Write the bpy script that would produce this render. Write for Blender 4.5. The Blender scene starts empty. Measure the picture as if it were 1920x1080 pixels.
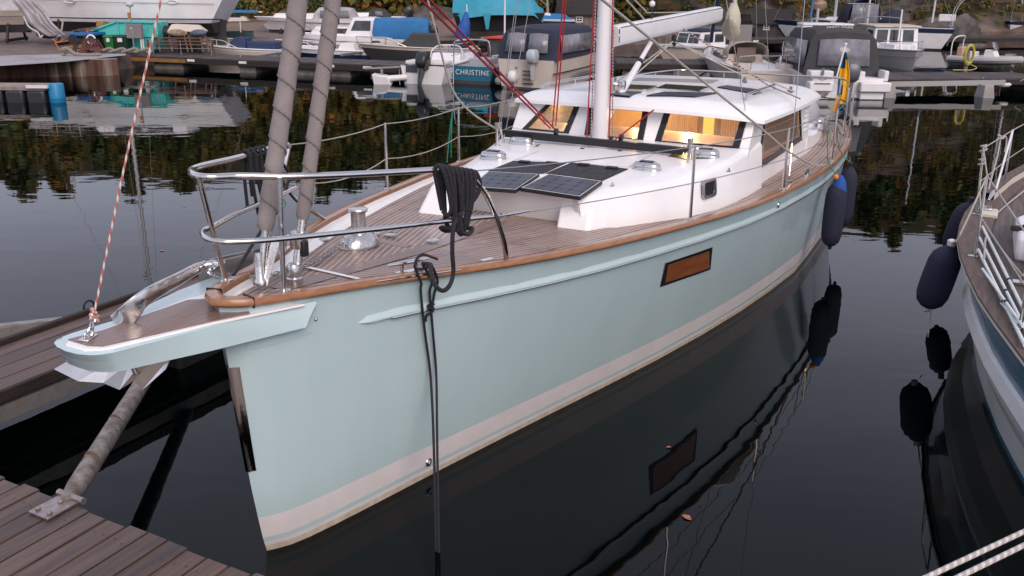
import bpy, bmesh, math, random
import numpy as np
from mathutils import Vector, Matrix, noise
PI=math.pi
random.seed(7)
C=bpy.context.scene.collection
SC=bpy.context.scene
# ---------------------------------------------------------------- camera
TH=math.radians(18.637); ROLL=-0.00903; FPX=1700.0; HC=3.432
cam=bpy.data.cameras.new('camera'); co=bpy.data.objects.new('camera',cam); C.objects.link(co); SC.camera=co
cam.sensor_width=36; cam.lens=FPX/1920*36; cam.clip_end=1500; cam.clip_start=.05
_X=Vector((1,0,0)); _D=Vector((0,-math.sin(TH),-math.cos(TH))); _F=Vector((0,math.cos(TH),-math.sin(TH)))
_r=_X*math.cos(ROLL)+_D*math.sin(ROLL); _d=-_X*math.sin(ROLL)+_D*math.cos(ROLL)
m=Matrix((( _r.x,-_d.x,-_F.x,0),(_r.y,-_d.y,-_F.y,0),(_r.z,-_d.z,-_F.z,HC),(0,0,0,1)))
co.matrix_world=m
# ---------------------------------------------------------------- sky and sun
SUN_EL=math.radians(38); SUN_AZ=math.radians(160)   # compass style, 0=+Y, clockwise
w=bpy.data.worlds.new("World"); SC.world=w; w.use_nodes=True
nt=w.node_tree; nt.nodes.clear()
out=nt.nodes.new('ShaderNodeOutputWorld'); bg=nt.nodes.new('ShaderNodeBackground')
sky=nt.nodes.new('ShaderNodeTexSky'); sky.sky_type='NISHITA'; sky.sun_disc=False
sky.sun_elevation=SUN_EL; sky.sun_rotation=SUN_AZ; sky.air_density=1; sky.dust_density=4; sky.ozone_density=1
hs=nt.nodes.new('ShaderNodeHueSaturation'); hs.inputs['Saturation'].default_value=.30; hs.inputs['Value'].default_value=1
tc=nt.nodes.new('ShaderNodeTexCoord'); mp=nt.nodes.new('ShaderNodeMapping'); mp.inputs['Scale'].default_value=(1,1,3.2)
nz=nt.nodes.new('ShaderNodeTexNoise'); nz.inputs['Scale'].default_value=1.6; nz.inputs['Detail'].default_value=5; nz.inputs['Roughness'].default_value=.5
cr=nt.nodes.new('ShaderNodeValToRGB'); cr.color_ramp.elements[0].position=.3; cr.color_ramp.elements[0].color=(5.9,6.25,8.3,1)
cr.color_ramp.elements[1].position=.72; cr.color_ramp.elements[1].color=(8.4,8.6,10.7,1)
mx=nt.nodes.new('ShaderNodeMix'); mx.data_type='RGBA'; mx.inputs[0].default_value=.72
L=nt.links
L.new(sky.outputs[0],hs.inputs['Color']); L.new(tc.outputs['Generated'],mp.inputs[0]); L.new(mp.outputs[0],nz.inputs['Vector'])
L.new(nz.outputs[0],cr.inputs[0]); L.new(hs.outputs[0],mx.inputs[6]); L.new(cr.outputs[0],mx.inputs[7]); 
gs=nt.nodes.new('ShaderNodeSeparateXYZ'); L.new(tc.outputs['Generated'],gs.inputs[0])
gr=nt.nodes.new('ShaderNodeMapRange'); gr.inputs[1].default_value=.15; gr.inputs[2].default_value=.75; gr.inputs[3].default_value=1.12; gr.inputs[4].default_value=.90; L.new(gs.outputs[2],gr.inputs[0])
gm=nt.nodes.new('ShaderNodeVectorMath'); gm.operation='SCALE'; L.new(mx.outputs[2],gm.inputs[0]); L.new(gr.outputs[0],gm.inputs['Scale']); L.new(gm.outputs[0],bg.inputs[0]); L.new(bg.outputs[0],out.inputs[0])
bg.inputs[1].default_value=.12
sl=bpy.data.lights.new('sun','SUN'); sl.energy=2.0; sl.angle=math.radians(40); sl.color=(1,.83,.73)
so=bpy.data.objects.new('sun',sl); C.objects.link(so)
sd=Vector((math.sin(SUN_AZ)*math.cos(SUN_EL),math.cos(SUN_AZ)*math.cos(SUN_EL),math.sin(SUN_EL)))
so.rotation_euler=sd.to_track_quat('Z','Y').to_euler()
SC.view_settings.view_transform='Standard'; SC.view_settings.look='None'; SC.view_settings.exposure=0.0; SC.view_settings.gamma=1
try: SC.view_settings.use_curve_mapping=False
except Exception: pass
SC.cycles.max_bounces=8; SC.cycles.transparent_max_bounces=16; SC.cycles.caustics_reflective=False; SC.cycles.caustics_refractive=False
# ---------------------------------------------------------------- helpers
def at(px,py,z=0.0):
    a=(px-960)/FPX; b=(py-540)/FPX
    r=_r*a+_d*b+_F
    t=(z-HC)/r.z; return Vector((r.x*t,r.y*t,z))
def atY(px,py,Y):
    a=(px-960)/FPX; b=(py-540)/FPX
    r=_r*a+_d*b+_F; t=Y/r.y; return Vector((r.x*t,Y,HC+r.z*t))
def srgb(r,g,b):
    f=lambda c:(c/255/12.92 if c/255<=.04045 else ((c/255+.055)/1.055)**2.4)
    return (f(r),f(g),f(b))
MATS={}
def pm(name,col,col2=None,scale=4,rough=.5,metal=0,bump=0,bscale=None,stretch=(1,1,1),coat=0,detail=5,lo=.35,hi=.65,spec=None,rough2=None,trans=0,emit=None,es=0):
    if name in MATS: return MATS[name]
    m=bpy.data.materials.new(name); m.use_nodes=True; n=m.node_tree; b=n.nodes['Principled BSDF']
    b.inputs['Base Color'].default_value=(*col,1); b.inputs['Roughness'].default_value=rough; b.inputs['Metallic'].default_value=metal
    if coat: b.inputs['Coat Weight'].default_value=coat; b.inputs['Coat Roughness'].default_value=.05
    if spec is not None: b.inputs['Specular IOR Level'].default_value=spec
    if trans: b.inputs['Transmission Weight'].default_value=trans
    if emit: b.inputs['Emission Color'].default_value=(*emit,1); b.inputs['Emission Strength'].default_value=es
    if col2 or bump or rough2 is not None:
        t=n.nodes.new('ShaderNodeTexCoord'); mp=n.nodes.new('ShaderNodeMapping'); mp.inputs['Scale'].default_value=stretch
        n.links.new(t.outputs['Object'],mp.inputs[0])
        z=n.nodes.new('ShaderNodeTexNoise'); z.inputs['Scale'].default_value=scale; z.inputs['Detail'].default_value=detail; z.inputs['Roughness'].default_value=.6
        n.links.new(mp.outputs[0],z.inputs['Vector'])
        if col2:
            r=n.nodes.new('ShaderNodeValToRGB'); r.color_ramp.elements[0].position=lo; r.color_ramp.elements[1].position=hi
            r.color_ramp.elements[0].color=(*col,1); r.color_ramp.elements[1].color=(*col2,1)
            n.links.new(z.outputs[0],r.inputs[0]); n.links.new(r.outputs[0],b.inputs['Base Color'])
        if rough2 is not None:
            q=n.nodes.new('ShaderNodeMapRange'); q.inputs[1].default_value=lo; q.inputs[2].default_value=hi; q.inputs[3].default_value=rough; q.inputs[4].default_value=rough2
            n.links.new(z.outputs[0],q.inputs[0]); n.links.new(q.outputs[0],b.inputs['Roughness'])
        if bump:
            z2=z
            if bscale:
                z2=n.nodes.new('ShaderNodeTexNoise'); z2.inputs['Scale'].default_value=bscale; z2.inputs['Detail'].default_value=4; n.links.new(mp.outputs[0],z2.inputs['Vector'])
            bp=n.nodes.new('ShaderNodeBump'); bp.inputs['Strength'].default_value=bump; bp.inputs['Distance'].default_value=.02
            n.links.new(z2.outputs[0],bp.inputs['Height']); n.links.new(bp.outputs[0],b.inputs['Normal'])
    MATS[name]=m; return m
def island_vary(m,lo=.72,hi=1.22):
    n=m.node_tree; b=n.nodes['Principled BSDF']; old=b.inputs['Base Color'].links[0].from_socket
    g=n.nodes.new('ShaderNodeNewGeometry'); r=n.nodes.new('ShaderNodeMapRange'); r.inputs[3].default_value=lo; r.inputs[4].default_value=hi; n.links.new(g.outputs['Random Per Island'],r.inputs[0])
    v=n.nodes.new('ShaderNodeVectorMath'); v.operation='SCALE'; n.links.new(old,v.inputs[0]); n.links.new(r.outputs[0],v.inputs['Scale']); n.links.new(v.outputs[0],b.inputs['Base Color']); return m
def glass(name,tint,rough=.02,mixf=None,op=0.0,opcol=(.02,.02,.02)):
    """thin pane: see-through with a real reflection; op = share of opaque tint"""
    if name in MATS: return MATS[name]
    m=bpy.data.materials.new(name); m.use_nodes=True; n=m.node_tree; n.nodes.clear()
    o=n.nodes.new('ShaderNodeOutputMaterial'); t=n.nodes.new('ShaderNodeBsdfTransparent'); t.inputs[0].default_value=(*tint,1)
    g=n.nodes.new('ShaderNodeBsdfGlossy'); g.inputs['Roughness'].default_value=rough; g.inputs[0].default_value=(1,1,1,1)
    d=n.nodes.new('ShaderNodeBsdfDiffuse'); d.inputs[0].default_value=(*opcol,1)
    mi=n.nodes.new('ShaderNodeMixShader'); mi.inputs[0].default_value=op
    n.links.new(t.outputs[0],mi.inputs[1]); n.links.new(d.outputs[0],mi.inputs[2])
    f=n.nodes.new('ShaderNodeFresnel'); f.inputs[0].default_value=1.5
    m2=n.nodes.new('ShaderNodeMixShader'); n.links.new(f.outputs[0],m2.inputs[0]); n.links.new(mi.outputs[0],m2.inputs[1]); n.links.new(g.outputs[0],m2.inputs[2]); n.links.new(m2.outputs[0],o.inputs[0])
    MATS[name]=m; return m
def tag(o,label=None,cat=None,group=None,kind=None):
    if label: o['label']=label
    if cat: o['category']=cat
    if group: o['group']=group
    if kind: o['kind']=kind
    return o
def thing(name,label,cat,loc=(0,0,0),rz=0,group=None):
    o=bpy.data.objects.new(name,None); C.objects.link(o); o.location=loc; o.rotation_euler=(0,0,rz); o.empty_display_size=.2
    return tag(o,label,cat,group)
def smooth_path(pts,k=6,closed=False):
    P=[Vector(p) for p in pts]; n=len(P)
    if n<3: return P
    R=[]
    rng=range(n if closed else n-1)
    for i in rng:
        p1=P[i]; p2=P[(i+1)%n]
        p0=P[i-1] if (i>0 or closed) else p1*2-p2
        p3=P[(i+2)%n] if (i+2<n or closed) else p2*2-p1
        for j in range(k):
            t=j/k; R.append(.5*((2*p1)+(p2-p0)*t+(2*p0-5*p1+4*p2-p3)*t*t+(3*p1-p0-3*p2+p3)*t**3))
    if not closed: R.append(P[-1])
    return R
class MB:
    def __init__(s): s.v=[]; s.f=[]; s.m=[]; s.uv=None
    def add(s,vs,fs,mi=0):
        o=len(s.v); s.v+= [tuple(v) for v in vs]; s.f+=[tuple(i+o for i in f) for f in fs]; s.m+=[mi]*len(fs); return s
    def box(s,c,size,rz=0,mi=0,R=None,taper=1):
        hx,hy,hz=size[0]/2,size[1]/2,size[2]/2
        M=R if R is not None else Matrix.Rotation(rz,3,'Z'); c=Vector(c)
        vs=[c+M@Vector((x*(taper if z>0 else 1),y*(taper if z>0 else 1),z)) for z in (-hz,hz) for x,y in ((-hx,-hy),(hx,-hy),(hx,hy),(-hx,hy))]
        return s.add(vs,[(3,2,1,0),(4,5,6,7),(0,1,5,4),(1,2,6,5),(2,3,7,6),(3,0,4,7)],mi)
    def beam(s,a,b,w,h,mi=0,up=(0,0,1)):
        a=Vector(a);b=Vector(b);d=(b-a);l=d.length; d.normalize(); u=Vector(up); x=d.cross(u)
        if x.length<1e-4: x=d.cross(Vector((1,0,0)))
        x.normalize(); u=x.cross(d)
        R=Matrix((d,x,u)).transposed()
        return s.box((a+b)/2,(l,w,h),mi=mi,R=R)
    def hexa(s,bot,top,mi=0):
        return s.add(list(bot)+list(top),[(3,2,1,0),(4,5,6,7),(0,1,5,4),(1,2,6,5),(2,3,7,6),(3,0,4,7)],mi)
    def prism(s,poly,z0,z1,mi=0,mit=None):
        n=len(poly); vs=[(x,y,z0) for x,y in poly]+[(x,y,z1) for x,y in poly]
        s.add(vs,[tuple(range(n-1,-1,-1))]+[(i,(i+1)%n,(i+1)%n+n,i+n) for i in range(n)],mi)
        o=len(s.v)-n; s.f.append(tuple(range(o,o+n))); s.m.append(mi if mit is None else mit); return s
    def tube(s,pts,r,n=8,closed=False,mi=0,caps=True,flat=1):
        P=[Vector(p) for p in pts]; k=len(P)
        if k<2: return s
        rr=r if isinstance(r,(list,tuple)) else [r]*k
        vs=[];prev=None
        for i in range(k):
            if closed: t=(P[(i+1)%k]-P[i-1])
            else: t=(P[min(i+1,k-1)]-P[max(i-1,0)])
            if t.length<1e-9: t=Vector((0,0,1))
            t.normalize()
            if prev is None:
                a=Vector((0,0,1)) if abs(t.z)<.9 else Vector((1,0,0)); x=t.cross(a).normalized()
            else:
                x=prev-t*prev.dot(t)
                x=x.normalized() if x.length>1e-6 else t.orthogonal().normalized()
            prev=x; y=t.cross(x)
            for j in range(n):
                an=2*PI*j/n; vs.append(P[i]+(x*math.cos(an)+y*math.sin(an)*flat)*rr[i])
        fs=[]
        for i in range(k if closed else k-1):
            for j in range(n):
                a=i*n+j;b=i*n+(j+1)%n;c=((i+1)%k)*n+(j+1)%n;d=((i+1)%k)*n+j; fs.append((a,b,c,d))
        if not closed and caps: fs.append(tuple(range(n-1,-1,-1))); fs.append(tuple((k-1)*n+j for j in range(n)))
        return s.add(vs,fs,mi)
    def curve(s,pts,r,n=8,k=6,closed=False,mi=0):
        return s.tube(smooth_path(pts,k,closed),r,n,closed,mi)
    def cyl(s,a,b,r,r2=None,n=16,mi=0): 
        return s.tube([a,b],[r,r if r2 is None else r2],n,mi=mi)
    def lathe(s,prof,c=(0,0,0),n=24,mi=0,R=None,sx=1,sy=1):
        c=Vector(c);M=R if R is not None else Matrix.Identity(3); vs=[]
        for r,z in prof:
            for j in range(n):
                a=2*PI*j/n; vs.append(c+M@Vector((r*math.cos(a)*sx,r*math.sin(a)*sy,z)))
        k=len(prof); fs=[(i*n+j,i*n+(j+1)%n,(i+1)*n+(j+1)%n,(i+1)*n+j) for i in range(k-1) for j in range(n)]
        fs.append(tuple(range(n-1,-1,-1))); fs.append(tuple((k-1)*n+j for j in range(n)))
        return s.add(vs,fs,mi)
    def loft(s,rings,closed=False,mi=0,caps=False,mis=None,flip=False):
        n=len(rings[0]); vs=[p for r in rings for p in r]; o=len(s.v); s.v+=[tuple(v) for v in vs]
        for i in range(len(rings)-1):
            for j in range(n if closed else n-1):
                a=i*n+j;b=i*n+(j+1)%n;c=(i+1)*n+(j+1)%n;d=(i+1)*n+j
                f=(a,b,c,d) if not flip else (d,c,b,a)
                s.f.append(tuple(x+o for x in f)); s.m.append(mis[j] if mis else mi)
        if caps:
            s.f.append(tuple(o+x for x in range(n-1,-1,-1))); s.m.append(mi); s.f.append(tuple(o+(len(rings)-1)*n+x for x in range(n))); s.m.append(mi)
        return s
    def ball(s,c,r,n=12,k=8,mi=0,sz=1,R=None):
        pr=[(max(1e-4,r*math.sin(PI*i/k)),-r*sz*math.cos(PI*i/k)) for i in range(k+1)]
        return s.lathe(pr,c,n,mi,R)
    def chain(s,pts,r=.006,link=.04,n=5,mi=0):
        P=smooth_path(pts,6); d=0; out=[P[0]]; acc=0
        for i in range(1,len(P)):
            seg=(P[i]-P[i-1]); 
            while acc+seg.length>=link*.72:
                q=P[i-1]+seg.normalized()*(link*.72-acc); out.append(q); P[i-1]=q; seg=P[i]-P[i-1]; acc=0
            acc+=seg.length
        for i in range(len(out)-1):
            a,b=out[i],out[i+1]; t=(b-a).normalized(); x=t.cross(Vector((0,0,1))); x=x.normalized() if x.length>.01 else Vector((1,0,0)); y=t.cross(x)
            u=x if i%2 else y; c=(a+b)/2
            ring=[c+t*(link*.5*math.cos(g))+u*(link*.3*math.sin(g)) for g in [2*PI*q/8 for q in range(8)]]
            s.tube(ring,r,n,closed=True,mi=mi)
        return s
    def build(s,name,mat=None,parent=None,smooth=True,ang=35,bevel=0,bseg=2,label=None,loc=None):
        me=bpy.data.meshes.new(name); me.from_pydata(s.v,[],s.f)
        ms=mat if isinstance(mat,(list,tuple)) else ([mat] if mat else [])
        for q in ms: me.materials.append(q)
        if len(ms)>1: me.polygons.foreach_set('material_index',s.m)
        if s.uv is not None:
            ul=me.uv_layers.new(name='UVMap'); li=np.empty(len(me.loops),dtype=np.int32); me.loops.foreach_get('vertex_index',li)
            ul.data.foreach_set('uv',np.array(s.uv,dtype=np.float32)[li].ravel())
        me.validate(verbose=False)
        bm=bmesh.new(); bm.from_mesh(me); bmesh.ops.recalc_face_normals(bm,faces=bm.faces); bm.to_mesh(me); bm.free()
        if smooth:
            me.polygons.foreach_set('use_smooth',[True]*len(me.polygons))
            try: me.set_sharp_from_angle(angle=math.radians(ang))
            except Exception: pass
        o=bpy.data.objects.new(name,me); C.objects.link(o)
        if parent: o.parent=parent
        if loc is not None: o.location=loc
        if bevel:
            b=o.modifiers.new('bevel','BEVEL'); b.width=bevel; b.segments=bseg; b.limit_method='ANGLE'; b.angle_limit=math.radians(40)
        if label: o['label']=label
        return o
def lerp(xs,ys,x):
    """monotone-ish cubic through samples"""
    n=len(xs)
    if x<=xs[0]: return ys[0]+(ys[1]-ys[0])/(xs[1]-xs[0])*(x-xs[0])
    if x>=xs[-1]: return ys[-1]+(ys[-1]-ys[-2])/(xs[-1]-xs[-2])*(x-xs[-1])
    i=max(k for k in range(n-1) if xs[k]<=x)
    def sl(k):
        if k==0: return (ys[1]-ys[0])/(xs[1]-xs[0])
        if k==n-1: return (ys[-1]-ys[-2])/(xs[-1]-xs[-2])
        a=(ys[k]-ys[k-1])/(xs[k]-xs[k-1]); b=(ys[k+1]-ys[k])/(xs[k+1]-xs[k])
        return 0 if a*b<=0 else 2*a*b/(a+b)
    h=xs[i+1]-xs[i]; t=(x-xs[i])/h; m0=sl(i)*h; m1=sl(i+1)*h
    return ys[i]*(2*t**3-3*t*t+1)+m0*(t**3-2*t*t+t)+ys[i+1]*(-2*t**3+3*t*t)+m1*(t**3-t*t)
def copy_tree(o,parent=None):
    c=o.copy(); C.objects.link(c); c.parent=parent
    for ch in list(o.children): copy_tree(ch,c)
    return c
def text_mesh(txt,size,mat,name,parent,loc,rot,depth=.004,spacing=1.0,shear=0):
    cu=bpy.data.curves.new(name,'FONT'); cu.body=txt; cu.size=size; cu.extrude=depth; cu.space_character=spacing; cu.align_x='CENTER'; cu.align_y='CENTER'; cu.shear=shear
    t=bpy.data.objects.new('tmp',cu); C.objects.link(t)
    dg=bpy.context.evaluated_depsgraph_get(); me=bpy.data.meshes.new_from_object(t.evaluated_get(dg)); C.objects.unlink(t); bpy.data.objects.remove(t)
    me.materials.clear(); me.materials.append(mat)
    o=bpy.data.objects.new(name,me); C.objects.link(o); o.parent=parent; o.location=loc; o.rotation_euler=rot
    return o
# ================================================================ MAIN YACHT
YA=1.090575; YX,YY=-1.640674,4.719918
CA,SA=math.cos(YA),math.sin(YA)
def YW(s,l,z): return Vector((YX+s*CA+l*SA, YY+s*SA-l*CA, z))
def loc_sl(wv): dx,dy=wv[0]-YX,wv[1]-YY; return dx*CA+dy*SA, dx*SA-dy*CA
def lp(px,py,z):
    s,l=loc_sl(at(px,py,z)); return (s,l)
def LP(px,py,z):
    s,l=lp(px,py,z); return (s,-l,z)
def onl(px,py,l0):
    """point on the vertical plane l=l0 seen at this pixel"""
    a=(px-960)/FPX; b=(py-540)/FPX; r=_r*a+_d*b+_F
    o=Vector((0,0,HC)); lo=(o.x-YX)*SA-(o.y-YY)*CA; ld=r.x*SA-r.y*CA; t=(l0-lo)/ld; q=o+r*t; s,l=loc_sl(q); return (s,-l,q.z)
def sheer(s): u=s/10; return 1.7661-.7705*u+.3136*u*u
DX=[0,.06,.15,.39,.68,1.09,1.79,2.66,3.93,4.99,6.55,8.32,10.1,11.6,12.75]; DY=[0,.105,.17,.27,.37,.54,.87,1.18,1.5,1.72,1.91,1.985,1.92,1.72,1.42]
WX=[.22,.3,.39,.8,1.48,2.2,2.97,3.89,5.01,6.7,8.16,10.28,12.75]; WY=[0,.06,.11,.23,.4,.585,.79,1.04,1.31,1.61,1.76,1.74,1.3]
def bd(s): return max(0,lerp(DX,DY,s))
def s0(z): return lerp([-.6,-.2,0,.3,.6,1.0,1.3,1.77],[.75,.36,.22,.165,.125,.085,.055,.02],z)
def hb(s,z):
    d=max(0,s-s0(z)); bw=max(0,lerp(WX,WY,d+.22)); b=bd(d)
    t=z/sheer(s)
    if t<0: return bw*max(0,1+t*1.3)
    return bw+(b-bw)*(t**1.15)
def deckz(s): return sheer(s)-lerp([0,.9,2,5,8,13],[.072,.085,.11,.08,.06,.06],s)
def hullhit(px,py):
    a=(px-960)/FPX; b=(py-540)/FPX; r=_r*a+_d*b+_F; o=Vector((0,0,HC))
    t=4.0
    while t<25:
        q=o+r*t; s,l=loc_sl(q)
        if 0<s<13 and l<=hb(s,q.z) and q.z<sheer(s): return s,l,q.z
        t+=.004
    return None
aqua=pm('aqua_gelcoat',(.435,.56,.572),(.475,.60,.605),scale=2.2,rough=.17,coat=.35,rough2=.27,stretch=(1,1,.22),lo=.3,hi=.7)
white=pm('white_gelcoat',(.86,.85,.84),(.82,.80,.79),scale=3,rough=.3,coat=.3,rough2=.42)
bootw=pm('boot_white',(.70,.655,.65),(.65,.60,.59),scale=5,rough=.4)
creamb=pm('waterline_slime',(.46,.38,.28),(.60,.53,.45),scale=14,rough=.5)
chrome=pm('stainless',(.62,.60,.58),None,rough=.14,metal=1,bump=.04,scale=30)
chrome2=pm('stainless_wet',(.66,.64,.62),(.5,.48,.46),scale=60,rough=.12,rough2=.3,metal=1,bump=.08)
teakrail=pm('varnished_teak',(.34,.155,.062),(.25,.10,.038),scale=6,rough=.28,coat=.4,stretch=(.6,6,6),bump=.1)
black=pm('black_rubber',(.012,.012,.014),None,rough=.55)
blackrope=pm('black_rope',(.010,.010,.013),(.020,.019,.024),scale=90,rough=.62,bump=.8)
greywire=pm('wire',(.42,.41,.40),None,rough=.3,metal=.8)
whiterope=pm('light_rope',(.50,.46,.42),(.36,.33,.30),scale=120,rough=.8,bump=.5)
redrope=pm('red_rope',(.40,.008,.02),(.30,.006,.015),scale=120,rough=.7,bump=.5)
sailcloth=pm('taupe_sailcloth',(.265,.228,.22),(.225,.192,.186),scale=9,rough=.85,bump=.35,bscale=120)
frit=pm('black_frit',(.012,.012,.015),None,rough=.12)
pane=glass('window_pane',(.93,.93,.93))
darkpane=glass('smoked_pane',(.25,.22,.2),op=.55,opcol=(.01,.01,.01))
pvblue=pm('solar_cell',(.010,.014,.032),None,rough=.3,spec=.3)
pvblack=pm('solar_flex',(.008,.008,.010),(.02,.018,.02),scale=26,rough=.4,rough2=.6,bump=.3,spec=.3)
def strand(name,c1,c2,rep=26):
    m=bpy.data.materials.new(name); m.use_nodes=True; n=m.node_tree; b=n.nodes['Principled BSDF']; b.inputs['Roughness'].default_value=.8
    u=n.nodes.new('ShaderNodeUVMap'); sp=n.nodes.new('ShaderNodeSeparateXYZ'); n.links.new(u.outputs[0],sp.inputs[0])
    ad=n.nodes.new('ShaderNodeMath'); ad.operation='ADD'; n.links.new(sp.outputs[0],ad.inputs[0]); n.links.new(sp.outputs[1],ad.inputs[1])
    fr=n.nodes.new('ShaderNodeMath'); fr.operation='FRACT'; n.links.new(ad.outputs[0],fr.inputs[0])
    g=n.nodes.new('ShaderNodeMath'); g.operation='GREATER_THAN'; g.inputs[1].default_value=.45; n.links.new(fr.outputs[0],g.inputs[0])
    mx=n.nodes.new('ShaderNodeMix'); mx.data_type='RGBA'; mx.inputs[6].default_value=(*c1,1); mx.inputs[7].default_value=(*c2,1)
    n.links.new(g.outputs[0],mx.inputs[0]); n.links.new(mx.outputs[2],b.inputs['Base Color'])
    return m
def rope_uv(pts,r,pitch,name,mat,parent=None,n=8):
    """tube with UV (turn, length/pitch) for laid or tracer ropes"""
    P=[Vector(p) for p in pts]; mb=MB(); d=[0]
    for i in range(1,len(P)): d.append(d[-1]+(P[i]-P[i-1]).length)
    mb.tube(P,r,n,caps=False)
    # duplicate seam column: rebuild with n+1 columns
    v=[];uv=[]
    for i in range(len(P)):
        for j in range(n+1): v.append(mb.v[i*n+j%n]); uv.append((j/n,d[i]/pitch))
    f=[(i*(n+1)+j,i*(n+1)+j+1,(i+1)*(n+1)+j+1,(i+1)*(n+1)+j) for i in range(len(P)-1) for j in range(n)]
    mb.v=v;mb.f=f;mb.m=[0]*len(f);mb.uv=uv
    return mb.build(name,mat,parent)
# deck teak: seams follow the v coordinate (distance from the rail)
def teak_deck():
    m=bpy.data.materials.new('teak_deck'); m.use_nodes=True; n=m.node_tree; b=n.nodes['Principled BSDF']; b.inputs['Specular IOR Level'].default_value=.28; K=n.links
    u=n.nodes.new('ShaderNodeUVMap'); sp=n.nodes.new('ShaderNodeSeparateXYZ'); K.new(u.outputs[0],sp.inputs[0])
    mu=n.nodes.new('ShaderNodeMath'); mu.operation='MULTIPLY'; mu.inputs[1].default_value=1/.05; K.new(sp.outputs[1],mu.inputs[0])
    fr=n.nodes.new('ShaderNodeMath'); fr.operation='FRACT'; K.new(mu.outputs[0],fr.inputs[0])
    lt=n.nodes.new('ShaderNodeMath'); lt.operation='LESS_THAN'; lt.inputs[1].default_value=.17; K.new(fr.outputs[0],lt.inputs[0])
    fl=n.nodes.new('ShaderNodeMath'); fl.operation='FLOOR'; K.new(mu.outputs[0],fl.inputs[0])
    wn=n.nodes.new('ShaderNodeTexWhiteNoise'); wn.noise_dimensions='1D'; K.new(fl.outputs[0],wn.inputs['W'])
    mp=n.nodes.new('ShaderNodeMapping'); mp.inputs['Scale'].default_value=(1.5,30,1); K.new(u.outputs[0],mp.inputs[0])
    z=n.nodes.new('ShaderNodeTexNoise'); z.inputs['Scale'].default_value=3; z.inputs['Detail'].default_value=6; K.new(mp.outputs[0],z.inputs['Vector'])
    ad=n.nodes.new('ShaderNodeMath'); ad.operation='MULTIPLY_ADD'; ad.inputs[1].default_value=.35; K.new(wn.outputs[0],ad.inputs[0]); K.new(z.outputs[0],ad.inputs[2])
    r=n.nodes.new('ShaderNodeValToRGB'); r.color_ramp.elements[0].position=.35; r.color_ramp.elements[1].position=.95
    r.color_ramp.elements[0].color=(.150,.096,.078,1); r.color_ramp.elements[1].color=(.325,.228,.19,1); K.new(ad.outputs[0],r.inputs[0])
    # wet stains
    t=n.nodes.new('ShaderNodeTexCoord'); z2=n.nodes.new('ShaderNodeTexNoise'); z2.inputs['Scale'].default_value=1.3; z2.inputs['Detail'].default_value=6; z2.inputs['Roughness'].default_value=.65; K.new(t.outputs['Object'],z2.inputs['Vector'])
    r2=n.nodes.new('ShaderNodeValToRGB'); r2.color_ramp.elements[0].position=.47; r2.color_ramp.elements[1].position=.6; r2.color_ramp.elements[0].color=(1,1,1,1); r2.color_ramp.elements[1].color=(.62,.56,.52,1); K.new(z2.outputs[0],r2.inputs[0])
    mm=n.nodes.new('ShaderNodeMix'); mm.data_type='RGBA'; mm.blend_type='MULTIPLY'; mm.inputs[0].default_value=1; K.new(r.outputs[0],mm.inputs[6]); K.new(r2.outputs[0],mm.inputs[7])
    mx=n.nodes.new('ShaderNodeMix'); mx.data_type='RGBA'; K.new(lt.outputs[0],mx.inputs[0]); K.new(mm.outputs[2],mx.inputs[6]); mx.inputs[7].default_value=(.56,.44,.39,1); K.new(mx.outputs[2],b.inputs['Base Color'])
    q=n.nodes.new('ShaderNodeMapRange'); q.inputs[1].default_value=.4; q.inputs[2].default_value=.62; q.inputs[3].default_value=.52; q.inputs[4].default_value=.16; K.new(z2.outputs[0],q.inputs[0]); K.new(q.outputs[0],b.inputs['Roughness'])
    return m
teak=teak_deck()
teakplain=pm('teak_plain',(.235,.155,.128),(.17,.108,.088),scale=5,rough=.35,stretch=(1,9,9),rough2=.2,bump=.1)
Y=thing('sailing_yacht','pale aqua sailing yacht with teak deck, white pilothouse and varnished rail, moored at the dock','sailing yacht',(YX,YY,0),YA)
SE=12.75
SU=[0,.004,.01,.02,.035,.055,.08,.11,.15,.2,.26,.33,.4,.47,.54,.61,.68,.75,.82,.88,.94,1]
ZL=[-.7,-.45,-.2,0,.045,.075,.11,.27]
def hull_mb():
    mb=MB(); fr=[.25,.4,.55,.7,.82,.91,1.0]
    for sd_ in (1,-1):
        rings=[]
        for z0 in ZL+[('f',f) for f in fr]:
            row=[]
            for u in SU:
                z=z0
                if isinstance(z0,tuple):
                    z=1.0
                    for _ in range(3):
                        s=s0(z)+(SE-s0(z))*u; z=.27+(sheer(s)-.05-.27)*z0[1]*1.0 if z0[1]==1.0 else .27+(sheer(s)-.05-.27)*(z0[1]-.12)/.88*1.0
                s=s0(z)+(SE-s0(z))*u
                row.append((s,-sd_*hb(s,z),z))
            rings.append(row)
        # rings by z rows, per-row material
        n=len(SU)
        for i in range(len(rings)-1):
            mi=0
            if i<3: mi=3
            elif i==3: mi=2
            elif i==4: mi=1
            elif i==5: mi=0
            elif i==6: mi=1
            mb.loft([rings[i],rings[i+1]],mi=mi)
    # transom
    tr=[(SE,-hb(SE,z),z) for z in [-.5,0,.3,.7,1.0,sheer(SE)-.05]]
    tl=[(SE,hb(SE,z),z) for z in [-.5,0,.3,.7,1.0,sheer(SE)-.05]]
    mb.loft([tr,tl],mi=0)
    return mb
hull=hull_mb().build('hull',[aqua,bootw,creamb,pm('antifouling',(.02,.022,.022),rough=.7)],Y,ang=50)
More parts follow.
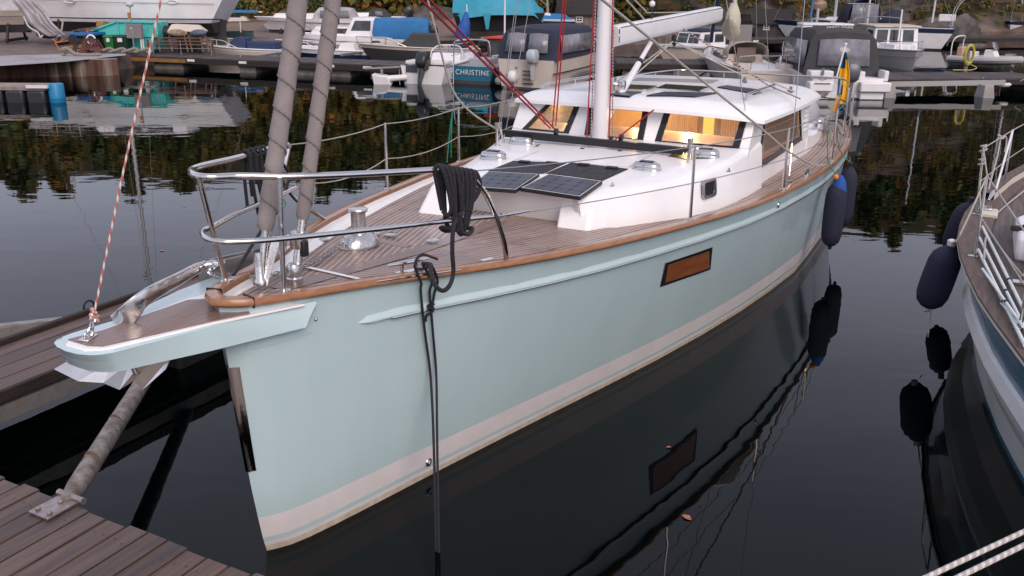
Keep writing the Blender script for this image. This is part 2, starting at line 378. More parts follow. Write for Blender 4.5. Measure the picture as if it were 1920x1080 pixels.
# rail cap
def rail_path(off=0,se=SE):
    ss=[0,.01,.03,.06,.1,.15,.22,.3,.4,.55,.7,.9,1.1,1.4,1.8,2.2,2.7,3.3,3.9,4.5,5.2,6,6.8,7.6,8.4,9.2,10,10.8,11.6,12.2,12.75]
    P=[(s,bd(s)) for s in reversed(ss)]; P+=[(s,-bd(s)) for s in ss[1:]]
    return P
RP=rail_path()
def rail_sweep(sec,dz=None,smooth_n=3):
    nrm=[]
    for i in range(len(RP)):
        a=RP[max(0,i-1)];b=RP[min(len(RP)-1,i+1)]; t=Vector((b[0]-a[0],b[1]-a[1])).normalized(); nrm.append(Vector((-t.y,t.x)))
    # outward check
    if nrm[0].y<0: nrm=[-q for q in nrm]
    rings=[]
    for (s,l),nn in zip(RP,nrm):
        rings.append([(s+nn.x*o,-(l+nn.y*o),(sheer(max(s,0))+z)) for o,z in sec])
    return rings
rm=MB(); rm.loft(rail_sweep([(.012,-.05),(.026,-.035),(.026,-.015),(.014,0),(-.035,.004),(-.06,-.004),(-.066,-.02),(-.06,-.05)]),closed=True,caps=True)
cap=rm.build('cap_rail',teakrail,Y,ang=40)
jm=MB()
for s in (.115,):
    for sg in (1,-1):
        jm.beam((s,-sg*(bd(s)+.03),sheer(s)-.025),(s+.02,-sg*(bd(s)-.07),sheer(s)-.022),.004,.064)
jm.build('scarf_joint',black,cap)
# bulwark inside and covering board
bm_=MB(); bm_.loft(rail_sweep([(-.058,-.03),(-.075,-.075),(-.15,-.112)]))
bm_.build('bulwark',white,Y)
# deck
dm=MB(); uv=[]; SS=[.12,.16,.22,.3,.4,.55,.75,1,1.3,1.7,2.1,2.6,3.1,3.7,4.3,5,5.8,6.6,7.4,8.2,9,9.8,10.6,11.4,12.1,12.7]; TT=[i/14-1 for i in range(29)]
rows=[]
for s in SS:
    w=max(.004,bd(s)-.10); row=[]
    for t in TT:
        l=t*w; row.append((s,-l,deckz(s)+.02*(1-t*t))); uv.append((s,max(w-abs(l),0)))
    rows.append(row)
dm.loft(rows); dm.uv=uv
deck=dm.build('deck',teak,Y)
# king plank and chevron margin planks on the foredeck
km=MB()
kz=lambda s,l: deckz(s)+.02*(1-(l/max(.05,bd(s)-.1))**2)+.004
def plank(pts,w,mb,dz=.0):
    P=[Vector((s,-l,kz(s,l)+dz)) for s,l in pts]
    L_=[];R_=[]
    for i,p in enumerate(P):
        t=(P[min(i+1,len(P)-1)]-P[max(i-1,0)]).normalized(); n_=Vector((-t.y,t.x,0))*w/2; L_.append(p+n_); R_.append(p-n_)
    mb.loft([L_,R_])
plank([(.5,0),(1.1,0.02),(1.9,.03),(2.7,.02),(3.3,.0)],.14,km)
plank([(2.05,.14),(2.0,.5),(1.98,.78)],.09,km); plank([(2.05,-.1),(2.1,-.5),(2.2,-.88)],.09,km,.002)
plank([(1.0,.02),(.92,.28),(.88,.36)],.09,km,.002)
km.build('king_plank',teakplain,deck)
# rub rail moulding with chrome strip
def hull_line(ss,dz,off):
    R=[]
    for s in ss:
        z=sheer(s)+dz(s); R.append(Vector((s,-(hb(s,z)+off),z)))
    return R
rs=[.78,.80,.84,.9,1.0,1.3,1.7,2.2,2.8,3.5,4.3,5.2,6.2,7.2,8.2,9.2,10.2,11.2,12,12.7]
def rubz(s): return lerp([.5,.78,1.2,2,3,5,8,13],[-.30,-.285,-.265,-.245,-.235,-.22,-.21,-.2],s)
for sg in (1,-1):
    mb=MB(); rings=[]
    for s in rs:
        w=min(1,max(.05,(s-.775)/.07)); z=sheer(s)+rubz(s); R=[]
        for dz,o in ((.045,.0),(.028,.008),(.010,.02),(-.002,.026),(-.010,.024),(-.014,.0)):
            R.append((s,-sg*(hb(s,z+dz*w)+o*w),z+dz*w))
        rings.append(R)
    mb.loft(rings,caps=True); rr_=mb.build('rub_rail',aqua,Y,ang=60)
    mb=MB(); mb.tube([(s,-sg*(hb(s,sheer(s)+rubz(s)-.012)+.022),sheer(s)+rubz(s)-.013) for s in rs if s>.9],.0085,8); mb.build('chrome_strip',chrome,rr_)
# chrome stem band
mb=MB(); R=[]
for z in [.62,.8,1.0,1.2,1.33]:
    a=s0(z); R.append([(a+.03,-(hb(a+.03,z)+.005),z),(a+.012,-(hb(a+.012,z)+.007),z),(a-.008,-.012,z),(a-.008,.012,z),(a+.012,(hb(a+.012,z)+.007),z),(a+.03,(hb(a+.03,z)+.005),z)])
mb.loft(R); sb=mb.build('stem_band',chrome,Y,ang=60)
# hull window
wp=[hullhit(x,y) for x,y in [(1247,493),(1335,463),(1331,505),(1237,538)]]
print('HULLWIN',wp); print('RUB',[ (hullhit(x,y), (lambda h:h[2]-sheer(h[0]))(hullhit(x,y))) for x,y in [(690,600),(950,540),(1200,480),(1400,415),(1500,365)]])
def hull_patch(c,off,nu=6,nv=3,sgn=1):
    rows=[]
    for j in range(nv+1):
        row=[]
        for i in range(nu+1):
            u=i/nu;v=j/nv
            s=(c[0][0]*(1-u)+c[1][0]*u)*(1-v)+(c[3][0]*(1-u)+c[2][0]*u)*v
            z=(c[0][2]*(1-u)+c[1][2]*u)*(1-v)+(c[3][2]*(1-u)+c[2][2]*u)*v
            row.append((s,-sgn*(hb(s,z)+off),z))
        rows.append(row)
    return rows
def inset(c,d,dz):
    m=[sum(q[k] for q in c)/4 for k in range(3)]
    return [(q[0]+(d if q[0]<m[0] else -d),q[1],q[2]+(dz if q[2]<(c[0][2]+c[3][2])/2*(1 if q in (c[0],c[3]) else 1)*0+ (c[0][2]+c[3][2])/2 and q in (c[2],c[3]) else -dz)) for q in c]
for sg in (1,-1):
    mb=MB(); mb.loft(hull_patch(wp,.006,sgn=sg)); hw=mb.build('hull_window',frit,Y)
    wi=inset(wp,.05,.028)
    mb=MB(); mb.loft(hull_patch(wi,.010,sgn=sg)); mb.build('pane',pm('amber_glow_pane',(.11,.028,.008),(.19,.055,.012),scale=3,rough=.12,stretch=(1,1,8),coat=.6,emit=(.9,.28,.06),es=.05),hw)  # amber glow behind the window is put into the pane's own colour and emission
# through hull fittings
for x,y in ((803,866),(1459,384)):
    h=hullhit(x,y)
    if h:
        mb=MB(); mb.lathe([(.03,-.004),(.034,.004),(.03,.012),(.018,.014),(.016,.004)],(h[0],-h[1],h[2]),16,R=Matrix.Rotation(PI/2,3,'X')@Matrix.Identity(3)); mb.build('skin_fitting',chrome,Y)
# ---- bowsprit platform
zt=1.655
hin=(.30,.02)
SP=[lp(x,y,zt) for x,y in [(594,566),(400,610),(212,659),(190,663),(168,664),(145,662),(122,656),(106,648),(101,641),(106,634),(125,627),(215,600),(330,545),(415,512)]]+[hin]
SB=[lp(x,y,zt-.13) for x,y in [(574,614),(400,657),(230,695),(208,698),(190,698),(168,696),(148,690),(130,683),(122,677),(125,671),(142,663),(230,632),(340,577),(425,540)]]+[hin]
def sprit():
    mb=MB(); n=len(SP); top=[(s_,-l,zt) for s_,l in SP]; bot=[(s_,-l,zt-.13) for s_,l in SB]
    mixp=lambda f,z:[(a[0]*(1-f)+b[0]*f,a[1]*(1-f)+b[1]*f,z) for a,b in zip(top,bot)]
    cx=.2; cy=-.1
    top2=[(a[0]+(cx-a[0])*.03,a[1]+(cy-a[1])*.03,zt+.004) for a in top]
    rings=[top2,mixp(0,zt-.006),mixp(.5,zt-.06),mixp(.93,zt-.118),mixp(1,zt-.13)]; b2=[(a[0]+(cx-a[0])*.1,a[1]+(cy-a[1])*.1,zt-.135) for a in rings[-1]]; rings.append(b2)
    for i in range(len(rings)-1): mb.loft([rings[i],rings[i+1]],closed=True)
    o=len(mb.v); mb.v+=rings[0]+rings[-1]; mb.f.append(tuple(range(o,o+n))); mb.f.append(tuple(range(o+2*n-1,o+n-1,-1))); mb.m+=[0,0]
    return mb
bs=sprit().build('bowsprit',aqua,Y,ang=30)
fc=[hullhit(x,y) for x,y in ((470,590),(603,569),(588,622),(460,656))]
if all(fc):
    mb=MB(); mb.loft(hull_patch(fc,.0035)); mb.build('sprit_flange',aqua,bs)
    h=hullhit(590,598); mb=MB(); mb.ball((h[0],-h[1]-.008,h[2]),.011,10,6); mb.build('flange_bolt',chrome,bs)
# white margin and teak pad
wpx=[(572,570),(400,606),(200,654),(158,656),(122,646),(130,636),(193,617),(284,584),(352,559),(397,548),(425,560),(472,567)]
mb=MB(); mb.prism([(s,-l) for s,l in [lp(x,y,zt+.012) for x,y in wpx]],zt-.002,zt+.012); mb.build('white_margin',white,bs,bevel=.004)
tpx=[(469,587),(400,601),(193,648),(164,647),(128,636),(193,619),(284,586),(352,562),(393,560),(454,570)]
mb=MB(); mb.prism([(s,-l) for s,l in [lp(x,y,zt+.018) for x,y in tpx]],zt+.01,zt+.019); mb.build('teak_pad',teakplain,bs)
pc=lp(165,633,zt+.02); mb=MB(); R=Matrix.Rotation(.5,3,'Z')
mb.box((pc[0],-pc[1],zt+.022),(.10,.06,.006),.4); mb.tube([(pc[0]+.02*math.cos(a),-pc[1]-.0,zt+.03+.022*math.sin(a)) for a in [PI*q/8 for q in range(-1,10)]],.007,6); mb.box((pc[0]+.01,-pc[1]+.0,zt+.034),(.05,.03,.02),.4)
mb.build('eye_plate',chrome,bs,bevel=.003)
# ---- coachroof trunk
TKP=[(3.44,.60),(3.52,.78),(3.96,1.03),(4.45,1.27),(5.0,1.42),(5.8,1.5),(6.4,1.52)]
TKS=[(3.36,-.55),(3.4,-.72),(4.4,-.92),(5.2,-1.1),(5.8,-1.22),(6.4,-1.25)]
def trz(s): return 1.722+(s-3.6)*.048
def trunk():
    mb=MB()
    # main body: stations between port and starboard outlines
    st=[3.47,3.7,3.95,4.45,5.0,5.5,6.4]
    rings=[]
    for s in st:
        p=lerp([a for a,b in TKP],[b for a,b in TKP],s); q=lerp([a for a,b in TKS],[b for a,b in TKS],s); z=trz(s); zb=deckz(s)-.02
        pass
        R=[(s,-(p+.04),zb),(s,-(p),z-.06),(s,-(p-.025),z-.02),(s,-(p-.07),z)]
        for k in range(1,8): 
            t=k/8; l=(p-.07)*(1-t)+(q+.07)*t; R.append((s,-l,z+.02*math.sin(PI*t)))
        R+=[(s,-(q+.07),z),(s,-(q+.025),z-.02),(s,-q,z-.06),(s,-(q-.04),zb)]
        rings.append(R)
    # front sloping face, set back between the horns
    f=[(rings[0][0][0]-.02+.0,rings[0][i][1],deckz(3.5)-.02 if 1<i<len(rings[0])-2 else rings[0][i][2]) for i in range(len(rings[0]))]
    fr=[]
    for i,(x,y,z) in enumerate(rings[0]): fr.append((x+(.14 if 2<i<len(rings[0])-3 else .05),y,deckz(3.5)-.02))
    mb.loft([fr]+rings)
    return mb
tk=trunk().build('coachroof',white,Y,ang=40)
# two horns of the coachroof front
for (p0,p1,p2,p3) in (((3.36,.50),(3.40,.80),(3.75,.92),(3.72,.60)),((3.22,-.50),(3.20,-.80),(3.62,-.90),(3.66,-.52))):
    mb=MB(); bot=[(s,-l,deckz(s)-.01) for s,l in (p0,p1,p2,p3)]; c=Vector((sum(q[0] for q in (p0,p1,p2,p3))/4,-sum(q[1] for q in (p0,p1,p2,p3))/4,0))
    top=[(p0[0]+.17,-(p0[1]*.94+.0*c.y),trz(3.6)-.035),(p1[0]+.19,-(p1[1]*.93),trz(3.6)-.035),(p2[0]+.1,-p2[1]*.97,trz(3.7)+.002),(p3[0]+.1,-p3[1],trz(3.7)+.006)]
    mb.hexa(bot,top); mb.build('coachroof_fairing',white,Y,bevel=.035,bseg=4)
# foredeck solar panels
def lpt(px,py,off): 
    s=4
    for _ in range(6): z=trz(s)+off; s,l=lp(px,py,z)
    return (s,-l,z)
for pts,fm in (([(880,350),(967,356),(1012,326),(915,321)],1),([(975,352),(1088,369),(1130,339),(1028,326)],1),([(915,320),(1018,326),(1064,305),(962,301)],0),([(1021,325),(1130,337),(1178,316),(1072,304)],0)):
    Q=[Vector(lpt(x,y,.045 if fm else .022)) for x,y in pts]
    if fm:
        mb=MB(); mb.hexa([q-Vector((0,0,.032)) for q in Q],Q); pv=mb.build('solar_panel',black,Y,bevel=.004)
        def bil(u,v): return (Q[0]*(1-u)+Q[1]*u)*(1-v)+(Q[3]*(1-u)+Q[2]*u)*v
        mb=MB()
        for (u0,u1,v0,v1) in ((.015,.985,.015,.035),(.015,.985,.965,.985),(.015,.03,.035,.965),(.97,.985,.035,.965)):
            mb.add([bil(u,v)+Vector((0,0,.0015)) for u,v in ((u0,v0),(u1,v0),(u1,v1),(u0,v1))],[(0,1,2,3)])
        mb.build('frame_line',pm('pv_white',(.7,.69,.7),rough=.4),pv)
        mb=MB(); nu,nv=4,4
        for i in range(nu):
            for j in range(nv):
                u0=.045+.91*i/nu;u1=.045+.91*(i+1)/nu-.008;v0=.05+.9*j/nv;v1=.05+.9*(j+1)/nv-.008
                c=.14
                def pt(a,b): return bil(u0+(u1-u0)*a,v0+(v1-v0)*b)+Vector((0,0,.002))
                mb.add([pt(c,0),pt(1-c,0),pt(1,c),pt(1,1-c),pt(1-c,1),pt(c,1),pt(0,1-c),pt(0,c)],[tuple(range(8))])
        mb.build('solar_cells',pvblue,pv)
    else:
        mb=MB(); mb.hexa([q-Vector((0,0,.03)) for q in Q],Q); pv=mb.build('solar_mat',pvblack,Y,bevel=.003)
        for k in range(2):
            c=Q[3]*(.75-.5*k)+Q[2]*(.25+.5*k)+Vector((-.05,0,.004)); mb=MB(); mb.box(c,(.06,.11,.014),.1); mb.build('junction_box',black,pv,bevel=.003)
mb=MB()
def seam(a,b):
    A=Vector(lpt(a[0],a[1],.021)); B=Vector(lpt(b[0],b[1],.021)); n_=14; Lf=[];Rt=[]; d=(B-A).normalized(); sd_=Vector((-d.y,d.x,0))*.004
    for i in range(n_+1):
        p=A+(B-A)*i/n_; Lf.append(p+sd_);Rt.append(p-sd_)
    mb.loft([Lf,Rt])
seam((1180,312),(1235,283)); seam((965,300),(1010,283)); seam((965,298),(1180,313))
mb.build('deck_seam',pm('seam_grey',(.38,.37,.36),rough=.7),Y)
# dorade vents
def dorade(px,py,off=.0,rz=0):
    p=Vector(lpt(px,py,off)); mb=MB(); n=24; prof=[(1,0),(1.0,.012),(.93,.02),(.95,.028),(.93,.055),(.8,.072),(.55,.08),(.001,.083)]; rings=[]
    for r,z in prof:
        R=[]
        for j in range(n):
            a=2*PI*j/n; x=math.cos(a);y=math.sin(a); ex=.085; ey=.085; X=ex*r*x; Yc=(ey*r*y)+(.055*r if y>0 else -.055*r)*min(1,abs(y)*3)
            R.append(p+Matrix.Rotation(rz,3,'Z')@Vector((X,Yc,z)))
        rings.append(R)
    mb.loft(rings,closed=True,caps=True); v=mb.build('dorade_vent',chrome,Y,ang=50)
    mb=MB(); mb.box(p+Vector((0,0,.084)),(.075,.13,.006),rz); mb.build('solar_top',pvblue,v,bevel=.002)
for q in ((925,298,0),(978,270,0),(1212,319,0),(1323,294,0)): dorade(q[0],q[1],0,.1)
# flush deck hatches
for P4 in ([(1212,288),(1285,298),(1330,296),(1240,281)],[(1000,275),(1045,277),(1058,271),(1010,270)]):
    Q=[Vector(lpt(x,y,.012)) for x,y in P4]; mb=MB(); mb.hexa([q-Vector((0,0,.03)) for q in Q],Q); mb.build('flush_hatch',pm('hatch_brown',(.035,.026,.024),(.06,.05,.045),scale=20,rough=.25),Y,bevel=.004)
for x,y in ((1148,350),(1005,277),(1366,322)):
    q=Vector(lpt(x,y,0)); mb=MB(); mb.box(q+Vector((0,0,.006)),(.05,.03,.008)); mb.tube([q+Vector((.022*math.cos(a),0,.01+.026*math.sin(a))) for a in [PI*k/8 for k in range(9)]],.005,6); mb.build('pad_eye',chrome,Y)
# portlight on the trunk side
def trp(s): return lerp([a for a,b in TKP],[b for a,b in TKP],s)
pl=[onl(x,y,1.44) for x,y in [(1325,338),(1348,338),(1348,368),(1325,370)]]; print('PORTLIGHT',pl)
pcx=sum(q[0] for q in pl)/4; pcz=sum(q[2] for q in pl)/4
def rrect(w,h,r,n=5):
    o=[]
    for cx,cy,a0 in ((w-r,h-r,0),(-w+r,h-r,90),(-w+r,-h+r,180),(w-r,-h+r,270)):
        for k in range(n+1): a=math.radians(a0+90*k/n); o.append((cx+r*math.cos(a),cy+r*math.sin(a)))
    return o
def trside(x,z,off): s=pcx+x; return (s,-(trp(s)+.0+(deckz(s)-z<0)*.0+.04*(trz(s)-.06-z)/(trz(s)-.06-deckz(s))+off),z)
mb=MB(); A=rrect(.125,.088,.045); B_=rrect(.095,.062,.03)
mb.loft([[trside(x,pcz+y,.0) for x,y in A],[trside(x,pcz+y,.014) for x,y in A],[trside(x,pcz+y,.014) for x,y in B_],[trside(x,pcz+y,.003) for x,y in B_]],closed=True); plf=mb.build('portlight',chrome,Y)
mb=MB(); mb.add([trside(x,pcz+y,.004) for x,y in B_],[tuple(range(len(B_)))]); mb.build('pane',frit,plf)
# ---------------------------------------------------------------- deckhouse
HP=1.5; HS=-1.2                                    # port / starboard side planes
def Vp(s,l,z): return Vector((s,-l,z))
FB=5.80; FT=6.02; ZB=1.80; ZT=2.20
def front(l,z):   # point on the windscreen plane, slightly curved in plan
    t=(z-ZB)/(ZT-ZB); c=(l-.15)/1.35
    return Vp(FB+(FT-FB)*t+.10*c*c-.03,l,z)
def pr(v,h): return v
house=MB()
# corner posts and mullions (front)
def fpanel(mb,lb0,lb1,lt0,lt1,z0,z1,th=.05,off=0,mi=0,n=3):
    rows=[]
    for k in range(n+1):
        u=k/n; rows.append((lb0+(lb1-lb0)*u,lt0+(lt1-lt0)*u))
    F_=[];T_=[]
    for lb,lt in rows:
        a=front(lb,z0)-Vector((off,0,0)); b=front(lt,z1)-Vector((off,0,0)); F_.append(a);T_.append(b)
    G_=[v+Vector((th,0,0)) for v in F_]; H_=[v+Vector((th,0,0)) for v in T_]
    mb.loft([[F_[i],T_[i],H_[i],G_[i]] for i in range(n+1)],closed=True,caps=True,mi=mi)
panes=[(-1.10,-.49,-.80,-.42),(-.29,.39,-.32,.38),(.52,1.40,.56,1.43)]
z0,z1=ZB+.035,ZT-.01
fpanel(house,-1.24,1.5,-1.24,1.5,1.66,z0-.001,.06,n=8)          # sill
fpanel(house,-.49,-.29,-.42,-.32,z0,ZT,.06); fpanel(house,.39,.52,.38,.56,z0,ZT,.06)
fpanel(house,-1.24,-1.10,-1.2,-.80,z0,ZT,.06)
fpanel(house,1.40,1.5,1.43,1.5,z0,ZT,.06)
# sides
def side(mb,l,sg,s0_,s1_,za,zb,zc,zd,th=.05): # za,zb bottom at s0,s1 ; zc,zd top
    a=[Vp(s0_,l,za),Vp(s1_,l,zb),Vp(s1_,l-sg*th,zb),Vp(s0_,l-sg*th,za)]; b=[Vp(s0_,l-sg*.02,zc),Vp(s1_,l-sg*.02,zd),Vp(s1_,l-sg*(th+.02),zd),Vp(s0_,l-sg*(th+.02),zc)]
    mb.hexa(a,b)
for l,sg in ((HP,1),(HS,-1)):
    b0=deckz(6)-.05; 
    side(house,l,sg,5.86,9.27,b0,deckz(9)-.05,1.53,1.50)
    # pillar fore
    mb=house; th=.05
    A=[Vp(5.88,l,1.531),Vp(6.36,l,1.526),Vp(6.36,l-sg*th,1.526),Vp(5.88,l-sg*th,1.531)]; B=[Vp(6.06,l-sg*.02,2.12),Vp(6.58,l-sg*.02,2.12),Vp(6.58,l-sg*.07,2.12),Vp(6.06,l-sg*.07,2.12)]; mb.hexa(A,B)
    A=[Vp(8.82,l,1.502),Vp(9.27,l,1.501),Vp(9.27,l-sg*th,1.501),Vp(8.82,l-sg*th,1.502)]; B=[Vp(8.52,l-sg*.02,2.08),Vp(9.2,l-sg*.02,2.06),Vp(9.2,l-sg*.07,2.06),Vp(8.52,l-sg*.07,2.08)]; mb.hexa(A,B)
# aft bulkhead
house.box(((9.22),-.15,1.70),(.05,2.62,.85))
dh=house.build('deckhouse',white,Y,bevel=.008)
for i,(a,b,c,d) in enumerate(panes):
    mb=MB()
    # black border
    e=.052
    fpanel(mb,a,a+e*1.3,c,c+e*1.3,z0,z1,.012,.006,n=1); fpanel(mb,b-e*1.3,b,d-e*1.3,d,z0,z1,.012,.006,n=1)
    fpanel(mb,a+e*1.3,b-e*1.3,a+e*1.3+(c-a)*.06,b-e*1.3+(d-b)*.06,z0,z0+.02,.012,.006)
    wnd=mb.build('windscreen_frame',frit,dh)
    mb=MB(); fpanel(mb,a+e,b-e,c+e,d-e,z0+.02,z1,.006,-.012); mb.build('pane',pane,wnd)
for l,sg in ((HP,1),(HS,-1)):
    o=sg*.006
    mb=MB()
    def q(s,z): t=(z-1.53)/.6; return Vp(s,l+o-sg*.02*t,z)
    P_=[q(6.34,1.535),q(8.83,1.51),q(8.50,2.07),q(6.56,2.10)]
    I_=[q(6.46,1.60),q(8.70,1.575),q(8.42,2.07),q(6.63,2.10)]
    for k in (0,1,3):
        a,b=P_[k],P_[(k+1)%4]; c,d=I_[(k+1)%4],I_[k]; dn=Vector((0,sg*.012,0)); mb.hexa([a,b,c,d],[v+dn for v in (a,b,c,d)])
    wnd=mb.build('side_window_frame',frit,dh)
    mb=MB(); dn=Vector((0,sg*.02,0)); J=[v+dn for v in I_]; mb.add(J,[(0,1,2,3)]); mb.build('pane',glass('side_pane',(.70,.74,.70),op=.5,opcol=(.30,.31,.29)),wnd)  # opaque grey share stands in for the pale reflection on the glass
# louvres by the aft corner
mb=MB()
for k in range(7): mb.box((9.02,-HP-.004,1.62+k*.06),(.26,.014,.014))
mb.build('louvre',white,dh,bevel=.004)
# interior: warm timber saloon seen through the glass
wood=pm('saloon_timber',(.40,.20,.075),(.28,.13,.045),scale=5,rough=.6,stretch=(1,1,.25))
mb=MB(); mb.box((7.5,-.15,1.32),(3.4,2.5,.04)); mb.box((7.9,-.15,1.5),(.06,2.5,.02)); mb.box((9.1,-.85,1.72),(.06,1.0,.74)); mb.box((9.1,.62,1.72),(.06,.9,.74)); mb.box((6.25,-.15,1.72),(.5,2.45,.03)); mb.box((6.75,-.6,1.55),(.5,.9,.3))
mb.build('saloon_joinery',wood,dh)
curt=pm('curtain',(.50,.42,.36),(.46,.385,.325),scale=2,rough=.9,stretch=(26,26,.3))
mb=MB()
def wavy(a,b,z0,z1,n=60):
    a=Vector(a);b=Vector(b);d=(b-a).normalized();nn=Vector((-d.y,d.x,0)); A=[];B=[]
    for i in range(n+1):
        p=a+(b-a)*i/n+nn*.006*math.sin(i*1.9); A.append((p.x,p.y,z0)); B.append((p.x,p.y,z1))
    mb.loft([A,B])
wavy((7.3,-1.05),(7.3,-.62),1.45,2.1) if False else None
wavy((7.55,-1.30,0),(7.55,-.75,0),1.4,2.12); wavy((7.6,-.45,0),(7.6,-.02,0),1.4,2.12); mb.build('curtain',curt,dh)
lampm=pm('lamp_glow',(1,.7,.3),emit=(1,.60,.18),es=5); gloww=pm('glow_panel',(1,.6,.2),emit=(1,.55,.16),es=.5)
mb=MB(); mb.box((7.5,-.62,1.80),(.02,.13,.62)); mb.build('glow_locker',gloww,dh)  # locker front emits by itself to look lit; it is no lamp
mb=MB(); mb.box((8.0,.55,1.78),(.04,1.2,.75));  mb.box((7.6,-.15,2.115),(3.0,2.3,.02)); mb.build('saloon_bulkhead',pm('pale_timber',(.58,.42,.25),(.54,.385,.22),scale=4,rough=.4,stretch=(1,1,.25)),dh)
for (x,y,z,e) in ((6.7,-.62,2.06,26),(7.35,.25,2.05,20),(7.0,1.0,2.05,10),(8.3,-.9,2.0,10),(8.6,.9,2.0,10)):
    mb=MB(); mb.ball((x,y,z+.04),.035); mb.build('cabin_lamp',lampm,dh)
    ld=bpy.data.lights.new('cabin_light','POINT'); ld.energy=e; ld.color=(1,.60,.26); ld.shadow_soft_size=.05; lo=bpy.data.objects.new('cabin_light',ld); C.objects.link(lo); lo.parent=dh; lo.location=(x,y,z-.03)
# roof
def roofpt(u,t):
    """u 0..1 fore-aft, t -1..1 (starboard..port)"""
    lc=.18; hw=1.43+.04*math.sin(PI*u); l=lc+t*hw
    s=5.78+.20*abs(t)**2.6+(9.25-5.78-.20*abs(t)**2.6)*u
    ze=2.19-.075*u-.07*abs(t)**2.5+(.035*(t<0)*abs(t)**3)
    return s,l,ze
def roof():
    mb=MB(); nu,nt=34,36; rows=[]
    sm=lambda x:max(0,min(1,x))**.5*(1.5-.5*max(0,min(1,x)))
    for i in range(nu+1):
        u=(i/nu); row=[]; 
        for j in range(nt+1):
            t=-1+2*j/nt; t=math.sin(t*PI/2)*.35+t*.65
            s,l,ze=roofpt(u,t); df=(u*3.5)/.36; ds=(1-abs(t))*1.43/.36; da=(1-u)*3.5/.22
            h=.105*sm(df)*sm(ds)*sm(da)
            row.append(Vp(s,l,ze+h+.0))
        rows.append(row)
    mb.loft(rows)
    # lip and underside
    per=[rows[0][j] for j in range(nt+1)]+[rows[i][nt] for i in range(1,nu+1)]+[rows[nu][j] for j in range(nt-1,-1,-1)]+[rows[i][0] for i in range(nu-1,0,-1)]
    c=Vector((7.5,-.18,0))
    low=[p+Vector((0,0,-.035))+(Vector((p.x-c.x,p.y-c.y,0)).normalized()*.006) for p in per]
    inn=[Vector((c.x+(p.x-c.x)*.955,c.y+(p.y-c.y)*.90,p.z-.03)) for p in per]
    mb.loft([per,low,inn],closed=True); o=len(mb.v); 
    ctr=Vector((c.x,c.y,2.10)); mb.v+= [tuple(v) for v in inn]+[tuple(ctr)]
    n=len(inn); mb.f+=[(o+i,o+(i+1)%n,o+n) for i in range(n)]; mb.m+=[0]*n
    return mb
rf=roof().build('roof',white,dh,ang=50)
from mathutils.bvhtree import BVHTree
_rb=BVHTree.FromPolygons([v.co.copy() for v in rf.data.vertices],[tuple(p.vertices) for p in rf.data.polygons])
def rz(s,l):
    h=_rb.ray_cast(Vector((s,-l,5)),Vector((0,0,-1))); return h[0].z if h[0] is not None else 2.15
def rpt(px,py,off=.0):
    z=2.25
    for _ in range(8): s,l=lp(px,py,z+off); z=rz(min(max(s,5.95),9.1),min(max(l,-1.1),1.5))
    return Vp(s,l,z+off)
def mat_on_roof(pts,name,matl,th=.012,off=.012,par=None):
    Q=[rpt(x,y,off) for x,y in pts]; mb=MB(); n=6; top=[]
    # bilinear patch following the roof
    rows=[]
    for i in range(n+1):
        row=[]
        for j in range(n+1):
            u,v=i/n,j/n; p=(Q[0]*(1-u)+Q[1]*u)*(1-v)+(Q[3]*(1-u)+Q[2]*u)*v; p.z=max(rz(p.x,-p.y)+off,p.z+.004); row.append(p)
        rows.append(row)
    mb.loft(rows); per=[rows[0][j] for j in range(n+1)]+[rows[i][n] for i in range(1,n+1)]+[rows[n][j] for j in range(n-1,-1,-1)]+[rows[i][0] for i in range(n-1,0,-1)]
    mb.loft([per,[p-Vector((0,0,off+.01)) for p in per]],closed=True)
    return mb.build(name,matl,par or dh),Q
for pts in ([(1212,179),(1303,181),(1344,174),(1245,172)],[(1345,163),(1415,176),(1430,169),(1362,160)],[(1140,177),(1180,180),(1203,172),(1150,170)]):
    o_,Q=mat_on_roof(pts,'roof_solar_panel',pvblue)
for pts in ([(1228,166),(1313,170),(1330,163),(1248,158)],[(1150,166),(1212,168),(1232,161),(1165,158)]):
    o_,Q=mat_on_roof(pts,'roof_hatch',chrome,off=.022)
    c=sum(Q,Vector())/4; mb=MB(); R=[c+(q-c)*.86+Vector((0,0,.003)) for q in Q]; mb.add(R,[(0,1,2,3)]); mb.build('pane',darkpane if False else pm('hatch_smoke',(.018,.017,.019),rough=.1,coat=.5),o_)
mat_on_roof([(1185,151),(1335,156),(1348,150),(1195,146)],'antislip_strip',pm('antislip_grey',(.30,.28,.28),(.26,.25,.25),scale=60,rough=.9),off=.006)
# wet patches / marks on the roof are in the gelcoat; grab rails
for pts in ([(1395,202),(1404,192),(1450,164),(1453,168)],):
    pass
a=rpt(1396,203,.0);b=rpt(1452,168,.0)
def grab(a,b,par,r=.015,h=.06):
    a=Vector(a);b=Vector(b);d=b-a; up=Vector((0,0,h)); mb=MB(); mb.curve([a,a+up*.8+d*.03,a+up+d*.08,a+up+d*.5,a+up+d*.92,b+up*.8-d*.03,b],r,10,5); mb.cyl(a+d*.5+up,a+d*.5,r*.8,n=8); return mb.build('grab_rail',chrome,par)
grab(a,b,dh); 
a2=Vp(6.2,-1.02,rz(6.2,-1.02)); b2=Vp(8.2,-1.05,rz(8.2,-1.05)); grab(a2,b2,dh)
# sheet tracks and cars on the roof
for (p,q) in (((1505,189),(1487,173)),((1485,178),(1475,171)),((1392,152),(1400,158)),((1384,141),(1398,148))): 
    pass
for x,y in ((1482,173),(1396,155)):
    q=rpt(x,y,.0); mb=MB(); mb.box(q+Vector((0,0,.02)),(.16,.03,.03),.5); mb.cyl(q+Vector((0,0,.02)),q+Vector((0,0,.07)),.018); mb.build('sheet_block',pm('grey_metal',(.2,.2,.2),rough=.35,metal=.6),dh,bevel=.004)
